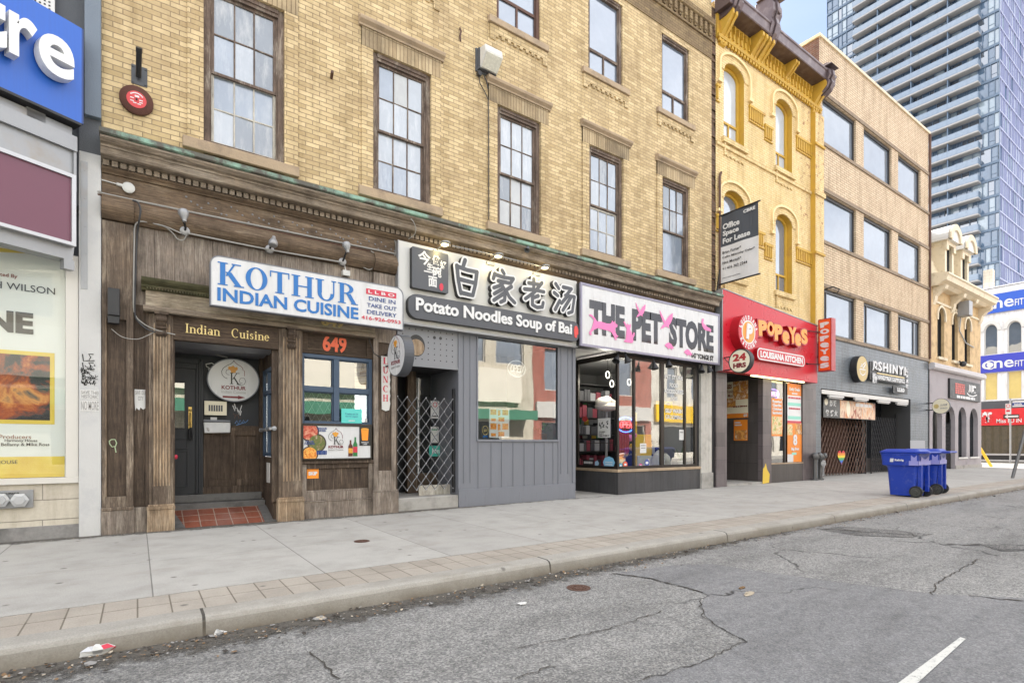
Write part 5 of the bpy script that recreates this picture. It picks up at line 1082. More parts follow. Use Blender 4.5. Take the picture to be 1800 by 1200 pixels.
# --- masonry fittings
x_, z_ = F0.hit(240, 179); t = thing('grinding_wheel', 'brown abrasive wheel with a red paper centre hung on the brick wall', 'wheel', (x_, 0, z_ - .19))
b = MB(); b.lathe((x_, 0, z_), (0, -1, 0), [(.175, 0), (.192, .01), (.192, .045), (.18, .055), (.02, .056)], 32); b.build('wheel', M('brown_abrasive', (.10, .04, .028), .95, var=.3, scale=40, bump=.8), t, smooth=True)
b = MB(); f = FACE(-.056); b.fp(f, ell(x_, z_, .112, .112, 28), .001, .003); b.build('label_disc', M('red_paper_disc', (.55, .05, .055), .6, var=.1, bump=0), t)
b = MB()
for k in range(9): a = R(40 + 12 * k); b.fb(f, x_ + .085 * math.cos(a) - .008, x_ + .085 * math.cos(a) + .008, z_ + .085 * math.sin(a) - .008, z_ + .085 * math.sin(a) + .008, .004, .005)
for dx, dz in ((-.05, .01), (-.05, -.03), (.05, .0), (.05, -.03), (-.02, -.05), (.03, -.055)): b.fb(f, x_ + dx - .02, x_ + dx + .02, z_ + dz - .006, z_ + dz + .006, .004, .005)
b.fb(f, x_ - .02, x_ + .03, z_ + .03, z_ + .055, .004, .005); b.build('label_print', WHITE_INK, t); b = MB(); b.lathe((x_, -.056, z_), (0, -1, 0), [(.012, 0), (.012, .02)], 10); b.build('bolt', IRON, t)
x_, z_ = F0.hit(245, 134); t = thing('pole_bracket', 'grey wall plate carrying a short black tube above the abrasive wheel', 'bracket', (x_, 0, z_ - .13))
b = MB(); b.box(x_ - .09, x_ + .09, -.012, 0, z_ - .13, z_ + .13)
for sx in (-1, 1):
    for sz in (-1, 1): b.lathe((x_ + sx * .07, -.012, z_ + sz * .105), (0, -1, 0), [(.012, 0), (.012, .012)], 8)
b.build('plate', P_SLATED, t); b = MB(); b.tube([(x_ - .01, -.04, z_ - .04), (x_ - .005, -.26, z_ + .16)], .033, 12); b.lathe((x_ - .005, -.26, z_ + .16), (0, -.7, .7), [(.036, 0), (.036, .06), (.028, .06)], 12); b.build('tube', IRON, t, smooth=True)
x_, z_ = F0.hit(583, 139); b = MB(); b.tube([(x_, .02, z_ + .01), (x_ - .03, -.14, z_ + .03)], .024, 10); tag(b.build('pipe_stub', RUST, smooth=True), 'short rusty pipe stub sticking out of the brickwork between the windows', 'pipe')
x_, z_ = F0.hit(808, 62); b = MB(); b.tube([(x_, -.01, z_ + .13), (x_ + .01, -.04, z_ + .05), (x_ - .01, -.03, z_ - .03), (x_ + .01, -.015, z_ - .12)], .016, 6); tag(b.build('rusty_hook', RUST), 'rusty iron wall hook beside the big wall flood light', 'hook')
t = thing('wall_flood_light', 'large square white wall pack flood light on the brick wall', 'flood light', (5.55, 0, 8.3)); f = FACE(0); a = hb(f, 829, 122, 872, 78)
c0, c1 = F0.hit(832, 112), F0.hit(868, 80)
b = MB(); b.box(5.36, 5.78, -.03, 0, 8.42, 8.86); b.box(5.39, 5.79, -.10, -.03, 8.44, 8.84, 0); b.build('back_plate', P_SLATED, t)
b = MB(); prof = [(-.10, 8.84), (-.30, 8.80), (-.33, 8.66), (-.31, 8.64), (-.10, 8.44)]
b.prism([(5.40, y, z) for y, z in prof], [(5.80, y, z) for y, z in prof]); b.build('housing', P_WHITE, t, bevel=.02)
b = MB(); b.prism([(5.43, y, z) for y, z in ((-.318, 8.648), (-.335, 8.63), (-.15, 8.445), (-.125, 8.46))], [(5.77, y, z) for y, z in ((-.318, 8.648), (-.335, 8.63), (-.15, 8.445), (-.125, 8.46))]); b.build('lens', M('ribbed_lens_plastic', (.62, .60, .52), .25, var=.2, scale=20, bump=.4), t)
b = MB(); b.lathe((5.42, -.03, 8.36), (0, -1, 0), [(.05, 0), (.05, .06)], 10); b.tube([(5.42, -.05, 8.31), (5.44, -.04, 8.2), (5.56, -.03, 8.08), (5.63, -.045, 7.95), (5.64, -.045, 7.6), (5.645, -.045, 5.6)], .009, 6); b.tube([(5.5, -.06, 8.40), (5.58, -.06, 8.28), (5.63, -.05, 8.15)], .012, 6); b.build('wiring', CABLE_B, t)
x_, z_ = FACE(-.32).hit(927, 436); b = MB(); b.lathe((x_ - .02, -.36, z_ - .02), (-.5, -.3, -.75), [(.02, -.06), (.03, -.02), (.055, .06), (.06, .07), (.045, .07), (.02, .0)], 14); b.tube([(x_, -.34, z_ + .02), (x_ + .06, -.30, z_ + .08)], .012, 6); tag(b.build('bullet_light', P_SLATED, smooth=True), 'small grey bullet light clipped to the cornice over the noodle sign', 'lamp')
# ================================================================ noodle sign
YN = -.15; f = FACE(YN)
t = thing('noodle_sign', 'white sign board with raised slate characters over the grey boarded shop front', 'sign', (5.8, YN, 3.33))
n0, n1 = X(701, YN), X(1014, YN)
b = MB(); b.fb(f, n0, n1, 3.335, 4.745, -.10, 0); b.build('backing_board', WHITEPL2, t, bevel=.004)
b = MB(); b.fb(f, n0 - .02, n1 + .01, 3.30, 3.335, -.12, .02); b.fb(f, n0 - .02, n0, 3.335, 4.745, -.12, .01); b.build('frame', GALV, t)
a = (f.hit(720, 470)[0], f.hit(784, 470)[0], Z(720, 507, YN), Z(720, 435, YN))
b = MB(); b.fp(f, rrect(a[0], a[2], a[1], a[3], .03), 0, .09, 0); b.fp(f, rrect(a[0] + .004, a[2] + .004, a[1] - .004, a[3] - .004, .03), .09, .093, 1); b.build('square_plaque', [SIGN_EDGE, SIGN_GREY], t)
pw2, ph2 = a[1] - a[0], a[3] - a[2]
for ch, q0, q1, p0, p1 in (('今', .16, .50, .60, .95), ('做', .55, .76, .66, .90), ('好', .76, .94, .58, .80), ('生', .40, .56, .50, .68), ('一', .32, .54, .44, .47), ('碗', .54, .80, .36, .62), ('面', .44, .68, .10, .36)):
    txt('plaque_lettering', ch, f, WHITE_INK, t, a[0] + pw2 * q0, a[0] + pw2 * q1, a[2] + ph2 * p0, a[2] + ph2 * p1, .094, .003, .025)
b = MB(); b.fp(f, ell(a[0] + pw2 * .80, a[2] + ph2 * .14, .04, .07, 12), .094, .097); b.build('seal_mark', RED_INK, t)
p0, p1 = f.hit(713, 540)[0], f.hit(1013, 570)[0]; q0, q1 = 3.40, 3.83
b = MB(); b.fp(f, rrect(p0, q0, p1, q1, .17), 0, .10, 0); b.fp(f, rrect(p0 + .006, q0 + .006, p1 - .006, q1 - .006, .165), .10, .103, 1); b.build('name_plaque', [SIGN_EDGE, SIGN_GREY], t)
txt('name_lettering', 'Potato Noodles Soup of Bai', f, WHITE_INK, t, f.hit(726, 540)[0], f.hit(999, 570)[0], 3.47, 3.77, .104, .02, .030)
b = MB(); cx, cz = p1 - .10, 3.61; b.fp(f, [(cx - .05, cz - .1), (cx - .02, cz - .13), (cx + .02, cz - .12), (cx + .03, cz - .06), (cx + .06, cz - .04), (cx + .06, cz + .06), (cx + .02, cz + .13), (cx - .04, cz + .12), (cx - .06, cz + .03)], .104, .11); b.build('red_seal', M('coral_red_seal', (.62, .06, .055), bump=0), t)
BRUSH = {
    'character_for_white': (791, 840, 3.90, 4.66, [[(.42, 1.0), (.34, .82)], [(.08, .80), (.14, .4), (.24, .06)], [(.10, .78), (.5, .74), (.92, .74)], [(.92, .74), (.86, .4), (.74, .06)], [(.20, .44), (.80, .42)], [(.26, .08), (.74, .06)]]),
    'character_for_family': (855, 904, 3.90, 4.62, [[(.44, 1.0), (.52, .92)], [(.14, .86), (.08, .70)], [(.14, .84), (.5, .80), (.90, .82)], [(.90, .82), (.80, .68)], [(.28, .66), (.74, .66)], [(.5, .66), (.34, .52), (.10, .42)], [(.42, .56), (.56, .40), (.54, .10), (.38, .02)], [(.46, .44), (.12, .24)], [(.50, .30), (.10, .04)], [(.82, .56), (.60, .42)], [(.58, .42), (.74, .22), (.96, .08)]]),
    'character_for_old': (912, 955, 3.92, 4.60, [[(.24, .82), (.72, .84)], [(.48, 1.0), (.46, .62)], [(.04, .58), (.5, .62), (.96, .62)], [(.86, .92), (.5, .54), (.08, .26)], [(.68, .44), (.40, .32)], [(.42, .46), (.40, .10), (.62, .03), (.88, .08), (.92, .24)]]),
    'character_for_soup': (965, 1009, 3.93, 4.62, [[(.08, .96), (.22, .82)], [(.02, .64), (.18, .56)], [(.06, .06), (.26, .40)], [(.42, .90), (.80, .90), (.56, .64)], [(.52, .62), (.94, .64), (.84, .10), (.66, .02)], [(.60, .60), (.34, .32)], [(.76, .58), (.40, .08)]])}
def hull2(p, q, r0, r1, n=7):
    a = math.atan2(q[1] - p[1], q[0] - p[0]); return [(p[0] + r0 * math.cos(a + math.pi / 2 + math.pi * k / n), p[1] + r0 * math.sin(a + math.pi / 2 + math.pi * k / n)) for k in range(n + 1)] + [(q[0] + r1 * math.cos(a - math.pi / 2 + math.pi * k / n), q[1] + r1 * math.sin(a - math.pi / 2 + math.pi * k / n)) for k in range(n + 1)]
for nm, (x0, x1, zz0, zz1, strokes) in BRUSH.items():
    c0, c1 = f.hit(x0, 500)[0] + .045, f.hit(x1, 520)[0] - .045; z_0, z_1 = zz0 + .045, zz1 - .045
    for layer, (e, d0, d1, mt) in (('side', (.036, .001, .098, SIGN_EDGE)), ('rim', (.034, .099, .103, WHITE_INK)), ('face', (.0, .107, .110, SIGN_GREY))):
        b = MB(); k = 0
        for st_ in strokes:
            for i_, (p, q) in enumerate(zip(st_, st_[1:])):
                P_ = (c0 + p[0] * (c1 - c0), z_0 + p[1] * (z_1 - z_0)); Q_ = (c0 + q[0] * (c1 - c0), z_0 + q[1] * (z_1 - z_0)); r_0 = .040 - .004 * (i_ > 0); r_1 = .036
                b.fp(f, hull2(P_, Q_, r_0 + e, r_1 + e), d0, d1 + .00022 * k); k += 1
        b.build(nm + '_' + layer, mt, t)
LAMPG = glow('warm_tube_glow', (1, .83, .42), 3.0)
for k, (px, py, lab) in enumerate(((783, 428, 'lit sign lamp above the square slate plaque'), (877, 449, 'lit sign lamp above the second raised character'), (959, 469, 'lit sign lamp above the right characters of the noodle sign'))):
    y = -.46; x_, z_ = X(px, y), Z(px, py, y); t2 = thing('sign_lamp', lab, 'lamp', (x_, y, z_), 'sign lamps over the noodle sign')
    b = MB(); b.ball((x_, y, z_ + .01), .09, 14, 0, (1, 1.1, .38)); b.build('lamp_shade', GALV, t2, smooth=True)
    b = MB(); b.ball((x_, y + .02, z_ - .015), .068, 12, 0, (1, 1.1, .30)); b.build('bulb', LAMPG, t2, smooth=True)
    b = MB(); b.tube([(x_, y + .07, z_ + .015), (x_, YN - .0, z_ - .01)], .012, 8); b.box(x_ - .09, x_ + .09, YN - .03, YN, z_ - .10, z_ - .04); b.build('arm', GALV, t2)
    lp = bpy.data.lights.new('lamp_light', 'POINT'); lp.energy = 1.5; lp.color = (1, .80, .38); lp.shadow_soft_size = .05
    lo = bpy.data.objects.new('lamp_light', lp); COL.objects.link(lo); lo.parent = t2; lo.location = (0, .06, -.07)
cable('lamp_conduit', 'thin grey conduit joining the sign lamps under the cornice', [(795, 432, -.3), (868, 448, -.3), (950, 468, -.3)], .010, GALV, -.3, 'conduit')
cable('drop_cable', 'curled grey cable hanging from the cornice left of the noodle sign', [(722, 384, -.36), (728, 392, -.38), (731, 404, -.34), (727, 414, -.25), (718, 420, -.15)], .007, CABLE_W)
cable('drop_cable', 'short grey cable behind the left edge of the noodle sign', [(694, 422, -.05), (696, 436, -.06), (694, 448, -.06), (690, 452, -.05)], .007, CABLE_W)
# --- scissor gate and window contents
def scissor(name, label, fr, u0, u1, v0, v1, cols, rows, r, mats, uprights=True, top_points=True, jag=0):
    t = thing(name, label, 'gate', tuple(fr.P((u0 + u1) / 2, v0, 0))); b = MB(); cw, rh_ = (u1 - u0) / cols, (v1 - v0) / rows
    for s_ in (0, 1):
        for k in range(-rows, cols + rows + 1):
            pts = []
            for j in range(rows * 2 + 1):
                u = u0 + k * cw + (j * cw / 2 if s_ else -j * cw / 2)
                if u0 - 1e-4 <= u <= u1 + 1e-4: pts.append(tuple(fr.P(u, v0 + j * rh_ / 2, .006 if s_ else -.006)))
            if len(pts) > 1: b.tube([pts[0], pts[-1]], r, 4)
    b.build('lattice', mats[0], t)
    if uprights:
        b = MB()
        for k in range(0, cols + 1):
            u = u0 + k * cw
            for j in range(rows + 1): b.ball(fr.P(u, v0 + j * rh_, .012), r * 1.5, 6)
        b.build('rivet', mats[1], t)
    b = MB(); b.fb(fr, u1, u1 + .035, v0 - .08, v1 + .2, -.03, .02); b.fb(fr, u0 - .02, u0, v0 - .05, v1 + .05, -.02, .02); b.build('post', IRON, t); return t
scissor('scissor_gate', 'silver scissor gate across the noodle shop doorway', FACE(.10), 3.80, 4.92, .36, 2.05, 6, 7, .0085, (STEEL, ALUM))
f = FACE(.75)
sheet('door_notice', 'no smoking notice on the noodle shop door behind the gate', 'notice', f, 757, 735, 772, 705, PAPER, [('~', .1, .9, .1, .16, BLACK_INK, .02)], extra=lambda t, a: (lambda b: (b.ring(f, ell((a[0] + a[1]) / 2, a[3] - .07, .05, .05, 20), ell((a[0] + a[1]) / 2, a[3] - .07, .037, .037, 20), .004, .006), b.build('ban_mark', RED_INK, t)))(MB()))
sheet('door_notice', 'pale document notice lower on the noodle shop door', 'notice', f, 757, 778, 771, 750, WHITEPL2, [('~', .15, .85, .78, .86, AWN, .03)])
sheet('delivery_decal', 'turquoise delivery decal across the noodle shop door', 'decal', f, 754, 802, 790, 783, M('sea_green_decal', (.05, .38, .30), bump=0), [('Fantuan', .15, .95, .3, .75, WHITE_INK, .02)])
f = FACE(.035)
MENU = flyer('menu_photo_print', [(.70, .68, .62), (.72, .70, .66), (.35, .28, .16), (.62, .42, .15), (.72, .70, .66)], 26)
for y0, y1, lab in ((742, 719, 'upper of two menu sheets of dish photographs in the noodle shop window'), (769, 743, 'lower of two menu sheets of dish photographs in the noodle shop window')):
    def cells(t, a):
        b = MB(); W_, H_ = a[1] - a[0], a[3] - a[2]
        for q0, q1, p0, p1 in ((.05, .35, .55, .95), (.42, .55, .5, .9), (.65, .95, .55, .95), (.08, .32, .1, .3), (.45, .75, .1, .4)): b.fb(f, a[0] + W_ * q0, a[0] + W_ * q1, a[2] + H_ * p0, a[2] + H_ * p1, .003, .004)
        b.build('photo_print', F_ORG, t)
    sheet('menu_sheet', lab, 'menu', f, 860, y0, 895, y1, PAPER, extra=cells, group='menu sheets in the noodle shop window')
x_, z_ = f.hit(853, 756); t = thing('award_badge', 'round black and gold badge at the bottom left of the noodle shop window', 'badge', (x_, .03, z_ - .1))
b = MB(); b.fp(f, ell(x_, z_, .085, .105, 28), 0, .003, 0); b.fp(f, ell(x_, z_, .075, .093, 28), .003, .004, 1); b.fp(f, ell(x_, z_, .065, .082, 28), .004, .005, 0); b.fp(f, [(x_ - .04, z_ - .08), (x_ - .06, z_ - .16), (x_, z_ - .12), (x_ + .06, z_ - .16), (x_ + .04, z_ - .08)], .0, .002, 2); b.build('badge', [BLACK_INK, GOLD, BLUE_INK], t); txt('year_print', '2017', f, GOLD, t, x_ - .045, x_ + .045, z_ - .03, z_ + .02, .006, .001, .02)
def neon_word(name, label, fr, cu, cv, w, h, mat_word, mat_ring, r=.008):
    t = thing(name, label, 'neon sign', tuple(fr.P(cu, cv - h / 2, 0))); b = MB(); b.tube([fr.P(u, v, .0) for u, v in ell(cu, cv, w / 2, h / 2, 36) + ell(cu, cv, w / 2, h / 2, 36)[:1]], r, 6); b.build('ring_tube', mat_ring, t)
    b = MB(); lw_, lh = w * .16, h * .40; x0 = cu - w * .36; y0 = cv - lh / 2
    def S(pts, k): b.tube([fr.P(x0 + k * w * .19 + x * lw_ + y * lw_ * .2, y0 + y * lh, .01) for x, y in pts], r, 6)
    S([(.5 + .45 * math.cos(a), .5 + .5 * math.sin(a)) for a in [6.28 * q / 14 for q in range(15)]], 0)
    S([(0, 0), (0, 1), (.7, 1), (.85, .8), (.7, .5), (0, .5)], 1); S([(.8, 1), (0, 1), (0, 0), (.8, 0)], 2); S([(0, .5), (.6, .5)], 2); S([(0, 0), (0, 1), (.8, 0), (.8, 1)], 3)
    b.build('word_tube', mat_word, t); b = MB(); b.fp(fr, ell(cu, cv, w * .46, h * .44, 30), -.03, -.02); b.build('backing', GL_SHOPC, t); return t
x_, z_ = FACE(.06).hit(908, 648); neon_word('neon_open_sign', 'unlit oval OPEN neon in the upper part of the noodle shop window', FACE(.06), x_, z_, .44, .33, WHITEPL, WHITEPL, .010)
t = thing('potted_plant', 'small leafy plant in a brown pot inside the noodle shop window', 'plant', (7.28, .3, 1.27))
b = MB(); b.lathe((7.28, .3, 1.262), (0, 0, 1), [(.07, 0), (.09, .14), (.095, .16), (.07, .16)], 16); b.build('pot', RUST, t, smooth=True); b = MB()
for k in range(26):
    a, e, l_ = random.random() * 6.28, random.uniform(.2, 1.3), random.uniform(.12, .34); p = Vector((7.28, .3, 1.42)); d = Vector((math.cos(a) * math.cos(e), math.sin(a) * math.cos(e), math.sin(e))); q = p + d * l_; s_ = Vector((-math.sin(a), math.cos(a), 0)) * .025
    b.poly([p.lerp(q, .55), p.lerp(q, .8) + s_, q, p.lerp(q, .8) - s_])
LEAF = M('leaf_green', (.06, .14, .045), .5, var=.4, scale=8); b.build('foliage', LEAF, t)
# ================================================================ pet shop sign
YP = -.28; f = FACE(YP)
t = thing('pet_shop_sign', 'white box sign with mirror lettering and pink animal silhouettes over the corner shop window', 'sign', (10.4, YP, 3.38))
p0, p1, q0, q1 = X(1022, YP), X(1263, YP), 3.36, 4.66
b = MB(); b.fb(f, p0 - .03, p1 + .03, q0 - .03, q1 + .03, -.26, -.012, 0); b.build('sign_box', SIGN_EDGE, t, bevel=.005)
b = MB(); b.ring(f, [(p0 - .035, q0 - .035), (p1 + .035, q0 - .035), (p1 + .035, q1 + .035), (p0 - .035, q1 + .035)], [(p0 + .015, q0 + .015), (p1 - .015, q0 + .015), (p1 - .015, q1 - .015), (p0 + .015, q1 - .015)], -.03, .012); b.build('frame', M('lavender_grey_frame', (.24, .23, .30), .4, .3, bump=0), t)
b = MB(); b.fb(f, p0, p1, q0, q1, -.0115, 0); b.build('sign_face', WHITEPL, t)
L0, L1 = Z(1037, 585, YP), Z(1037, 523, YP)
for wd, x0, x1 in (('THE', 1036, 1098), ('PET', 1111, 1163), ('STORE', 1176, 1254)):
    txt('mirror_lettering', wd, f, CHROME, t, f.hit(x0, 560)[0], f.hit(x1, 580)[0], 3.62, 4.36, .002, .006, .055)
txt('address_lettering', '647 YONGE ST', f, BLACK_INK, t, f.hit(1215, 620)[0], f.hit(1254, 625)[0], 3.41, 3.55, bold=.04)
def sil(name, pts, x0, z0, sx, sz):
    b = MB(); b.fp(f, [(x0 + x * sx, z0 + y * sz) for x, y in pts], .009, .013); b.build(name, PINK, t)
dog = [(0, .12), (.02, .02), (.06, .0), (.10, .06), (.06, .12), (.16, .26), (.30, .38), (.50, .34), (.66, .34), (.78, .28), (.86, .12), (.92, -.04), (.97, -.02), (.95, .12), (1.0, .10), (1.02, .16), (.96, .22), (.90, .40), (.92, .52), (.98, .56), (1.0, .66), (.92, .72), (.90, .84), (.86, .74), (.80, .82), (.78, .72), (.72, .66), (.60, .64), (.40, .68), (.26, .66), (.20, .78), (.10, .90), (.02, .92), (.0, .86), (.10, .80), (.16, .70), (.14, .56), (.10, .36), (.05, .22)]
sil('dog_silhouette', dog, f.hit(1035, 585)[0], 3.58, f.hit(1085, 590)[0] - f.hit(1035, 585)[0], .50)
cat_ = [(.30, 0), (.78, .0), (.88, .10), (.86, .28), (.96, .40), (1.0, .55), (.90, .60), (.86, .50), (.80, .40), (.76, .52), (.64, .66), (.58, .74), (.66, .86), (.64, 1.0), (.56, .94), (.44, .94), (.36, 1.0), (.34, .86), (.24, .95), (.08, 1.08), (.02, 1.02), (.16, .86), (.30, .72), (.28, .50), (.24, .30), (.20, .12), (.06, .06), (.10, .0)]
sil('cat_silhouette', cat_, f.hit(1095, 600)[0], 3.55, f.hit(1115, 600)[0] - f.hit(1095, 600)[0], .44)
bird = [(0, 1.0), (.16, .78), (.34, .52), (.44, .40), (.54, .56), (.72, .80), (1.0, 1.0), (.96, .66), (.80, .34), (.66, .18), (.72, .06), (.60, .10), (.46, .12), (.30, .02), (.06, -.10), (.22, .16), (.34, .26), (.20, .44), (.06, .70)]
sil('bird_silhouette', bird, f.hit(1117, 545)[0], 4.20, .34, .32); sil('bird_silhouette', bird, f.hit(1159, 555)[0], 4.04, .50, .42)
par = [(.1, 1.0), (.22, 1.02), (.26, .90), (.18, .72), (.34, .62), (.60, .46), (.86, .40), (1.0, .28), (.92, .24), (.98, .10), (.80, .20), (.56, .18), (.28, .24), (.10, .44), (.02, .70)]
sil('parrot_silhouette', par, f.hit(1232, 570)[0], 4.12, .44, .36)
ham = [(0, .30), (.16, .46), (.40, .60), (.66, .50), (.88, .24), (1.0, .10), (.86, .12), (.78, .08), (.74, -.10), (.66, .06), (.46, .08), (.36, -.08), (.30, .10), (.14, .14)]
sil('rodent_silhouette', ham, f.hit(1168, 608)[0], 3.55, .36, .26); sil('rodent_silhouette', ham, f.hit(1202, 613)[0], 3.46, .34, .26)
# spot lamps under the sign
def pendant(label, px, py, tilt):
    y = -.22; x_, z_ = X(px, y), Z(px, py, y); t = thing('track_spot', label, 'lamp', (x_, y, z_), 'black spot lamps under the pet shop sign')
    ax = Vector((tilt, -.25, -1)).normalized(); b = MB(); b.lathe((x_, y, z_), ax, [(.02, -.10), (.026, -.04), (.035, -.02), (.085, .11), (.088, .125), (.07, .125), (.03, .02)], 16); b.build('lamp_shade', IRON, t, smooth=True)
    b = MB(); b.tube([(x_, y, z_) - ax * .08 if False else tuple(Vector((x_, y, z_)) - ax * .08), (x_, y + .03, z_ + .15), (x_, -.05, z_ + .17)], .012, 6); b.build('arm', IRON, t)
pendant('black spot lamp at the left corner of the shop window, tilted left', 1085, 628, -.7)
pendant('black spot lamp second from the left under the pet shop sign', 1101, 628, .25)
pendant('black spot lamp in front of the middle of the shop window', 1150, 640, .0)
pendant('black spot lamp right of the middle of the shop window', 1175, 636, -.15)
pendant('black spot lamp left of the last pair by the pale pier', 1233, 646, -.35)
pendant('black spot lamp at the far right end over the pale pier', 1246, 646, .25)
b = MB(); b.tube([(9.3, -.05, 3.37), (12.9, -.05, 3.37)], .035, 10); b.tube([(7.95, .05, 3.36), (9.3, .0, 3.37)], .03, 8); tag(b.build('awning_roller', SIGN_EDGE, smooth=True), 'dark horizontal roller tube under the pet shop sign', 'awning')
# window contents
NEON_R = glow('neon_red', (1, .06, .07), 2.0); NEON_B = glow('neon_blue', (.06, .16, 1), 2.0)
f = FACE(.12); x_, z_ = f.hit(1100, 746); neon_word('neon_open_sign', 'lit red and blue OPEN neon in the left of the pet shop window', f, x_, z_, .60, .36, NEON_R, NEON_B, .013)
f = FACE(.03)
for i, (s_, py) in enumerate((('PET STORE', 663), ('FOOD', 677), ('ACCESSORIES', 688), ('TOYS', 700), ('SELF WASH', 722), ('GROOMING', 733))):
    w_ = {0: .70, 1: .34, 2: .76, 3: .26, 4: .68, 5: .68}[i]; cx = f.hit(1184.5, py)[0]; cz = f.hit(1183, py)[1]
    o = txt('window_lettering', s_, f, WHITE_INK, None, cx - w_ / 2, cx + w_ / 2, cz - .055, cz + .055, .002, .002, .03)
    tag(o, f'white vinyl lettering {s_.lower()} on the right lights of the pet shop window', 'lettering', 'white vinyl words on the pet shop window')
RINGL = glow('ring_lamp_glow', (1, .93, .8), 1.1)
for k, (x, y, z, lb) in enumerate(((9.75, .8, 2.95, 'glowing ring lamp behind the side glass of the pet shop'), (10.0, .9, 2.75, 'glowing ring lamp above the open neon in the pet shop'), (10.75, 1.0, 2.85, 'glowing ring lamp behind the middle of the pet shop window'))):
    t = thing('ring_lamp', lb, 'lamp', (x, y, z), 'ring lamps inside the pet shop'); b = MB(); c_ = [(x + .065 * math.cos(q), y, z + .085 * math.sin(q)) for q in [6.2832 * n_ / 20 for n_ in range(21)]]; b.tube(c_, .011, 6); b.build('bulb', RINGL, t); b = MB(); b.tube([(x, y, z + .09), (x, y, 3.44)], .006, 5); b.build('cord', CABLE_B, t)
    lp = bpy.data.lights.new('ring_light', 'POINT'); lp.energy = 6; lp.color = (1, .93, .8); lp.shadow_soft_size = .12; lo = bpy.data.objects.new('ring_light', lp); COL.objects.link(lo); lo.parent = t; lo.location = (0, .1, -.1)
TS = Fr((9.30, 0, 0), (0, -1, 0), (0, 0, 1), (-1, 0, 0))
def side_sheet(name, label, cat, px0, py0, px1, py1, mat, texts=(), rnd=False, Xp=9.295):
    fr = Fr((Xp, 0, 0), (0, -1, 0), (0, 0, 1), (-1, 0, 0)); a = hb(fr, px0, py0, px1, py1); t = thing(name, label, cat, tuple(fr.P((a[0] + a[1]) / 2, a[2], 0))); b = MB()
    if rnd: b.fp(fr, ell((a[0] + a[1]) / 2, (a[2] + a[3]) / 2, (a[1] - a[0]) / 2, (a[3] - a[2]) / 2, rnd), 0, .003)
    else: b.fb(fr, a[0], a[1], a[2], a[3], 0, .003)
    b.build('sheet', mat, t)
    for s_, q0_, q1_, p0_, p1_, ink in texts: txt('print', s_, fr, ink, t, a[0] + (a[1] - a[0]) * q0_, a[0] + (a[1] - a[0]) * q1_, a[2] + (a[3] - a[2]) * p0_, a[2] + (a[3] - a[2]) * p1_, .004, .001, .03)
    return t, fr, a
t, fr, a = side_sheet('delivery_poster', 'white same day delivery poster on the side glass of the pet shop', 'poster', 1051, 769, 1073, 734, PAPER, [('SAME', .08, .6, .26, .34, BLACK_INK), ('DAY', .08, .5, .16, .24, BLACK_INK), ('DELIVERY', .08, .92, .05, .14, BLACK_INK)])
b = MB(); rnd = random.Random(4)
for k in range(16): u, v = a[0] + (a[1] - a[0]) * rnd.uniform(.12, .85), a[2] + (a[3] - a[2]) * rnd.uniform(.48, .88); b.fp(fr, ell(u, v, rnd.uniform(.01, .03), rnd.uniform(.01, .03), 8), .004, .005)
b.build('drawing', BLACK_INK, t)
side_sheet('octagon_decal', 'blue and white octagonal security decal low on the side glass', 'decal', 1060, 823, 1081, 802, M('sky_blue_decal', (.20, .45, .65), bump=0), [('~', .2, .8, .48, .56, WHITE_INK), ('~~', .2, .8, .30, .38, WHITE_INK)], rnd=8)
side_sheet('round_sticker', 'small round red sticker on the side glass of the pet shop', 'sticker', 1024, 741, 1033, 731, M('red_sticker', (.5, .05, .05), bump=0), rnd=16)
side_sheet('house_sticker', 'small pale blue house shaped sticker low on the side glass', 'sticker', 1045, 820, 1053, 809, M('pale_blue_sticker', (.3, .45, .6), bump=0), rnd=5)
side_sheet('price_stickers', 'black strip of white rating stickers in the bottom corner of the side glass', 'sticker', 1025, 817, 1044, 808, BLACK_INK, [('~', .1, .9, .3, .7, WHITE_INK)])
def round_st(label, px, py, rpx, col, fr=FACE(.03), n=18):
    x_, z_ = fr.hit(px, py); r = abs(fr.hit(px, py + rpx)[1] - z_); b = MB(); b.fp(fr, ell(x_, z_, r, r, n), .002, .004, 0); b.fp(fr, ell(x_, z_, r * .6, r * .35, n), .004, .005, 1); tag(b.build('window_sticker', [M('sticker_ink', col, bump=0), WHITE_INK]), label, 'sticker')
round_st('round orange red sticker low in the left light of the pet shop window', 1099, 816, 5.5, (.60, .08, .03)); round_st('blue shield sticker at the bottom left corner of the pet shop window', 1091, 818, 4.5, (.04, .30, .45), n=5); round_st('small pink flower sticker at the foot of the pet shop window', 1126, 818, 4, (.60, .05, .22), n=8); round_st('round navy sticker at the foot of the second light of the pet shop window', 1137, 813, 6.5, (.05, .08, .28))
side = FACE(.035); sheet('window_paper', 'white paper sheet low in the second light of the pet shop window', 'notice', side, 1125, 796, 1136, 779, PAPER, [('~', .15, .85, .75, .82, BLACK_INK, .02), ('~~', .15, .85, .5, .56, BLACK_INK, .02)]); sheet('window_paper', 'white paper sheet in the right light of the pet shop window', 'notice', side, 1194, 773, 1202, 755, PAPER, [('~', .15, .85, .7, .78, BLACK_INK, .02)])
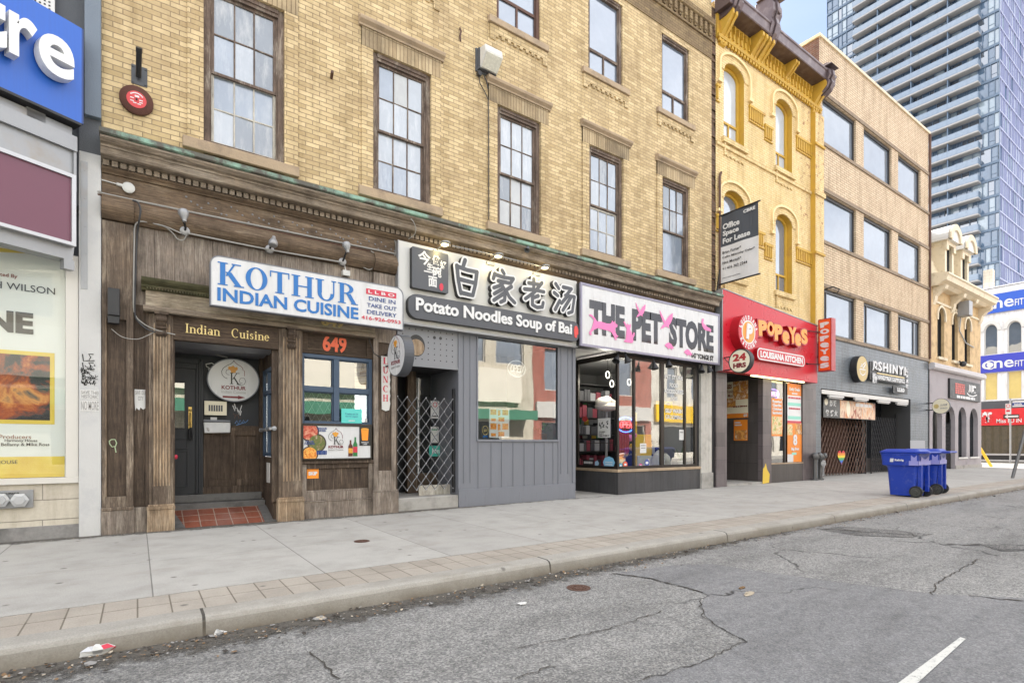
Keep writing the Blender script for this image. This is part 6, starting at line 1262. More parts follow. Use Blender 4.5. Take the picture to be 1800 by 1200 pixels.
# goods inside
def shelf_unit(label, x, y, w, d, h, n, mats, seed):
    rnd = random.Random(seed); t = thing('display_shelf', label, 'shelf', (x + w / 2, y + d / 2, .5)); b = MB()
    for q in (x, x + w - .03): b.box(q, q + .03, y, y + d, .5, .5 + h)
    for k in range(n + 1): b.box(x + .03, x + w - .03, y, y + d, .52 + (h - .05) * k / n, .545 + (h - .05) * k / n)
    b.build('frame', IRON, t); b = MB()
    for k in range(n):
        u = x + .05; z = .546 + (h - .05) * k / n
        while u < x + w - .15: s_ = rnd.uniform(.08, .2); b.box(u, min(u + s_, x + w - .04), y + .03 + rnd.random() * .05, y + d - .02, z, z + rnd.uniform(.5, .85) * (h / n - .06), rnd.randrange(len(mats))); u += s_ + .015
    b.build('packets', mats, t, bevel=.008)
GOODS = [M('dark_packet', (.05, .05, .06), bump=0), M('maroon_packet', (.20, .03, .05), bump=0), M('grey_packet', (.28, .28, .30), bump=0), M('green_packet', (.05, .22, .08), bump=0), M('yellow_packet', (.65, .42, .04), bump=0), M('pink_packet', (.6, .12, .25), bump=0), P_WHITE]
shelf_unit('tall dark shelf of packets beside the side glass of the pet shop', 9.75, 1.9, 1.4, .45, 2.35, 5, [GOODS[0], GOODS[2], GOODS[0], GOODS[1]], 3)
shelf_unit('tall shelf of bright packets deep inside the pet shop', 10.2, 2.9, 2.1, .5, 2.1, 5, GOODS, 5)
shelf_unit('low grey shelf behind the right lights of the pet shop window', 11.0, .9, .9, .45, .8, 2, GOODS[2:], 6)
b = MB(); b.ball((10.1, 1.2, 2.18), .30, 16, 0, (1.2, .8, .42)); b.ball((9.92, 1.17, 2.27), .2, 14, 0, (1, .8, .75)); b.ball((10.28, 1.22, 2.25), .19, 14, 0, (1, .8, .75)); b.ball((10.1, 1.2, 2.31), .2, 14, 0, (1, .8, .75)); b.tube([(10.1, 1.2, .6), (10.1, 1.2, 2.1)], .035, 10, 1); b.box(9.8, 10.4, 1.0, 1.4, .5, .55, 1); tag(b.build('cat_tree', [FELT, GREYIN], smooth=True), 'cat tree with a fluffy cloud shaped white bed behind the side glass', 'cat tree')
sheet('hanging_banner', 'yellow banner printed with a dark round badge hanging in the pet shop window', 'banner', FACE(.35), 1153, 737, 1182, 706, YEL_PL, extra=lambda t, a: (lambda b: (b.fp(FACE(.35), ell((a[0] + a[1]) / 2 + .15, (a[2] + a[3]) / 2 + .02, .16, .2, 24), .003, .005), b.build('badge_print', BLACK_INK, t)))(MB()))
b = MB(); b.box(10.45, 10.50, .5, .55, .5, 2.0, 0); b.box(10.50, 11.05, .5, .55, .9, 1.45, 0); b.box(10.5, 11.05, .48, .56, .5, .9, 1); tag(b.build('feed_display', [YEL_PL, PAPER]), 'yellow framed display stand of feed behind the middle of the window', 'display stand')
b = MB(); b.box(9.62, 9.95, .30, .34, .95, 1.55, 0)
for k in range(6): b.tube([(9.64 + k * .06, .28, 1.55), (9.64 + k * .06, .28, 1.0)], .018, 6)
tag(b.build('red_lead_rack', M('red_nylon', (.42, .03, .04), bump=0)), 'rack of red leads hanging under the lit open sign', 'rack')
b = MB()
for k, (x, z, r, mi) in enumerate(((9.80, .80, .10, 0), (9.88, .96, .07, 0), (10.02, .95, .06, 0), (10.15, 1.35, .09, 1), (10.3, 1.42, .08, 1), (10.24, 1.12, .1, 0))): b.ball((x, .42, z), r, 10, mi, (1, .8, 1))
tag(b.build('soft_toys', [YEL_PL, PINK], smooth=True), 'cluster of yellow and pink soft toys in the pet shop window', 'toy')
b = MB(); prof = [(.16, 0), (.19, .1), (.17, .35), (.08, .5), (.02, .55)]; b.lathe((11.15, .40, .50), (.15, 0, 1), prof, 12); tag(b.build('white_sack', PAPER, smooth=True), 'white feed sack standing behind the thick window post', 'sack')
b = MB(); b.lathe((11.55, .35, .55), (-.45, 0, 1), [(.08, 0), (.12, .08), (.12, .32), (.06, .42)], 12); tag(b.build('pet_plush', FELT, smooth=True), 'pale plush bed leaning in the right lower window', 'plush bed')
t = thing('window_orchid', 'small dark leaved plant in a white pot at the right end of the window', 'plant', (12.0, .3, .62)); b = MB(); b.lathe((12.0, .3, .60), (0, 0, 1), [(.06, 0), (.09, .14), (.07, .15)], 14); b.build('pot', PAPER, t, smooth=True); b = MB()
for k in range(9):
    a = k * .7; d = Vector((math.cos(a), math.sin(a) * .6, 1.1)).normalized(); s_ = Vector((-math.sin(a), math.cos(a), 0)) * .03; p = Vector((12, .3, .74)); q = p + d * random.uniform(.25, .5); b.poly([p, p.lerp(q, .5) + s_, q, p.lerp(q, .5) - s_])
b.build('foliage', LEAF, t)
# ================================================================ yellow painted building
YB = thing('yellow_building', 'narrow yellow painted brick building with arched windows and a heavy brown metal cornice', 'building', (16.0, 0, 0))
x0, x1 = 13.12, 18.97
AW = [(13.50, 14.50), (16.22, 17.20)]
w_ = MB(); hs = []
for a, c in AW: hs += [(a, 9.80, c, 12.02, .30), (a, 5.95, c, 8.42, .30)]
w_.wall(F0, x0, x1, 4.6, 12.45, [h for h in hs], 0, .22, 0, 1)  # reveals in ochre: their deeper shaded yellow is painted in
w_.box(x0 + .005, x1 - .005, .4, 12, 3.6, 13.5); w_.box(x0, x1, .0, .4, 12.45, 13.5)
# corner pier and the blocks stepping out of it
w_.box(18.40, 18.97, -.16, 0, 4.6, 12.2); w_.box(18.38, 18.399, -.155, 0, 4.6, 12.2, 1)  # thin ochre strip paints the shade of the pier's left return
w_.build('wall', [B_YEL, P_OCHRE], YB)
tr = MB()
def arch_pts(c, hw, sp, rise, n=16): return [(c + hw * math.cos(math.pi * k / n), sp + rise * math.sin(math.pi * k / n)) for k in range(n + 1)]
for a, c in AW:
    for zb, zt in ((9.80, 12.02), (5.95, 8.42)):
        m, hw, sp = (a + c) / 2, (c - a) / 2, zt - .30; ring = MB(); tr = MB()
        outer = [(m + hw + .28, sp - .40)] + arch_pts(m, hw + .28, sp + .10, .46) + [(m - hw - .28, sp - .40)]
        inner = [(m + hw + .215, sp - .40)] + arch_pts(m, hw + .215, sp + .10, .39) + [(m - hw - .215, sp - .40)]
        ring.ring(F0, outer, inner, 0, .075, 0, close=False)
        o2 = [(m + hw + .21, sp + .0)] + arch_pts(m, hw + .21, sp + .10, .385) + [(m - hw - .21, sp + .0)]; i2 = [(m + hw, sp)] + arch_pts(m, hw, sp, .30) + [(m - hw, sp)]
        tr.ring(F0, o2, i2, .0, .025, 0, close=False)
        for s_ in (-1, 1): MB().fb(F0, m + s_ * (hw + .26) - .09, m + s_ * (hw + .26) + .09, sp - .48, sp - .401, 0, .09).build('label_stop', P_PALEY, YB)
        tr.build('arch_voussoirs', B_YEL, YB); ring.build('hood_mould', P_PALEY, YB)
# string courses of little corbels
for z, za in ((11.1, 10.72), (7.5, 7.12)):
    for q0, q1, drop in ((x0, 13.28, 0), (14.72, 15.55, 0), (15.55, 16.0, -.28), (17.42, 18.37, 0)):
        if q1 <= q0: continue
        bc = MB(); yb = -.09 if q0 > 17 else 0
        bc.box(q0, q1, -.06, .0, z + drop, z + drop + .07); bc.box(q0, q1, -.04, 0, za + drop - .03, za + drop)
        k = q0 + .02
        while k < q1 - .05: bc.box(k, k + .05, -.05, 0, za + drop + .04, z + drop); k += .11
        if q0 > 17: bc.box(18.34, 18.97, -.21, -.161, z, z + .07)
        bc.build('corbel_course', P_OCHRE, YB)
for a, c in AW:
    for zb in (9.80, 5.95):
        si = MB(); si.box(a - .10, c + .12, -.08, .2, zb - .14, zb); si.box(a - .02, a + .03, -.05, 0, zb - .5, zb - .14)
        pts = [(a + .02 + .95 * k / 24, zb - .46 + .035 * math.sin(k * 1.3) - .0) for k in range(25)]
        si.ribbon(F0, pts, .03, 0, .03); si.build('window_sill', B_YEL, YB)
si = MB(); si.box(x0, 18.37, -.045, 0, 9.50, 9.60); si.box(18.33, 19.0, -.21, -.161, 9.46, 9.60)
si.build('string_course', B_YEL, YB)
for a, c in AW:
    for zb, zt, k in ((9.80, 12.02, 0), (5.95, 8.42, 1)):
        b = MB(); m, hw, sp = (a + c) / 2, (c - a) / 2, zt - .30; yf = .16
        fr2 = FACE(yf); o_ = [(m - hw, zb), (m + hw, zb)] + arch_pts(m, hw, sp, .30); i_ = [(m - hw + .10, zb + .08), (m + hw - .10, zb + .08)] + arch_pts(m, hw - .10, sp, .22)
        b.ring(fr2, o_, i_, -.06, .0); mid = zb + .62
        b.box(a + .10, c - .10, .17, .215, mid - .03, mid + .03); b.box(m - .02, m + .02, .17, .215, zb + .08, mid - .03)
        win = b.build('arched_window', P_OCHRE, YB); pn = MB(); pn.fp(FACE(.21), i_, -.006, 0, 0); pn.build('pane', GL_BLIND if k == 0 else GL_SKY, win)
co = MB(); fr2 = [(0.02, 12.45), (-.10, 12.45), (-.12, 12.50), (-.09, 12.55), (.02, 12.55)]
co.sweepx(fr2, x0, x1); co.box(x0, x1, -.05, 0, 12.55, 13.10)
k = x0 + .05
while k < x1 - .1: co.box(k, k + .07, -.09, -.03, 12.36, 12.45); k += .15
k = x0 + .15
while k < x1 - .15: co.box(k, k + .055, -.09, -.05, 12.64, 13.02); co.box(k + .012, k + .043, -.13, -.09, 12.80, 13.0); k += .19
def console(b, c, w, z0, z1, out):
    h = z1 - z0; prof = [(0, z0), (-.07, z0 + .03 * h), (-.10, z0 + .10 * h), (-.07, z0 + .2 * h), (-.10, z0 + .32 * h), (-.20, z0 + .45 * h), (-.28, z0 + .55 * h), (-out * .8, z0 + .68 * h), (-out, z0 + .78 * h), (-out, z0 + .92 * h), (-out * .92, z1), (0, z1)]
    for q in (-1, 1): b.prism([(c + q * w * .32 - w * .16, y, z) for y, z in prof], [(c + q * w * .32 + w * .16, y, z) for y, z in prof])
    b.prism([(c - w * .16, y * .82, z) for y, z in prof], [(c + w * .16, y * .82, z) for y, z in prof])
for c, w_c, z_c, o_c in ((13.36, .26, 12.30, .45), (14.85, .30, 12.40, .46), (15.22, .30, 12.40, .46), (16.75, .20, 12.55, .42), (18.55, .32, 12.20, .50)): console(co, c, w_c, z_c, 13.10, o_c)
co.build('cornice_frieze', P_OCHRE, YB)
mc = MB(); mc.sweepx([(.0, 13.10), (-.46, 13.10), (-.48, 13.12), (-.50, 13.34), (-.53, 13.36), (-.53, 13.42), (-.2, 13.52), (.0, 13.55)], x0 - .05, x1 + .08)
def urn(c, z0, h, w):
    prof = [(-.30, z0), (-.42, z0 + .05), (-.54, z0 + .16 * h), (-.62, z0 + .35 * h), (-.58, z0 + .5 * h), (-.65, z0 + .62 * h), (-.63, z0 + .82 * h), (-.52, z0 + h), (-.1, z0 + h), (-.1, z0)]
    for q in (-1, 0, 1): mc.prism([(c + q * w * .33 - w * .15, y + (.05 if q else 0), z) for y, z in prof], [(c + q * w * .33 + w * .15, y + (.05 if q else 0), z) for y, z in prof])
    mc.prism([(c - w * .62, -.68, z0 + h), (c + w * .62, -.68, z0 + h), (c + w * .62, -.1, z0 + h), (c - w * .62, -.1, z0 + h)], [(c - w * .1, -.42, z0 + h * 1.28), (c + w * .1, -.42, z0 + h * 1.28), (c + w * .1, -.2, z0 + h * 1.28), (c - w * .1, -.2, z0 + h * 1.28)])
for c, w, z_, h_ in ((13.4, .40, 12.95, .8), (15.25, .50, 12.95, 1.25), (18.62, .42, 12.72, .80)): urn(c, z_, h_, w)
mc.lathe((15.25, -.64, 13.75), (0, -1, 0), [(.10, 0), (.10, .03), (.05, .05)], 14)
mc.build('cornice', BRONZE, YB, bevel=.006)
# ground floor
gf = MB(); gf.box(13.12, 13.62, -.02, .3, 0, 3.6, 0); gf.box(15.47, 15.95, -.02, .14, 0, 3.6, 0); gf.box(17.84, 18.72, -.02, .3, 0, 3.6, 0); gf.box(15.95, 17.84, -.01, .2, 0, .57, 1); gf.box(15.48, 15.55, .14, 2.2, 0, 3.6, 1); gf.box(13.62, 15.5, 2.1, 2.2, 0, 3.6, 1)
gf.build('granite_front', [T_PURP, T_DARK], YB, bevel=.003)
b = MB(); b.box(15.93, 17.86, -.03, .08, .57, .61); b.build('window_sill', STONE, YB)
b = MB(); b.box(15.95, 16.0, .02, .08, .61, 3.3); b.box(16.78, 16.86, .02, .08, .61, 3.3); b.box(17.62, 17.84, .02, .10, .61, 3.3); b.box(15.95, 17.84, .02, .08, 3.22, 3.35)
so = b.build('shop_window', ALUB, YB); pn = MB(); pn.poly([(16, .05, .6), (17.65, .05, .6), (17.65, .05, 3.25), (16, .05, 3.25)]); pn.build('pane', GL_SHOP, so)
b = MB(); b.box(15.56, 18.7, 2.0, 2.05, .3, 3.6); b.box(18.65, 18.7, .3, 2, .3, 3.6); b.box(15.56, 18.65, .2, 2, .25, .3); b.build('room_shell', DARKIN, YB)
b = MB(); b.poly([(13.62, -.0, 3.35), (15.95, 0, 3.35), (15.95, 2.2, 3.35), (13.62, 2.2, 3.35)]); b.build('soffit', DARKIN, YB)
b = MB(); b.box(13.62, 15.47, .0, 2.1, .0, .06); b.build('entrance_step', CONC, YB)
b = MB(); b.fp(FACE(-.021), [(15.44, .0), (15.80, .02), (15.84, .28), (15.70, .42), (15.62, .62), (15.55, .50), (15.47, .46)], 0, .003); tag(b.build('yellow_patch', M('chipped_yellow_paint', (.66, .46, .06), .8, var=.15, scale=12, bump=.4, dirt=(.45, .33, .2), dscale=14, dpos=(.62, .66))), 'chipped yellow paint patch at the foot of the brown granite pier', 'paint patch')
# --- posters
CHK = flyer('fried_chicken_print', [(.62, .20, .02), (.70, .38, .10), (.40, .14, .03), (.72, .60, .42), (.66, .24, .03)], 5.5, detail=3)
SAND = flyer('sandwich_print', [(.66, .24, .03), (.60, .30, .08), (.72, .58, .36), (.30, .35, .08), (.62, .22, .02)], 7, detail=3)
f = CROSS(15.47)
def pos(name, label, fr, x0_, y0_, x1_, y1_, bands, texts=()):
    a = hb(fr, x0_, y0_, x1_, y1_); t = thing(name, label, 'poster', tuple(fr.P((a[0] + a[1]) / 2, a[2], 0))); b = MB(); W_, H_ = a[1] - a[0], a[3] - a[2]; ms = []
    for k, (q0_, q1_, p0_, p1_, m_) in enumerate(bands): b.fb(fr, a[0] + W_ * q0_, a[0] + W_ * q1_, a[2] + H_ * p0_, a[2] + H_ * p1_, 0 if k == 0 else .003, .003 + k * .0008 + (.001 if k else 0), k); ms.append(m_)
    b.build('print_sheet', ms, t)
    for s_, q0_, q1_, p0_, p1_, ink in texts: txt('print', s_, fr, ink, t, a[0] + W_ * q0_, a[0] + W_ * q1_, a[2] + H_ * p0_, a[2] + H_ * p1_, .012, .002, .045)
ORP = M('orange_poster_ink', (.72, .22, .02), .5, bump=0); BRN = M('brown_poster_ink', (.22, .06, .03), .5, bump=0); TLP = M('mint_poster_ink', (.25, .58, .48), .5, bump=0)
pos('meal_poster', 'large cream and orange family meal poster on the side wall of the recess', f, 1278, 735, 1315, 668, [(0, 1, 0, 1, CREAM_SIGN), (.3, 1, .5, 1, CHK), (0, .42, .30, .55, CHK), (0, 1, 0, .12, ORP)], [('$25', .02, .24, .80, .93, BRN), ('Family\nMeal', .02, .34, .58, .78, BRN), ('~', .3, .96, .29, .33, BRN), ('$5', .8, .97, .02, .10, WHITE_INK)])
pos('meal_poster', 'smaller orange food poster under the large meal poster in the recess', f, 1290, 774, 1314, 737, [(0, 1, 0, 1, ORP), (.1, .95, .05, .5, CHK)], [('~', .08, .5, .84, .90, WHITE_INK), ('~~', .08, .6, .72, .78, WHITE_INK)])
f = FACE(.02)
pos('window_poster', 'tall orange sandwich poster hanging in the left window light', f, 1356, 766, 1375, 701, [(0, 1, 0, 1, ORP), (.05, .95, .05, .52, SAND)], [('Roasted', .06, .9, .88, .96, WHITE_INK), ('Garlic', .06, .9, .78, .86, WHITE_INK), ('Chicken', .06, .94, .68, .76, WHITE_INK), ('Sandwich', .06, .94, .58, .66, WHITE_INK)])
pos('window_poster', 'white and mint daily deals poster with an orange header', f, 1384, 743, 1408, 676, [(0, 1, 0, 1, WHITE_INK), (0, 1, .70, 1, ORP), (.03, .97, .44, .52, TLP), (.03, .97, .10, .18, TLP), (0, 1, 0, .06, RED_INK)], [('Daily Deals', .12, .88, .80, .90, WHITE_INK), ('~', .3, .7, .73, .77, WHITE_INK), ('~~', .05, .95, .62, .66, RED_INK), ('~~~', .1, .9, .35, .39, RED_INK)])
pos('window_poster', 'large orange big box poster in the lower right window light', f, 1384, 812, 1409, 743, [(0, 1, 0, 1, ORP), (0, .35, .68, .95, SAND), (.55, 1, .7, 1, CHK), (0, .4, 0, .2, PAPER), (.3, .62, .18, .24, TLP)], [('8', .38, .66, .42, .70, WHITE_INK), ('Big Box', .25, .8, .28, .37, WHITE_INK)])
x_, z_ = f.hit(1363, 692); neon_word('neon_open_sign', 'pink and violet OPEN neon at the top left of the chicken shop window', FACE(.08), x_, z_, .62, .30, glow('neon_pink', (1, .25, .45), 1.6), glow('neon_violet', (.4, .2, 1), .9), .014)
# --- the red fascia sign
YF = -.25; f = FACE(YF)
t = thing('red_fascia_sign', 'tall bright red sign panel with orange raised letters over the chicken shop', 'sign', (16, YF, 3.25))
s0, s1 = X(1271, YF), X(1437, YF); v0, v1 = 3.20, 5.42
b = MB(); b.fp(f, [(s0, v0), (s1, v0 + .0), (s1, v1 - .35), (s0, v1)], -.22, 0); b.build('sign_face', RED_SIGN, t, bevel=.006)
b = MB(); b.fp(f, [(s0, v1 + .001), (s1, v1 - .349), (s1, v1 - .32), (s0, v1 + .03)], -.22, .01); b.box(s0 - .03, s0 - .001, -.245, -.03, v0, v1, 0); b.build('edge_trim', GALV, t)
b = MB(); b.box(s0 + 1.5, s1 - .8, YF + .02, YF + .10, v0 - .035, v0 - .002); b.build('light_strip', glow('pale_strip_glow', (1, .86, .45), 1.3), t)
TX = lambda px, py: f.hit(px, py)
c0 = TX(1300, 588); rr = (TX(1317, 588)[0] - TX(1283, 588)[0]) / 2; c0 = ((TX(1317, 588)[0] + TX(1283, 588)[0]) / 2, (TX(1300, 556)[1] + TX(1300, 617)[1]) / 2); rr = (TX(1300, 556)[1] - TX(1300, 617)[1]) / 2
b = MB(); b.fp(f, ell(*c0, rr, rr, 44), 0, .26, 0); b.fp(f, ell(*c0, rr * .98, rr * .98, 44), .26, .264, 1); b.fp(f, ell(*c0, rr * .68, rr * .68, 40), .264, .267, 2); b.fp(f, ell(*c0, rr * .60, rr * .60, 40), .267, .270, 3); b.build('round_logo', [RED_DEEP, RED_SIGN, WHITE_INK, ORANGE_SIGN], t)
txt('logo_letter', 'P', f, WHITE_INK, t, c0[0] - rr * .26, c0[0] + rr * .30, c0[1] - rr * .44, c0[1] + rr * .46, .272, .03, .06, rot=-6)
def arc_text(s_, fr, c, rad, a0, a1, h, mat, parent, d, flip=False):
    n = len(s_)
    for k, ch in enumerate(s_):
        if ch == ' ': continue
        a = a0 + (a1 - a0) * (k + .5) / n; u, v = c[0] + rad * math.cos(R(a)), c[1] + rad * math.sin(R(a))
        wd = h * (.35 if ch == 'I' else .72); txt('ring_letter', ch, fr, mat, parent, u - wd / 2, u + wd / 2, v - h / 2, v + h / 2, d, .003, .05, rot=(a - 90) if not flip else (a + 90))
arc_text('LOUISIANA', f, c0, rr * .83, 170, 10, rr * .24, WHITE_INK, t, .265); arc_text('KITCHEN', f, c0, rr * .83, 205, 335, rr * .24, WHITE_INK, t, .265, True)
lets = [('P', 1324, 1339, 565, 592, 4), ('O', 1339, 1352, 567, 591, -5), ('P', 1352, 1366, 572, 599, 4), ('e', 1366, 1378, 584, 605, -8), ('Y', 1377, 1391, 577, 604, 5), ('e', 1388, 1399, 588, 609, -6), ('S', 1399, 1410, 580, 606, 6)]
for ch, xa, xb, ya, yb, ro in lets:
    a, c = TX(xa, (ya + yb) / 2)[0], TX(xb, (ya + yb) / 2)[0]; z1_, z0_ = TX((xa + xb) / 2, ya)[1], TX((xa + xb) / 2, yb)[1]
    txt('letter_side', ch, f, RED_DEEP, t, a - .05, c + .05, z0_ - .04, z1_ + .04, .001, .16, .075, rot=ro); txt('letter_face', ch, f, ORANGE_SIGN, t, a, c, z0_, z1_, .162, .006, .06, rot=ro)
k0, k1 = TX(1324, 615), TX(1408, 625); b = MB(); b.fp(f, rrect(k0[0], 3.62, k1[0], 3.98, .15), 0, .12, 0); b.fp(f, rrect(k0[0] + .01, 3.63, k1[0] - .01, 3.97, .145), .12, .123, 1); b.fp(f, rrect(k0[0] + .05, 3.665, k1[0] - .05, 3.935, .12), .123, .126, 2); b.build('name_plaque', [RED_DEEP, WHITE_INK, RED_SIGN], t)
txt('plaque_lettering', 'LOUISIANA KITCHEN', f, WHITE_INK, t, k0[0] + .16, k1[0] - .14, 3.70, 3.90, .127, .003, .05)
# --- round 24 hours sign on its bracket
XS = 13.05; f = CROSS(XS); aL, aR = -YX(1281, XS), -YX(1320, XS); rC = ((-YX(1320, XS)) - (-YX(1281, XS))) / 2; cu = -(YX(1281, XS) + YX(1320, XS)) / 2; cz = ZX(1301, 634, XS); rv = (ZX(1301, 613, XS) - ZX(1301, 655, XS)) / 2
t = thing('round_hours_sign', 'round cream sign lettered 24 HRS in red projecting below the red panel', 'sign', (XS, -cu, cz - rv))
b = MB(); b.fp(f, ell(cu, cz, abs(rC), rv, 36), -.16, 0, 0); b.ring(f, ell(cu, cz, abs(rC), rv, 36), ell(cu, cz, abs(rC) - .025, rv - .025, 36), 0, .012, 0); b.fp(f, ell(cu, cz, abs(rC) - .024, rv - .024, 36), 0, .004, 1); b.build('sign_box', [SIGN_EDGE, CREAM_SIGN], t)
q = abs(rC); txt('hours_lettering', '24', f, M('dark_red_ink', (.36, .015, .02), bump=0), t, cu - q * .62, cu + q * .58, cz + rv * .0, cz + rv * .62, .006, .003, .05); txt('hours_lettering', 'HRS', f, DKRED_INK, t, cu - q * .58, cu + q * .58, cz - rv * .58, cz - rv * .16, .006, .003, .06)
b = MB(); b.tube([(XS + .08, -cu, cz + rv * .5), (XS + .08, YF, cz + rv * .5)], .016, 6); b.tube([(XS + .08, -cu, cz - rv * .6), (XS + .08, YF, cz - rv * .6)], .016, 6); b.tube([(XS + .08, -cu + .2, cz - rv * .6), (XS + .08, YF, cz + rv * .5)], .01, 6); b.build('bracket', IRON, t)
# --- tall projecting blade sign
XV = 18.2; f = CROSS(XV); l_, r_ = -YX(1438, XV), -YX(1461.5, XV); z0_, z1_ = ZX(1450, 652, XV), ZX(1450, 560, XV)
t = thing('blade_sign', 'tall narrow orange blade sign with white letters projecting at the right of the red panel', 'sign', (XV, -(l_ + r_) / 2, z0_))
b = MB(); b.fb(f, l_, r_, z0_, z1_, -.28, 0, 0); b.fb(f, l_ + .03, r_ - .03, z0_ + .03, z1_ - .03, 0, .004, 1); b.build('sign_box', [RED_DEEP, ORANGE_RED], t, bevel=.006)
h_ = (z1_ - z0_ - .16) / 7; m = (l_ + r_) / 2
for k, (ch, ro) in enumerate(zip('POPeYeS', (5, -4, 5, -6, 4, -5, 5))):
    zz = z1_ - .08 - (k + 1) * h_; txt('letter', ch, f, WHITE_INK, t, m - .14, m + .14, zz + h_ * .12, zz + h_ * .88, .005, .004, .07, rot=ro)
b = MB(); b.tube([(XV + .14, -l_, z0_ + .5), (XV + .14, -.05, z0_ + .5)], .02, 6); b.tube([(XV + .14, -l_, z1_ - .4), (XV + .14, -.05, z1_ - .4)], .02, 6)
for z_ in (z0_ + .22, z1_ - .42): b.tube([(17.6, -.27, z_), (18.24, -.40, z_ + .01)], .016, 6); b.ball((17.6, -.27, z_), .03, 8)
b.build('bracket', IRON, t)
# --- lease banner
XL = 13.1; f = CROSS(XL); l_, r_ = -YX(1267.5, XL), -YX(1333, XL); tz, bz = (ZX(1268, 376, XL) + ZX(1333, 357, XL)) / 2, (ZX(1268, 498, XL) + ZX(1333, 483, XL)) / 2; mz = bz + (tz - bz) * .535
t = thing('lease_banner', 'hanging banner, dark above and pale below, advertising office space for lease', 'banner', (XL, -(l_ + r_) / 2, bz))
b = MB(); n = 12
for k in range(n):
    for z0_, z1_, mi in ((bz, mz, 1), (mz, tz, 0)):
        u_, u2 = l_ + (r_ - l_) * k / n, l_ + (r_ - l_) * (k + 1) / n; wv = lambda u, z: .012 * math.sin(u * 9 + z * 2); b.poly([f.P(u_, z0_, wv(u_, z0_)), f.P(u2, z0_, wv(u2, z0_)), f.P(u2, z1_, wv(u2, z1_)), f.P(u_, z1_, wv(u_, z1_))], mi); b.poly([f.P(u_, z0_, wv(u_, z0_) - .004), f.P(u2, z0_, wv(u2, z0_) - .004), f.P(u2, z1_, wv(u2, z1_) - .004), f.P(u_, z1_, wv(u_, z1_) - .004)], mi)
b.build('cloth', [M('dark_slate_cloth', (.055, .062, .075), .7, bump=.1), M('pale_grey_cloth', (.58, .57, .57), .7, bump=.1)], t)
W_ = r_ - l_
B_ = lambda s_, q0_, q1_, z0_, z1_, ink, bold: txt('banner_lettering', s_, f, ink, t, l_ + W_ * q0_, l_ + W_ * q1_, z0_, z1_, .016, .002, bold)
H1, H2 = tz - mz, mz - bz
B_('CBRE', .62, .93, mz + H1 * .80, mz + H1 * .90, WHITE_INK, .045); B_('Office', .06, .52, mz + H1 * .52, mz + H1 * .70, WHITE_INK, .035); B_('Space', .06, .50, mz + H1 * .28, mz + H1 * .48, WHITE_INK, .035); B_('For Lease', .06, .80, mz + H1 * .08, mz + H1 * .25, WHITE_INK, .035)
for s_, q1_, p in (('Brian Porter*', .56, .80), ('Callie Milovsky Osler*', .92, .66), ('Nick Morash*', .56, .52), ('+1 416 362 2244', .72, .36), ('cbre.ca/properties', .54, .12)): B_(s_, .05, q1_, bz + H2 * p, bz + H2 * (p + (.075 if p > .2 else .04)), BLACK_INK, .01)
for q in (tz, bz): MB().tube([f.P(l_ - .06, q, 0), f.P(r_ + .05, q, 0)], .022, 8).build('rod', IRON, t)
b = MB(); b.tube([f.P(l_ - .02, bz + .4, .03), f.P(l_ - .10, bz - .15, .03)], .025, 6); b.build('tie', IRON, t)
# ================================================================ tan office block
OB = thing('office_building', 'tan brick office block with three rows of wide windows over a grey tiled shop front', 'building', (24, 0, 0))
ox0, ox1 = 18.98, 28.95
WX = [(19.2, 21.75), (22.40, 24.95), (25.60, 28.02)]; WZ = [(5.0, 6.56), (8.20, 9.83), (11.55, 13.14)]
w_ = MB(); w_.wall(F0, ox0, ox1, 4.88, 15.02, [(a, z0, c, z1) for a, c in WX for z0, z1 in WZ], 0, .16); w_.build('wall', B_OFF, OB)
b = MB(); b.box(ox0 + .001, ox1, .35, 16, 3.9, 15.0); b.poly([(ox0, .0, 3), (ox0, 16, 3), (ox0, 16, 15.02), (ox0, 0, 15.02)]); b.poly([(ox1, .0, 0), (ox1, 16, 0), (ox1, 16, 15.02), (ox1, 0, 15.02)]); b.build('side_wall', brick('old_red_brown_brick', (.20, .10, .075), (.15, .075, .06), (.22, .2, .18), damt=.3), OB)
b = MB(); b.box(ox0 - .06, ox1 + .06, -.06, .38, 15.02, 15.12); b.box(ox0 - .05, ox0 + .3, .38, 16, 15.02, 15.14); b.build('coping', P_CREAM, OB)
b = MB()
for z0, z1 in WZ: b.box(ox0, ox1, -.045, 0, z0 - .13, z0 - .02); b.box(ox0, ox1, -.04, 0, z1 + .02, z1 + .14)
b.build('stone_band', M('brown_stone_band', (.24, .18, .125), .8, var=.2, bump=.4, dirt=(.1, .08, .06), dscale=4, dpos=(.52, .7)), OB)
b = MB(); b.tube([(ox1 + .03, -.05, 9.6), (ox1 + .03, -.05, 15)], .05, 8); b.tube([(ox1 + .03, -.05, 5), (ox1 + .03, -.05, 9.6)], .045, 8); b.build('downpipe', RUST, OB)
for j, (z0, z1) in enumerate(WZ):
    for i, (a, c) in enumerate(WX):
        b = MB(); b.ring(FACE(.10), [(a, z0), (c, z0), (c, z1), (a, z1)], [(a + .07, z0 + .07), (c - .07, z0 + .07), (c - .07, z1 - .10), (a + .07, z1 - .10)], -.06, .03)
        if j == 0: b.box(a + .42, a + .47, .08, .14, z0 + .07, z1 - .1)
        if j == 0 and i == 2: b.box(c - .55, c - .50, .08, .14, z0 + .07, z1 - .1)
        win = b.build('picture_window', ALU, OB); t_ = random.uniform(-.008, .008); pn = MB(); pn.poly([(a + .06, .12 + t_, z0 + .06), (c - .06, .12 - t_, z0 + .06), (c - .06, .12 - t_, z1 - .08), (a + .06, .12 + t_, z1 - .08)]); pn.build('pane', GL_OFF, win)
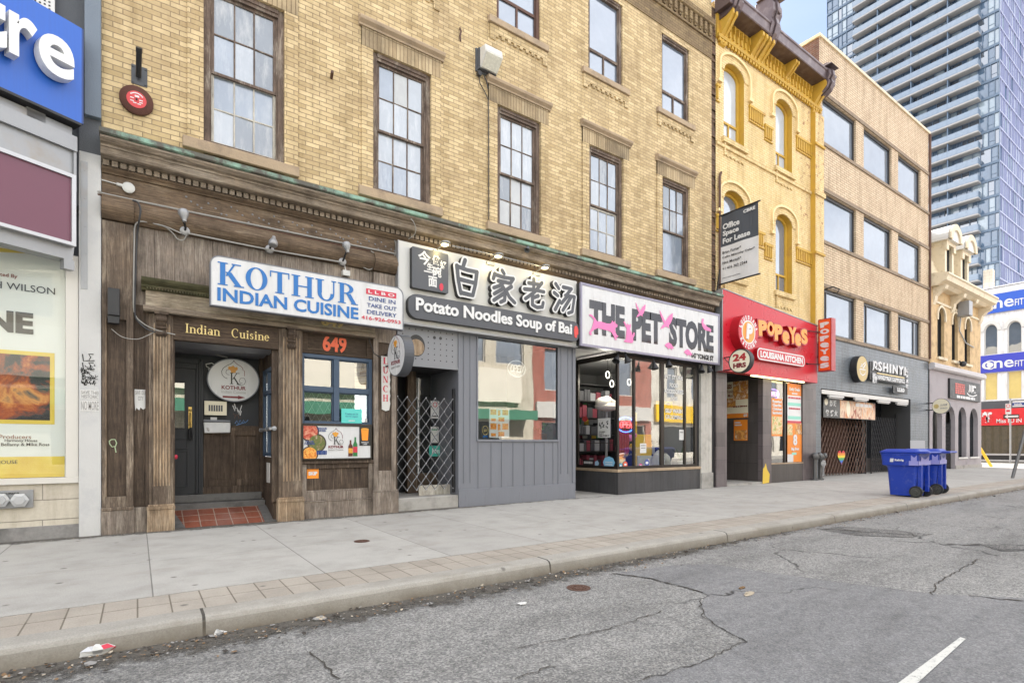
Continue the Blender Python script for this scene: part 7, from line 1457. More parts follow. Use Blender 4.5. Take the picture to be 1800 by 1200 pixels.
b = MB(); b.wall(F0, ox0, ox1, -.05, 4.87, [(19.10, -.05, 26.90, 3.10)], -.0, 1.5, 0, 1); b.poly([(19.1, 1.5, 0), (26.9, 1.5, 0), (26.9, 1.5, 3.2), (19.1, 1.5, 3.2)], 1); b.box(ox0 - .26, ox0, -.005, .1, 0, 3.9, 0); b.build('tiled_shop_front', [T_GREY, M('dark_lobby_wall', (.05, .05, .052), .7, var=.2, bump=0)], OB)
b = MB(); b.box(19.1, 26.6, -.03, .08, 2.92, 3.06); b.build('shutter_track', P_WHITE, OB)
b = MB(); b.box(24.0, 24.25, .70, .85, 0, 3.0); b.box(19.45, 19.9, .55, 1.4, 0, 3.0, 1); b.build('door_post', [IRON, T_DARK], OB)
b = MB(); b.box(26.85, 28.5, -.012, -.001, 0, 1.35); b.build('patched_tile', M('pale_grey_repaint', (.30, .31, .34), .5, bump=.05), OB)
b = MB(); b.box(24.3, 26.8, 1.05, 1.1, .0, .6, 0); b.poly([(24.3, 1.05, .6), (26.8, 1.05, .6), (26.8, 1.05, 3), (24.3, 1.05, 3)], 1); b.build('shop_window', [T_DARK, GL_DARK], OB)
for k, xx in enumerate((19.6, 21.6, 23.6, 25.4)):
    b = MB(); b.box(xx, xx + 1.1, -.05, .03, 2.84, 2.90); b.tube([(xx + .05, -.01, 2.81), (xx + 1.05, -.01, 2.81)], .02, 6, 0); tag(b.build('strip_light', [PAPER]), ['white strip light under the track at the left end of the grey tiled opening', 'second white strip light from the left under the track', 'third white strip light from the left under the track', 'white strip light under the track at the right end of the grey tiled opening'][k], 'strip light')
BRN_G = M('brown_gate_steel', (.13, .075, .055), .6, .3, var=.2, bump=.1)
scissor('scissor_gate', 'wide brown scissor gate closing the dumpling shop entrance', FACE(.55), 19.95, 23.95, .05, 2.35, 16, 6, .014, (BRN_G, BRN_G), uprights=False)
b = MB()
for k in range(26): b.box(20.6 + k * .13, 20.65 + k * .13, 1.2, 1.25, .05, 1.95 + .3 * math.sin(k / 25 * 3.14))
tag(b.build('roller_slats', RUST), 'rust brown slatted inner door behind the wide brown gate', 'door')
scissor('scissor_gate', 'narrow dark gate right of the wide brown gate', FACE(.50), 24.35, 26.75, .05, 2.3, 14, 6, .012, (IRON, IRON), uprights=False)
b = MB(); rnd = random.Random(8)
for k in range(18): b.lathe((24.4 + (k % 6) * .13, 1.0, .75 + .35 * (k // 6)), (0, 0, 1), [(.035, 0), (.035, .18), (.012, .22), (.012, .28)], 8, rnd.randrange(3))
tag(b.build('window_bottles', [PAPER, M('green_glass', (.1, .3, .15), .2, bump=0), CREAM_SIGN]), 'rows of pale bottles in the dumpling shop window', 'bottles')
f = FACE(.40); a = hb(f, 1458, 727, 1561, 690); a = (19.75, 24.0, 2.14, 2.82)
t = thing('food_banner', 'long banner of roast food photographs hanging over the brown gate', 'banner', ((a[0] + a[1]) / 2, .4, a[2])); b = MB(); f = FACE(.22); b.fb(f, a[0], a[1], a[2], a[3], -.04, 0, 0); b.fb(f, a[0] + 1.25, a[1] - .02, a[2] + .02, a[3] - .02, .001, .003, 1); b.fp(f, ell(a[0] + 1.9, a[2] + .36, .16, .30, 24), .004, .006, 2); b.fp(f, ell(a[0] + .2, a[2] + .55, .12, .12, 20), .001, .004, 2)
b.build('print_sheet', [BLACK_INK, flyer('roast_food_print', [(.45, .10, .04), (.62, .28, .12), (.70, .55, .40), (.30, .06, .03), (.62, .35, .2)], 4, (1, 1, .5)), CREAM_SIGN], t)
for ch, u_, v_, h_ in (('炒', .45, .40, .24), ('饭', .72, .40, .24), ('烧', .15, .06, .22), ('烤', .5, .06, .22), ('火', .8, .06, .22)): txt('banner_lettering', ch, f, WHITE_INK, t, a[0] + u_, a[0] + u_ + .24, a[2] + v_, a[2] + v_ + h_, .005, .002, .03)
txt('banner_lettering', '~', f, WHITE_INK, t, a[0] + 2.5, a[0] + 3.9, a[2] + .48, a[2] + .60, .005, .002, .03)
x_, z_ = FACE(.5).hit(1479, 802); b = MB(); cols = [(.5, .02, .03), (.7, .22, .02), (.72, .55, .03), (.05, .35, .10), (.04, .14, .5), (.20, .04, .30)]
heart = [(x_ + .30 * 16 * math.sin(t_) ** 3 / 16, z_ + .30 * (13 * math.cos(t_) - 5 * math.cos(2 * t_) - 2 * math.cos(3 * t_) - math.cos(4 * t_)) / 16) for t_ in [6.283 * k / 36 for k in range(36)]]
zs = [p[1] for p in heart]; lo, hi = min(zs), max(zs)
for k in range(6):
    a0, a1 = hi - (hi - lo) * (k + 1) / 6, hi - (hi - lo) * k / 6
    pts = [p for p in heart]
    def clipz(ps, zc, keep_above):
        o_ = []
        for i in range(len(ps)):
            p, q = ps[i], ps[(i + 1) % len(ps)]; ip = (p[1] >= zc) == keep_above; iq = (q[1] >= zc) == keep_above
            if ip: o_.append(p)
            if ip != iq: s_ = (zc - p[1]) / (q[1] - p[1]); o_.append((p[0] + (q[0] - p[0]) * s_, zc))
        return o_
    pts = clipz(clipz(pts, a0, True), a1, False)
    if len(pts) > 2: b.fp(FACE(.50), pts, 0, .003, k)
tag(b.build('rainbow_heart', [M('rainbow_ink', c, bump=0) for c in cols]), 'rainbow striped heart decal on the left part of the brown gate', 'decal')
# --- dumpling sign
f = FACE(-.15); t = thing('dumpling_sign', 'row of raised white letters with a round gold bowl logo on the grey tiles', 'sign', (24, -.15, 3.4))
fl_ = FACE(-.25); c0 = ((fl_.hit(1506, 648)[0] + fl_.hit(1526, 648)[0]) / 2, (fl_.hit(1516, 625)[1] + fl_.hit(1516, 671)[1]) / 2); rr = (f.hit(1516, 625)[1] - f.hit(1516, 671)[1]) / 2
b = MB(); b.fp(f, ell(*c0, rr, rr, 36), -.12, .10, 0); b.fp(f, ell(*c0, rr * .95, rr * .95, 36), .10, .104, 1); b.build('logo_disc', [SIGN_EDGE, M('dull_gold_disc', (.46, .34, .13), .45, bump=0)], t)
b = MB(); b.ribbon(f, [(c0[0] - rr * .5, c0[1] - rr * .05), (c0[0] - rr * .4, c0[1] - rr * .35), (c0[0], c0[1] - rr * .5), (c0[0] + rr * .4, c0[1] - rr * .35), (c0[0] + rr * .5, c0[1] - rr * .05), (c0[0] - rr * .5, c0[1] - rr * .05)], .035, .105, .109); b.ribbon(f, [(c0[0] - rr * .4, c0[1] + rr * .1), (c0[0], c0[1] + rr * .3), (c0[0] + rr * .5, c0[1] + rr * .55)], .03, .105, .109); b.ribbon(f, [(c0[0] - rr * .2, c0[1] + rr * .35), (c0[0] + rr * .1, c0[1] + rr * .05), (c0[0] + rr * .5, c0[1] + rr * .4)], .05, .105, .109); b.build('bowl_mark', WHITE_INK, t)
H = lambda px, py: f.hit(px, py)
def lab(s_, xa, ya, xb, yb, bold=.03, box=True, ink=WHITE_INK, sp=1):
    a = H(xa, ya); c = H(xb, yb); z_hi = max(a[1], 0); 
    return a[0], c[0]
b = MB(); b.fb(f, H(1528, 650)[0], H(1594, 650)[0], 3.62, 4.30, -.02, .02); b.fb(f, H(1569, 685)[0], H(1594, 685)[0], 3.24, 3.52, -.02, .02); b.build('backing', SIGN_EDGE, t)
txt('name_lettering', 'SHINYI', f, WHITE_INK, t, H(1540, 650)[0], H(1588, 655)[0], 3.98, 4.34, .03, .05, .03, spacing=1.3); txt('line_lettering', 'HANDMADE DUMPLINGS', f, WHITE_INK, t, H(1540, 665)[0], H(1588, 672)[0], 3.66, 3.84, .03, .03, .045)
txt('side_lettering', 'JQ', f, WHITE_INK, t, H(1531.5, 645)[0], H(1539, 645)[0], 3.98, 4.34, .03, .03, .04); txt('side_lettering', '饺意', f, WHITE_INK, t, H(1531.5, 665)[0], H(1539, 665)[0], 3.5, 3.88, .03, .03, .05); txt('licence_lettering', 'L.L.B.O', f, WHITE_INK, t, H(1575, 685)[0], H(1587, 685)[0], 3.30, 3.46, .03, .03, .05)
b = MB(); b.fb(f, H(1540, 660)[0], H(1588, 660)[0], 3.88, 3.92, .02, .04); b.build('gold_rule', GOLD, t)
for k in range(4): txt('side_lettering', '新意水饺'[k], f, WHITE_INK, t, H(1590, 660)[0], H(1594, 660)[0], 4.12 - k * .21, 4.29 - k * .21, .03, .03, .05)
XO = 28.6; f = CROSS(XO); l_, r_ = -YX(1638, XO), -YX(1670, XO); cu, cz, ru, rv = (l_ + r_) / 2, ZX(1654, 713.5, XO), (r_ - l_) / 2, (ZX(1654, 700, XO) - ZX(1654, 727, XO)) / 2
t = thing('projecting_oval_sign', 'pale oval sign with small gold bowl mark between the tiled and mauve shop fronts', 'sign', (XO, -cu, cz - rv)); b = MB(); b.fp(f, ell(cu, cz, ru, rv, 36), -.12, 0, 0); b.fp(f, ell(cu, cz, ru * .95, rv * .95, 36), 0, .004, 1); b.fp(f, ell(cu - ru * .5, cz, ru * .28, rv * .3, 20), .005, .007, 2); b.build('sign_box', [SIGN_GREY, CREAM_SIGN, GOLD], t)
txt('lettering', 'JQ 饺意', f, GREY_INK, t, cu - ru * .05, cu + ru * .7, cz - rv * .05, cz + rv * .3, .006, .002, .03); txt('lettering', 'SHINYI', f, GREY_INK, t, cu - ru * .05, cu + ru * .7, cz - rv * .38, cz - rv * .18, .006, .002, .03)
b = MB(); b.tube([(XO + .05, -cu, cz + .15), (XO + .05, 0, cz + .15)], .025, 6); b.tube([(XO + .05, -cu, cz - .15), (XO + .05, 0, cz - .15)], .025, 6); b.build('bracket', IRON, t)
x_, z_ = F0.hit(1442, 508); b = MB(); b.tube([(x_ + .2, -.02, z_), (x_ + .25, -.3, z_ + .05), (x_ + .25, -.5, z_ - .08), (x_ + .25, -.42, z_ - .2), (x_ + .25, -.3, z_ - .15)], .022, 6); tag(b.build('scroll_bracket', IRON), 'small curled iron bracket on the tan brick right of the red panel', 'bracket')
# --- standpipe
SP = M('painted_standpipe_metal', (.13, .13, .13), .4, .6, var=.3, scale=8, bump=.2)
t = thing('standpipe', 'twin grey standpipe with valves at the foot of the granite corner', 'standpipe', (18.55, -.18, 0))
for xx, hh in ((18.35, .80), (18.72, .78)):
    b = MB(); b.tube([(xx, -.16, 0), (xx, -.16, hh)], .065, 10); b.lathe((xx, -.16, 0), (0, 0, 1), [(.11, 0), (.11, .05), (.07, .06)], 12); b.build('riser_pipe', SP, t, smooth=True)
    b = MB(); b.ball((xx, -.16, hh), .12, 12); b.lathe((xx, -.16, hh), (-.7, -.6, -.15), [(.06, 0), (.07, .1), (.095, .12), (.095, .17), (.06, .19)], 12); b.lathe((xx, -.16, hh + .02), (.5, -.7, .1), [(.06, 0), (.07, .1), (.095, .12), (.095, .17), (.06, .19)], 12); b.build('siamese_head', SP, t, smooth=True)
b = MB(); b.tube([(18.95, -.14, .40), (19.0, -.14, .62), (18.72, -.16, .62)], .05, 8); b.tube([(18.95, -.14, .42), (18.95, -.14, .15), (18.80, -.16, .15), (18.78, -.16, 0)], .04, 8); b.lathe((18.72, -.16, .55), (-.5, -.8, 0), [(.02, 0), (.02, .14), (.09, .145), (.09, .165), (.02, .17)], 12); b.build('side_valve', GALV, t, smooth=True)
# ================================================================ mansard corner shop
MS = thing('mansard_building', 'small buff corner building with a mansard roof and two arched dormers over a mauve shop', 'building', (32.6, 0, 0))
gx0, gx1 = 28.97, 36.3
w_ = MB(); ws = [(30.05, 30.95), (31.95, 32.80), (33.78, 34.62)]
w_.wall(F0, gx0, gx1, 4.75, 8.5, [(a, 5.2, c, 7.5, .42) for a, c in ws], 0, .15); w_.box(gx0, gx1 - .01, .6, 14, 3.5, 9.2); w_.poly([(gx1, 0, 0), (gx1, 14, 0), (gx1, 14, 9), (gx1, 0, 9)]); w_.box(gx0 + .0, gx0 + .55, -.06, 0, 4.8, 8.6); w_.build('wall', P_BUFF, MS)
for a, c in ws:
    tr = MB(); m, hw = (a + c) / 2, (c - a) / 2; tr.ring(F0, [(m + hw + .12, 6.9)] + arch_pts(m, hw + .12, 7.08, .52) + [(m - hw - .12, 6.9)], [(m + hw, 6.9)] + arch_pts(m, hw, 7.08, .42) + [(m - hw, 6.9)], 0, .06, close=False); tr.build('window_surround', P_CREAM, MS); MB().box(a - .1, c + .1, -.1, .3, 5.08, 5.199).build('window_sill', P_CREAM, MS)
for a, c in ws: b = MB(); m, hw = (a + c) / 2, (c - a) / 2; b.ring(FACE(.12), [(a, 5.2), (c, 5.2)] + arch_pts(m, hw, 7.08, .42), [(a + .06, 5.26), (c - .06, 5.26)] + arch_pts(m, hw - .06, 7.08, .36), -.04, .0); win = b.build('arched_window', ALUB, MS); pn = MB(); pn.fp(FACE(.16), [(a, 5.2), (c, 5.2)] + arch_pts(m, hw, 7.08, .42), -.006, 0); pn.build('pane', GL_DARK, win)
b = MB(); b.sweepx([(.0, 8.25), (-.30, 8.25), (-.45, 8.36), (-.62, 8.42), (-.66, 8.62), (-.72, 8.66), (-.70, 8.74), (.3, 8.9)], gx0 + .1, gx1 + .12); b.box(gx0 + .5, gx1, -.05, 0, 7.62, 7.72)
for c in (29.45, 31.9, 33.7, 36.05):
    prof = [(0, 7.45), (-.06, 7.5), (-.12, 7.65), (-.16, 7.85), (-.34, 8.02), (-.50, 8.10), (-.55, 8.25), (0, 8.25)]; b.prism([(c - .16, y, z) for y, z in prof], [(c + .16, y, z) for y, z in prof])
b.build('bracketed_cornice', P_CREAM, MS)
b = MB(); b.prism([(gx0 + .4, .05, 8.8), (gx1 - .05, .05, 8.8), (gx1 - .05, 12, 8.8), (gx0 + .4, 12, 8.8)], [(gx0 + .5, .95, 11.4), (gx1 - .9, .95, 11.4), (gx1 - .9, 11, 11.4), (gx0 + .5, 11, 11.4)]); b.box(gx0, gx0 + .4, -.05, 12, 8.7, 9.4); b.build('mansard_roof', M('pale_roof_sheet', (.50, .42, .28), .7, var=.15, bump=.3), MS)
b = MB(); b.box(gx0 + .4, gx1 - .85, .85, 1.2, 11.4, 11.62); b.build('roof_curb', P_CREAM, MS)
for c in (31.55, 33.75):
    b = MB(); b.box(c - .60, c - .36, -.02, 1.4, 9.0, 10.55); b.box(c + .36, c + .60, -.02, 1.4, 9.0, 10.55); b.box(c - .62, c + .62, -.10, 1.4, 10.55, 10.72); b.box(c - .36, c + .36, .12, 1.4, 9.0, 10.55, 1)
    for s_ in (-.48, .48): b.box(c + s_ - .16, c + s_ + .16, -.10, -.0, 10.30, 10.55); b.box(c + s_ - .15, c + s_ + .15, -.06, 0, 8.95, 9.2)
    o_ = arch_pts(c, .80, 10.72, .78); i_ = arch_pts(c, .52, 10.72, .50); b.ring(FACE(-.22), o_, i_, -.02, .10, 0, close=False); b.prism([FACE(0).P(u, v, .25) for u, v in o_], [FACE(0).P(u, v, -1.6) for u, v in o_], 2); d_o = b.build('dormer', [P_CREAM, P_BUFF, P_WHITE], MS)
    pn = MB(); pn.box(c - .34, c + .34, .08, .115, 9.1, 10.5); pn.build('pane', GL_DARK, d_o)
ar = [(29.35, -.05, 30.55, 2.95, .6), (31.0, -.05, 32.3, 3.0, .62), (32.75, .55, 33.95, 3.02, .62), (34.45, .55, 35.75, 3.02, .62)]
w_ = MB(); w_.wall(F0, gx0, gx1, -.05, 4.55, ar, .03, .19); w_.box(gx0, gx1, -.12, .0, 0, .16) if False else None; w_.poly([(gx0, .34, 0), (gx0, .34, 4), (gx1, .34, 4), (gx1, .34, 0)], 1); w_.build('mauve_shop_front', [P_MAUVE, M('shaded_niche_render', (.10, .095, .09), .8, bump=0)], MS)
b = MB(); b.sweepx([(0, 4.55), (-.14, 4.55), (-.22, 4.62), (-.22, 4.78), (-.16, 4.84), (0, 4.84)], gx0 + .02, gx1 + .1); b.build('shop_cornice', M('mauve_moulding', (.46, .44, .45), .6, bump=.1), MS)
b = MB(); b.box(32.3, 36.32, -.07, -.031, 0, .16); b.build('plinth', CONC, MS)
for a in ar[2:]:
    b = MB(); m, hw = (a[0] + a[2]) / 2, (a[2] - a[0]) / 2; b.fp(FACE(.16), [(a[0], a[1]), (a[2], a[1])] + arch_pts(m, hw, a[3] - a[4], a[4]), -.02, 0); win = b.build('arched_shop_window', GL_DARK, MS); b = MB(); b.box(a[0] - .05, a[2] + .05, -.08, .15, a[1] - .08, a[1]); b.build('sill', P_WHITE, win); b = MB(); b.box(a[0] + .1, a[0] + .55, .14, .158, 1.35, 1.9); b.build('window_notice', PAPER, win)
scissor('scissor_gate', 'narrow black scissor gate in the arched mauve doorway', FACE(.14), 31.05, 32.2, .05, 2.2, 8, 6, .012, (IRON, IRON), uprights=False)
f = FACE(-.12); t = thing('shop_name_board', 'dark board with red and white lettering above the mauve arches', 'sign', (33.4, -.12, 3.35)); b = MB(); b.fb(f, 31.3, 35.75, 3.36, 4.30, -.14, 0); b.build('board', SIGN_EDGE, t)
for k in range(5): txt('red_lettering', ('~', '~~', '~~~', '~~~~', '~~~~~')[k], f, M('red_board_ink', (.55, .10, .08), bump=0) if k == 0 else bpy.data.materials['red_board_ink'], t, 32.0, 33.35, 4.04 - k * .105, 4.12 - k * .105, .003, .004, .05)
txt('white_lettering', '川味', f, WHITE_INK, t, 33.9, 35.1, 3.75, 4.18, .003, .004, .05); b = MB(); b.ribbon(f, [(33.7, 3.72), (34.0, 3.62), (34.6, 3.60), (35.2, 3.70)], .05, .002, .006); b.build('smile_mark', WHITE_INK, t); txt('white_lettering', '~', f, WHITE_INK, t, 32.2, 34.9, 3.42, 3.54, .003, .004, .03)
b = MB(); x_, z_ = FACE(-.3).hit(1698, 543); b.box(x_ - .28, x_ + .22, -.50, -.05, z_ - .35, z_ + .35); b.tube([(x_, -.1, z_ - .35), (x_, -.05, z_ - 1.0), (x_ + .9, -.05, z_ - 1.5), (x_ + 2.2, -.05, z_ - 1.6)], .03, 6); tag(b.build('wall_flood_light', GALV, bevel=.03), 'grey box flood light under the bracketed cornice of the buff building', 'flood light')
x_, z_ = FACE(-.1).hit(1686, 640); b = MB(); b.ball((x_, -.25, z_), .14, 10); b.tube([(x_ - .3, -.2, z_ + .1), (x_ + .4, -.2, z_)], .04, 6); tag(b.build('security_camera', SIGN_EDGE), 'small dark security camera on the mauve shop cornice', 'camera')
# ================================================================ white corner building across the side street
CB = thing('corner_building', 'white painted building with blue banners and arched windows across the side street', 'building', (54, 7, 0)); XH = 54.0; f = CROSS(XH)
hole = []
def hu(px): return -YX(px, XH)
def hz(py, px=1765): return ZX(px, py, XH)
w1, w2 = (hu(1729.5), hu(1753.5)), (hu(1770.5), hu(1796)); 
rowA = (hz(621), hz(566)); rowB = (hz(702), hz(653))
w3 = (w1[0] - (w2[0] - w1[0]), w1[1] - (w2[0] - w1[0])); w4 = (w2[0] + (w2[0] - w1[0]), w2[1] + (w2[0] - w1[0]))
allw = [w3, w1, w2, w4]
w_ = MB(); w_.wall(f, -16, 2.2, hz(704), 13.2, [(a, rowA[0], c, rowA[1], .55) for a, c in allw] + [(a, rowB[0], c, rowB[1]) for a, c in allw], 0, .22); w_.box(XH + .5, XH + 40, -2.2, 16, 0, 13.15); w_.box(XH, XH + .5, -2.2, 16, 13.15, 13.3)
for a, c in ((w1[1], w2[0]), (w3[1], w1[0])): m = (a + c) / 2; w_.fb(f, m - .03, m + .03, hz(652), hz(550), 0, .03)
w_.build('wall', brick('white_painted_brick', (.86, .86, .87), (.82, .82, .84), (.72, .72, .74), damt=.1), CB)
for a, c in allw: b = MB(); m, hw = (a + c) / 2, (c - a) / 2; sp = rowA[1] - .55; b.ring(f, [(m + hw + .22, sp)] + arch_pts(m, hw + .22, sp, .77) + [(m - hw - .22, sp)], [(m + hw, sp)] + arch_pts(m, hw, sp, .55) + [(m - hw, sp)], 0, .06, close=False); MB().fb(f, a - .1, c + .1, rowA[0] - .14, rowA[0], -.1, .08).build('window_sill', P_WHITE, CB); b.build('window_surround', P_WHITE, CB)
for a, c in allw:
    m, hw = (a + c) / 2, (c - a) / 2; sp = rowA[1] - .55; out = [(a, rowA[0]), (c, rowA[0])] + arch_pts(m, hw, sp, .55); b = MB(); b.ring(f, out, [(a + .06, rowA[0] + .06), (c - .06, rowA[0] + .06)] + arch_pts(m, hw - .06, sp, .49), -.2, -.14); win = b.build('arched_window', P_WHITE, CB); pn = MB(); pn.fp(f, out, -.22, -.2); pn.build('pane', GL_OFF, win)
    b = MB(); b.ring(f, [(a, rowB[0]), (c, rowB[0]), (c, rowB[1]), (a, rowB[1])], [(a + .06, rowB[0] + .06), (c - .06, rowB[0] + .06), (c - .06, rowB[1] - .06), (a + .06, rowB[1] - .06)], -.2, -.14); win = b.build('square_window', P_WHITE, CB); pn = MB(); pn.fb(f, a, c, rowB[0], rowB[1], -.22, -.2); pn.build('pane', mirrorpane('yellow_reflection_pane', (.62, .50, .16), .25), win)  # yellow reflection of the buff building painted into the square panes
b = MB(); b.fb(f, -16, 2.2, 0, hz(704), -.3, -.05, 0); b.fb(f, -16, 2.2, hz(718), hz(704), -.05, .12, 1); b.fb(f, -16, 2.2, 0, hz(800), -.05, .06, 0); b.fb(f, -16, 2.2, hz(800), hz(797), -.05, .12, 2)
k = -15.5
while k < 2: b.fb(f, k, k + .30, hz(797), hz(748), -.05, -.02, 3); k += .46
b.fb(f, -16, 2.2, hz(797), hz(748), -.015, -.010, 4); b.build('shop_front', [SIGN_EDGE, SIGN_GREY, ALUM, M('grey_curtain', (.055, .053, .055), .9, bump=.2), GL_SHOPC], CB)
BB_SIGN = M('indigo_banner_face', (.035, .05, .42), .4, var=.05, bump=0)
for j, (ya, yb, yc, yd, lb) in enumerate(((515, 548, 520, 541, 'upper blue banner with white lettering on the white corner building'), (622, 653, 627, 648, 'lower blue banner with white lettering on the white corner building'))):
    t = thing('blue_banner', lb, 'banner', (XH, 5, hz(yb))); b = MB(); b.fb(f, -16, 2.2, hz(yb), hz(ya), .08, .16); b.build('panel', BB_SIGN if j else M('cobalt_banner_face', (.02, .09, .48), .4, var=.05, bump=0), t)
    ue = hu(1783); h_ = hz(ya) - hz(yb); z0_ = hz(yb) + h_ * .22
    txt('name_lettering', 'phone', f, WHITE_INK, t, ue - 3.05, ue, z0_ - h_ * .2, z0_ + h_ * .62, .161, .02, .015); txt('name_lettering', 'FIT', f, WHITE_INK, t, hu(1785), hu(1800.5), z0_ + h_ * .0, z0_ + h_ * .34, .161, .02, .01)
    c_ = (hu(1741.5), z0_ + h_ * .22); b = MB(); b.ring(f, ell(*c_, .36, .36, 24), ell(*c_, .29, .29, 24), .17, .19); b.fp(f, ell(*c_, .20, .19, 20), .162, .19); b.build('target_mark', WHITE_INK, t)
t = thing('red_shop_fascia', 'red fascia with white lettering over the dark curtained shop across the side street', 'sign', (XH, 5, hz(747))); b = MB(); b.fb(f, -16, 2.2, hz(747), hz(718), -.05, .20); b.build('panel', M('scarlet_fascia', (.58, .02, .03), .35, bump=0), t); txt('name_lettering', '都', f, WHITE_INK, t, hu(1727), hu(1745.5), hz(742), hz(722), .201, .02, .07); txt('name_lettering', 'Miss FU iN', f, WHITE_INK, t, hu(1753), hu(1797), hz(743), hz(736), .201, .02, .06)
b = MB(); b.box(XH + 1, XH + 1.6, YX(1744.5, XH + 1), YX(1728, XH + 1), 13.0, ZX(1736, 474, XH + 1)); tag(b.build('rooftop_cabinet', STONE_B), 'plain pale cabinet standing on the roof above the upper blue banner', 'cabinet')
# ================================================================ glass tower
TW = thing('glass_tower', 'tall blue glass apartment tower with stacked balconies behind the office block', 'building', (136, 33, 0)); XT = 124.0; f = CROSS(XT); tY0, tY1 = 18.9, 47.6
FH = 2.95; zA = 77.6; floors = [zA + FH * k for k in range(-24, 11)]
b = MB(); b.box(XT + .3, 141, tY0 + .3, tY1, 0, floors[-1] + FH); b.build('core', M('tower_core', (.10, .15, .22), .5, bump=0), TW)
bl, br = -YX(1498, XT - 1.6), -YX(1719.5, XT - 1.6)
rnd = random.Random(5)
for z in floors:
    b = MB(); us = []
    u = -tY1
    cols_ = []
    while u < -tY0 - .2: wd = rnd.choice((.75, 1.1, 1.5)) if bl < u < br else [1.0, 1.25, .75, .9][int((u + tY1) * 1.3) % 4]; cols_.append((u, min(u + wd, -tY0))); u += wd
    b.fb(f, -tY1, -tY0, z - .30, z + .12, -.28, .03, 0)
    for a, c in cols_: b.fb(f, a - .035, a + .035, z + .12, z + FH - .30, -.28, .03, 0)
    b.fb(f, -tY0 - .08, -tY0, z + .12, z + FH - .3, -.28, .04, 0); band = b.build('window_band', M('tower_spandrel', (.115, .165, .235), .4, bump=0) if z == floors[0] else bpy.data.materials['tower_spandrel'], TW)
    pn = MB()
    for a, c in cols_:
        inb = bl < a < br; mi = rnd.choices((0, 1, 2), (5, 3, 3) if inb else (4, 5, 1))[0]
        e = rnd.uniform(-.01, .01); pn.poly([f.P(a, z + .12, -.2 + e), f.P(c, z + .12, -.2 - e), f.P(c, z + FH - .3, -.2 - e), f.P(a, z + FH - .3, -.2 + e)], mi)
        if not inb and c - a > .85: pn.fb(f, a, c, z + .85, z + .91, -.2, -.14, 3)
    pn.build('pane', [GL_TOWER, GL_TOWERL, mirrorpane('tower_dark_glass', (.03, .05, .08), .3) if z == floors[0] else bpy.data.materials['tower_dark_glass'], bpy.data.materials['tower_spandrel']], band)
    b = MB(); b.fb(f, bl, br, z - .26, z, .03, 1.62); sl = b.build('balcony', M('balcony_slab', (.37, .36, .35), .7, var=.06, bump=0) if z == floors[0] else bpy.data.materials['balcony_slab'], TW)
    b = MB(); b.fb(f, bl + .03, br - .03, z + .06, z + 1.12, 1.52, 1.545, 0); b.fb(f, br - .05, br - .03, z + .06, z + 1.12, .05, 1.52, 0); b.fb(f, bl + .03, bl + .05, z + .06, z + 1.12, .05, 1.52, 0)
    k = bl
    while k < br: b.fb(f, k, k + .03, z, z + 1.13, 1.51, 1.555, 1); k += 1.45
    b.build('railing', [GL_BALC, bpy.data.materials['tower_spandrel']], sl)
    b = MB()
    for q in (.22, .5, .78): m = bl + (br - bl) * q; b.fb(f, m - .08, m + .08, z, z + FH - .28, .03, 1.3)
    b.build('divider', bpy.data.materials['tower_spandrel'], sl)
    f2 = FACE(tY0); b = MB(); b.fb(f2, XT, 140.6, z - .16, z + .06, -.25, .03)
    xs = [XT + .25]; 
    while xs[-1] < 140: xs.append(xs[-1] + rnd.choice((.8, 1.2, 1.6)))
    for q in xs: b.fb(f2, q - .03, q + .03, z + .06, z + FH - .16, -.2, .03)
    band = b.build('window_band', M('lilac_mullion', (.30, .32, .48), .4, bump=0) if z == floors[0] else bpy.data.materials['lilac_mullion'], TW); pn = MB()
    for q, r_ in zip(xs, xs[1:]): e = rnd.uniform(-.012, .012); pn.poly([f2.P(q, z + .06, -.15 + e), f2.P(r_, z + .06, -.15 - e), f2.P(r_, z + FH - .16, -.15 - e), f2.P(q, z + FH - .16, -.15 + e)], rnd.choices((0, 1, 2), (8, 2, 1))[0])
    pn.build('pane', [GL_TOWERV, GL_TOWERL, GL_TOWER], band)
b = MB(); b.box(141.5, 165, 20, 45, 0, 120); tag(b.build('far_block', mirrorpane('far_blue_block', (.06, .10, .20), .2)), 'dark blue block standing right behind the glass tower', 'building')
# ================================================================ theatre front at the left
LB = thing('theatre_building', 'pale theatre shop front with a white pier at the left edge', 'building', (-2.2, 0, 0))
b = MB(); b.box(-5, -.62, .0, .3, 0, .70); b.build('stone_base', STONE_B, LB, bevel=.002); b = MB(); b.box(-5, -.615, -.02, .2, 0, .17); b.build('granite_plinth', GRAN, LB, bevel=.004)
b = MB(); b.box(-5, -.62, -.04, .1, .70, .775); b.box(-.755, -.625, -.03, .1, .775, 3.62); b.box(-5, -.755, -.03, .1, 3.60, 3.72); wf = b.build('window_frame', P_FRAME, LB, bevel=.004)
pn = MB(); pn.poly([(-5, .03, .77), (-.76, .03, .77), (-.76, .03, 3.61), (-5, .03, 3.61)]); pn.build('pane', GL_SHOPC, wf)
b = MB(); b.box(-.62, -.392, -.06, .3, 0, 4.98); b.build('pier', P_PILL, LB, bevel=.006); b = MB()
for k in range(5): x_, z_ = -.585, 3.3 + k * .36; b.lathe((x_ + .03, -.06, z_), (0, -1, 0), [(.014, 0), (.012, .01)], 8)
b.box(-.60, -.53, -.066, -.061, 3.2, 4.85); b.build('fixing_strip', GALV, LB)
b = MB(); b.box(-.62, -.392, -.02, .3, 4.98, 5.5); b.box(-1.0, -.55, .06, .3, 4.3, 16); b.build('upper_wall', P_SLATED, LB); b = MB(); b.box(-.56, -.392, -.10, .1, 5.45, 16); b.build('upper_pier', P_SLATE, LB, bevel=.004)
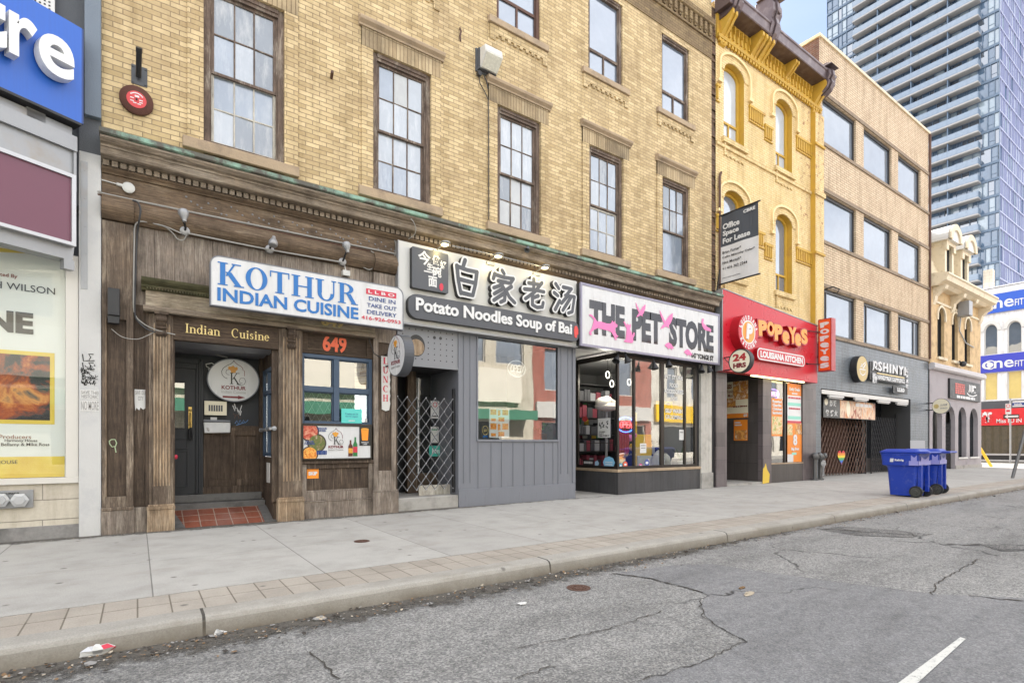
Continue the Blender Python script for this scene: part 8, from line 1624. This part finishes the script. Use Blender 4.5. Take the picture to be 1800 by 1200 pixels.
b = MB(); b.box(-8, -.62, .3, 12, 0, 16); b.box(-8, -1.0, .06, .3, 5.0, 16); b.build('body', P_SLATED, LB)
b = MB(); b.fb(F0, -3, -.86, 6.3, 12, -.02, .03, 0)
for i in range(12):
    for j in range(40): b.fb(F0, -.92 - i * .045, -.90 - i * .045, 6.35 + j * .045, 6.37 + j * .045, .03, .033, 1)
b.build('perforated_screen', [P_WHITE, BLACK_INK], LB)
ca, sa = math.cos(R(27.5)), math.sin(R(27.5))
def RF(px, Y): return Fr((X(px, Y), Y, 0), (ca, sa, 0), (0, 0, 1), (sa, -ca, 0))
f = RF(143.5, -.30); zt, zb = f.hit(143, 50)[1], f.hit(141, 216)[1]
t = thing('theatre_sign', 'angled royal blue sign box with large white raised letters at the left edge', 'sign', (-.9, -.5, zb)); b = MB(); b.fb(f, -2.4, 0, zb, zt, -.18, 0, 0); b.fb(f, -2.4, -.0, zb - .03, zb, -.19, -.0, 1); b.fb(f, 0, .02, zb, zt, -.18, .0, 2); b.build('sign_box', [BLUE_SIGN, SIGN_EDGE, NAVY_INK], t)
ea, eb = f.hit(57, 100)[0], f.hit(119.5, 100)[0]; ez0, ez1 = f.hit(95, 144)[1], f.hit(85, 70)[1]
txt('raised_letter', 'e', f, M('white_letter_acrylic', (.72, .72, .72), .3, bump=0), t, ea, eb, ez0, ez1, .03, .13, .02, res=6); WL = bpy.data.materials['white_letter_acrylic']
ra, rb_ = f.hit(9, 80)[0], f.hit(60, 60)[0]; rb_ = ea - .015; ra = rb_ - (eb - ea) * .72; txt('raised_letter', 'r', f, WL, t, ra, rb_, ez0, ez1 + .01, .03, .13, .02, res=6); txt('raised_letter', 't', f, WL, t, ra - .02 - (eb - ea) * .72, ra - .02, ez0 - .01, ez1 + .16, .03, .13, .055); txt('raised_letter', 'a', f, WL, t, ra - .06 - (eb - ea) * 1.75, ra - .06 - (eb - ea) * .76, ez0, ez1, .03, .13, .055)
b = MB(); b.fb(f, -2.3, -.05, zb - .16, zb - .05, -.25, -.12); b.fb(f, -.5, -.32, zb - .30, zb - .03, -.2, -.12); b.build('bracket', GALV, t)
f = RF(131, -.30); zt, zb = f.hit(130, 311)[1], f.hit(129, 430)[1]
t = thing('plum_sign', 'angled plum coloured light box in an aluminium frame below the blue sign', 'sign', (-.9, -.5, zb)); b = MB(); b.fb(f, -2.4, 0, zb, zt, -.14, -.01); b.build('sign_face', PURPLE, t); b = MB(); b.ring(f, [(-2.4, zb - .02), (0.01, zb - .02), (.01, zt + .02), (-2.4, zt + .02)], [(-2.36, zb + .02), (-.035, zb + .02), (-.035, zt - .025), (-2.36, zt - .025)], -.15, .02); b.build('frame', ALUM, t)
f = RF(136, -.24); b = MB(); z1, z0 = f.hit(133, 240)[1], f.hit(133, 266)[1]; b.fb(f, -2.4, 0, z0, z1, -.2, 0); b.fb(f, -2.4, -.03, z0 - .45, z0, -.2, -.05); b.fb(f, -.03, .0, z0 - .5, z0, -.2, -.02); tag(b.build('sheet_metal_fascia', GALV, origin=(-.9, -.4, z0)), 'galvanised sheet metal fascia between the blue and plum signs', 'fascia')
f = RF(131, -.22); b = MB(); z1, z0 = f.hit(128, 432)[1], f.hit(128, 458)[1]; b.fp(f, [(-2.4, z0), (-.02, z0), (0, z1), (-2.4, z1)], -.2, 0); b.fb(f, -.11, .0, z0 - .12, z0, -.1, .0); tag(b.build('metal_canopy_edge', GALV, origin=(-.9, -.4, z0)), 'grey metal canopy edge under the plum light box', 'canopy')
f = FACE(.06); t = thing('show_poster', 'tall pale show poster with gold bands behind the theatre window', 'poster', (-1.6, .06, .78)); b = MB(); b.fb(f, -3.2, -.765, .78, 3.60, -.02, 0, 0); GB = flyer('gold_foil_print', [(.58, .36, .04), (.66, .50, .08), (.72, .60, .20)], 1.2)
zz = lambda py, px=60: Z(px, py, .06)
b.fb(f, -3.2, -.77, .78, zz(802), .001, .004, 1); b.fp(f, [(-3.2, 3.599), (-1.0, 3.599), (-3.2, 3.30)], .001, .004, 1); b.build('print_sheet', [M('pale_poster_stock', (.66, .67, .63), .5, var=.05, scale=1, bump=0), GB], t)
pa = (X(0, .06) - .9, X(96, .06), zz(745), zz(618)); b = MB(); b.fb(f, pa[0], pa[1], pa[2], pa[3], .001, .004, 0); b.fb(f, pa[0], pa[1] - .045, pa[2] + .05, pa[3] - .05, .004, .006, 1); b.build('photo_print', [GB, flyer('dark_fiddle_print', [(.012, .012, .016), (.03, .03, .035), (.34, .07, .02), (.60, .24, .06), (.05, .04, .05)], 2.6, detail=5, pos=(.38, .70))], t)
rx = X(97, .06)
def pt(s_, u1, y0_, y1_, ink, bold=.0, u0=None): txt('poster_lettering', s_, f, ink, t, u0, u1, zz(y0_), zz(y1_), .007, .001, bold)
pt('Directed By', X(31, .06), 495, 487, BRN, .02); pt('SARAH WILSON', rx, 514, 502, BLACK_INK, .005); pt('NE', X(59, .06), 588, 551, BLACK_INK, .05); pt('Producers', X(55, .06), 771, 764, BRN, .0); pt('Harmony House', X(66, .06), 777.5, 771.5, BLACK_INK, .015); pt('Dale Bellamy & Mike Ross', X(87, .06), 785, 778, BLACK_INK, .02); txt('poster_lettering', 'J HOUSE', f, BLACK_INK, t, None, X(31, .06), zz(816), zz(808), .007, .001, .0)
f = FACE(-.02); a = hb(f, -40, 896, 59, 860); t = thing('inlet_plate', 'steel wall plate with two hexagonal hose caps on the stone base', 'hose inlet', ((a[0] + a[1]) / 2, -.02, a[2])); b = MB(); b.fb(f, a[0], a[1], a[2], a[3], 0, .02); b.build('plate', GALV, t, bevel=.004)
for px in (2, 36): x_, z_ = f.hit(px, 878); b = MB(); b.lathe((x_, -.04, z_), (0, -1, 0), [(.06, 0), (.065, .02), (.09, .025), (.09, .055), (.06, .06), (.055, .075)], 6); b.lathe((x_, -.10, z_), (0, -1, 0), [(.03, 0), (.025, .02)], 6); b.build('hose_cap', ALUM, t)
txt('plate_lettering', 'AUTO SPRINKLER', f, BLACK_INK, t, X(3), X(35), a[3] - .05, a[3] - .025, .021, .002, .02)
f = FACE(-.061); b = MB(); rnd = random.Random(12)
for j in range(2):
    for k in range(2): u_, v_ = f.hit(145 + 11 * k, 622 + 15 * j); b.ribbon(f, [(u_, v_), (u_ + .01, v_ - .09), (u_ + .06, v_ - .08)] if k == 0 else [(u_ + .05, v_), (u_, v_), (u_ + .02, v_ - .04), (u_, v_ - .09), (u_ + .06, v_ - .08)], .012, .001, .003)
for k in range(46): u_, v_ = f.hit(rnd.uniform(143, 168), rnd.uniform(640, 674)); b.ribbon(f, [(u_, v_), (u_ + rnd.uniform(-.02, .02), v_ - rnd.uniform(.01, .06)), (u_ + rnd.uniform(.0, .04), v_ - rnd.uniform(.0, .04))], .008, .001, .003)
tag(b.build('black_tag', BLACK_INK), 'dense black marker tag scrawled on the white pier', 'graffiti')
for s_, y0_, y1_, lb in (('SAVE THIS\nHISTORIC', 701, 686, 'upper of two torn pasted bills on the white pier'), ('NO MORE', 722, 704, 'lower of two torn pasted bills on the white pier')): sheet('pasted_bill', lb, 'bill', f, 141, y0_, 174, y1_, M('pasted_bill_paper', (.58, .57, .55), .8, var=.12, scale=12), [(s_, .05, .98, .1, .92, GREY_INK, .02)], group='torn bills pasted on the white pier')
# ================================================================ street things
def make_bin(label):
    t = thing('recycling_bin', label, 'bin', (0, 0, 0), 'blue wheeled bins by the kerb'); b = MB()
    def ringz(hx, y0_, y1_, z, r=.06): return [(x, y, z) for x, y in rrect(-hx, y0_, hx, y1_, r, n=3)]
    secs = [(.235, -.25, .27, .03), (.265, -.29, .31, .66), (.275, -.30, .33, .70), (.305, -.33, .40, .715), (.315, -.34, .42, .98)]
    rs = [ringz(*q) for q in secs]
    for p, q in zip(rs, rs[1:]): b.prism(p, q, 0, False)
    b.poly(rs[0][::-1]); b.prism(ringz(.325, -.35, .43, .955), ringz(.325, -.35, .43, .995), 0)
    for sx in (-.18, .18): b.box(sx - .03, sx + .03, -.36, -.28, .12, .72)
    b.build('body', BIN_BLUE, t, bevel=.008)
    b = MB(); b.prism(ringz(.335, -.36, .445, 1.0), ringz(.33, -.36, .44, 1.03), 0); b.prism(ringz(.33, -.36, .44, 1.03), ringz(.25, -.30, .34, 1.085), 0); b.box(-.32, .32, -.52, -.36, 1.0, 1.03); b.tube([(-.30, -.53, 1.01), (.30, -.53, 1.01)], .018, 8); b.box(-.335, -.28, -.54, -.30, .985, 1.03); b.box(.28, .335, -.54, -.30, .985, 1.03); b.build('lid', BIN_BLUE, t, bevel=.008)
    for sx in (-1, 1):
        b = MB(); b.lathe((sx * .215, -.27, .13), (sx, 0, 0), [(.10, 0), (.128, .005), (.13, .055), (.118, .065), (.11, .06)], 26, 0); wh = b.build('wheel', RUBBER, t, smooth=True)
        b = MB(); b.lathe((sx * .272, -.27, .13), (sx, 0, 0), [(.10, 0), (.10, .006), (.045, .004), (.04, .022), (.01, .024)], 22, 0)
        b.build('hub', M('dark_grey_hub', (.05, .05, .045), .5, bump=0) if 'dark_grey_hub' not in bpy.data.materials else bpy.data.materials['dark_grey_hub'], wh, smooth=True)
    b = MB(); b.tube([(-.27, -.27, .13), (.27, -.27, .13)], .015, 8); b.build('axle', STEEL, t)
    fs_ = Fr((-.3155, 0, 0), (0, -1, 0), (0, 0, 1), (-1, 0, 0)); b = MB(); b.fp(fs_, [(.16, .72), (.34, .72), (.34, .82), (.31, .82), (.31, .95), (.27, .90), (.25, .90), (.20, .95), (.20, .82), (.16, .82)], .0, .004); b.build('side_decal', BIN_LAV, t)
    fr_b = Fr((0, -.3445, 0), (1, 0, 0), (0, 0, 1), (0, -1, 0)); b = MB(); b.fp(fr_b, [(-.31, .73), (.29, .73), (.29, .82), (.2, .82), (.2, .93), (.05, .86), (-.05, .86), (-.2, .93), (-.2, .82), (-.31, .82)], 0, .004); b.build('rear_decal', BIN_LAV, t)
    txt('maker_lettering', 'Rehrig', fs_, WHITE_INK, t, -.12, .06, .80, .86, .004, .002, .05); b = MB(); b.fp(fs_, [(-.22, .79), (-.15, .79), (-.14, .87), (-.21, .87)], .003, .006); b.build('maker_mark', WHITE_INK, t)
    return t
bin1 = make_bin('nearer blue wheeled recycling bin with white lettering on its side, by the kerb')
bin1.location = (14.52, -4.03, 0); bin1.rotation_euler = (0, 0, R(-3))
bin2 = bin1.copy(); COL.objects.link(bin2); bin2['label'] = 'farther blue wheeled recycling bin half hidden behind its twin'
for ch in list(bin1.children):
    c_ = ch.copy(); COL.objects.link(c_); c_.parent = bin2
    for g_ in ch.children: d_ = g_.copy(); COL.objects.link(d_); d_.parent = c_
bin2.location = (15.75, -4.0, 0); bin2.rotation_euler = (0, 0, R(4))
b = MB(); b.tube([(25.2, -3.59, 0), (26.35, -4.35, 5.0)], .048, 10); tag(b.build('leaning_pole', M('dull_steel_pole', (.16, .165, .17), .5, .5, var=.2, bump=.1), smooth=True), 'dull grey steel pole leaning to the right by the kerb', 'pole')
b = MB(); p0 = Vector((36.9, -.3, .0)); p1 = Vector((36.95, YX(1726.5, 36.95), ZX(1726.5, 793, 36.95))); b.tube([p0, p0 + (p1 - p0) * 2.2], .07, 8); tag(b.build('guy_guard', YEL_PL, smooth=True), 'bright yellow slanted guy wire guard at the corner of the mauve shop', 'guy guard')
gx, gy = G(1776, 812); t = thing('street_sign_post', 'thin steel post carrying parking, arrow and street name signs at the far corner', 'sign post', (gx, gy, 0)); f = CROSS(gx - .06); tx = lambda px: -YX(px, gx - .06); tz = lambda py: ZX(1776, py, gx - .06)
b = MB(); b.tube([(gx, gy, 0), (gx, gy, tz(700))], .05, 8); b.build('post', GALV, t, smooth=True)
b = MB(); b.fb(f, tx(1767.5), tx(1777), tz(717), tz(709), 0, .02, 0); b.fb(f, tx(1767.5), tx(1777), tz(727.5), tz(717.5), 0, .02, 0); b.ring(f, ell((tx(1767.5) + tx(1777)) / 2, tz(713), .11, .11, 20), ell((tx(1767.5) + tx(1777)) / 2, tz(713), .075, .075, 20), .021, .025, 1); b.fb(f, tx(1769), tx(1775.5), tz(723.5), tz(720), .021, .025, 1); b.build('parking_sign', [WHITEPL, RED_INK], t)
b = MB(); b.fb(f, tx(1764), tx(1792), tz(735.5), tz(728), .03, .05, 0); m = (tz(735.5) + tz(728)) / 2; b.fp(f, [(tx(1766), m), (tx(1772), m + .15), (tx(1772), m + .06), (tx(1790.5), m + .06), (tx(1790.5), m - .06), (tx(1772), m - .06), (tx(1772), m - .15)], .051, .056, 1); b.build('arrow_sign', [SIGN_EDGE, WHITEPL], t)
b = MB(); b.fb(f, tx(1780), tx(1806), tz(715), tz(705), .0, .03, 0); b.fb(f, tx(1780), tx(1806), tz(713), tz(708), .03, .034, 1); ns = b.build('street_name_plate', [WHITEPL, NAVY_INK], t); txt('plate_lettering', 'Isabella', f, WHITE_INK, t, tx(1783), tx(1797), tz(712.3), tz(709), .035, .003, .03)
# ================================================================ across the street (seen in the shop glass)
FO = Fr((0, -20, 0), (1, 0, 0), (0, 0, 1), (0, 1, 0))
def opp(name, label, x0_, x1_, h, wallm, wins, extra):
    t = thing(name, label, 'building', ((x0_ + x1_) / 2, -20, 0)); b = MB(); b.wall(FO, x0_, x1_, 0, h, wins, 0, .2); b.box(x0_, x1_, -30, -20.6, 0, h - .05); b.box(x0_, x1_, -20.6, -20, h - .05, h); b.build('wall', wallm, t)
    for a in wins:
        b = MB(); b.ring(FO, [(a[0], a[1]), (a[2], a[1]), (a[2], a[3]), (a[0], a[3])], [(a[0] + .08, a[1] + .08), (a[2] - .08, a[1] + .08), (a[2] - .08, a[3] - .08), (a[0] + .08, a[3] - .08)], -.2, -.1); w = b.build('window', P_FRAME, t); pn = MB(); pn.fb(FO, a[0], a[2], a[1], a[3], -.25, -.2); pn.build('pane', GL_DARK if a[1] < 3 else GL_DUST, w)
    for nm, mt, boxes in extra:
        b = MB()
        for q in boxes: b.fb(FO, *q)
        b.build(nm, mt, t)
opp('facing_cream_shop', 'low cream building with a green awning across the street, seen in the glass', -40, 22, 8.6, B_CREAM, [(x, 6.4, x + 2.2, 8.2) for x in range(-38, 20, 3)] + [(x, .3, x + 4.5, 2.7) for x in range(-39, 18, 6)], [('fascia', CREAM_BOARD, [(-40, 20.8, 3.9, 6.0, 0, .35)]), ('awning', AWN, [(-40, 21.5, 3.0, 3.35, 0, 1.2), (-40, 21.5, 2.75, 3.0, 1.1, 1.2)])])
opp('facing_red_shop', 'red brick building across the street, seen in the glass', 22.01, 34, 9.2, B_RED, [(23 + 3.6 * k, 4.9, 24.7 + 3.6 * k, 7.8) for k in range(3)] + [(22.8, .4, 27.5, 2.7), (28.5, .4, 33.3, 2.7)], [('fascia', P_WHITE, [(22.2, 33.8, 3.0, 4.1, 0, .25)])])
opp('facing_white_shop', 'pale painted brick building across the street, seen in the glass', 34.01, 75, 9.4, brick('facing_white_brick', (.78, .76, .70), (.74, .72, .66), (.5, .48, .43)), [(36 + 3.2 * k, 5.0, 37.2 + 3.2 * k, 7.6) for k in range(11)] + [(35 + 6.2 * k, .4, 40 + 6.2 * k, 2.7) for k in range(6)], [('fascia', YEL_PL, [(34.4, 41, 3.0, 4.4, 0, .3)]), ('fascia_band', P_WHITE, [(41.2, 74, 3.0, 4.4, 0, .25)])])
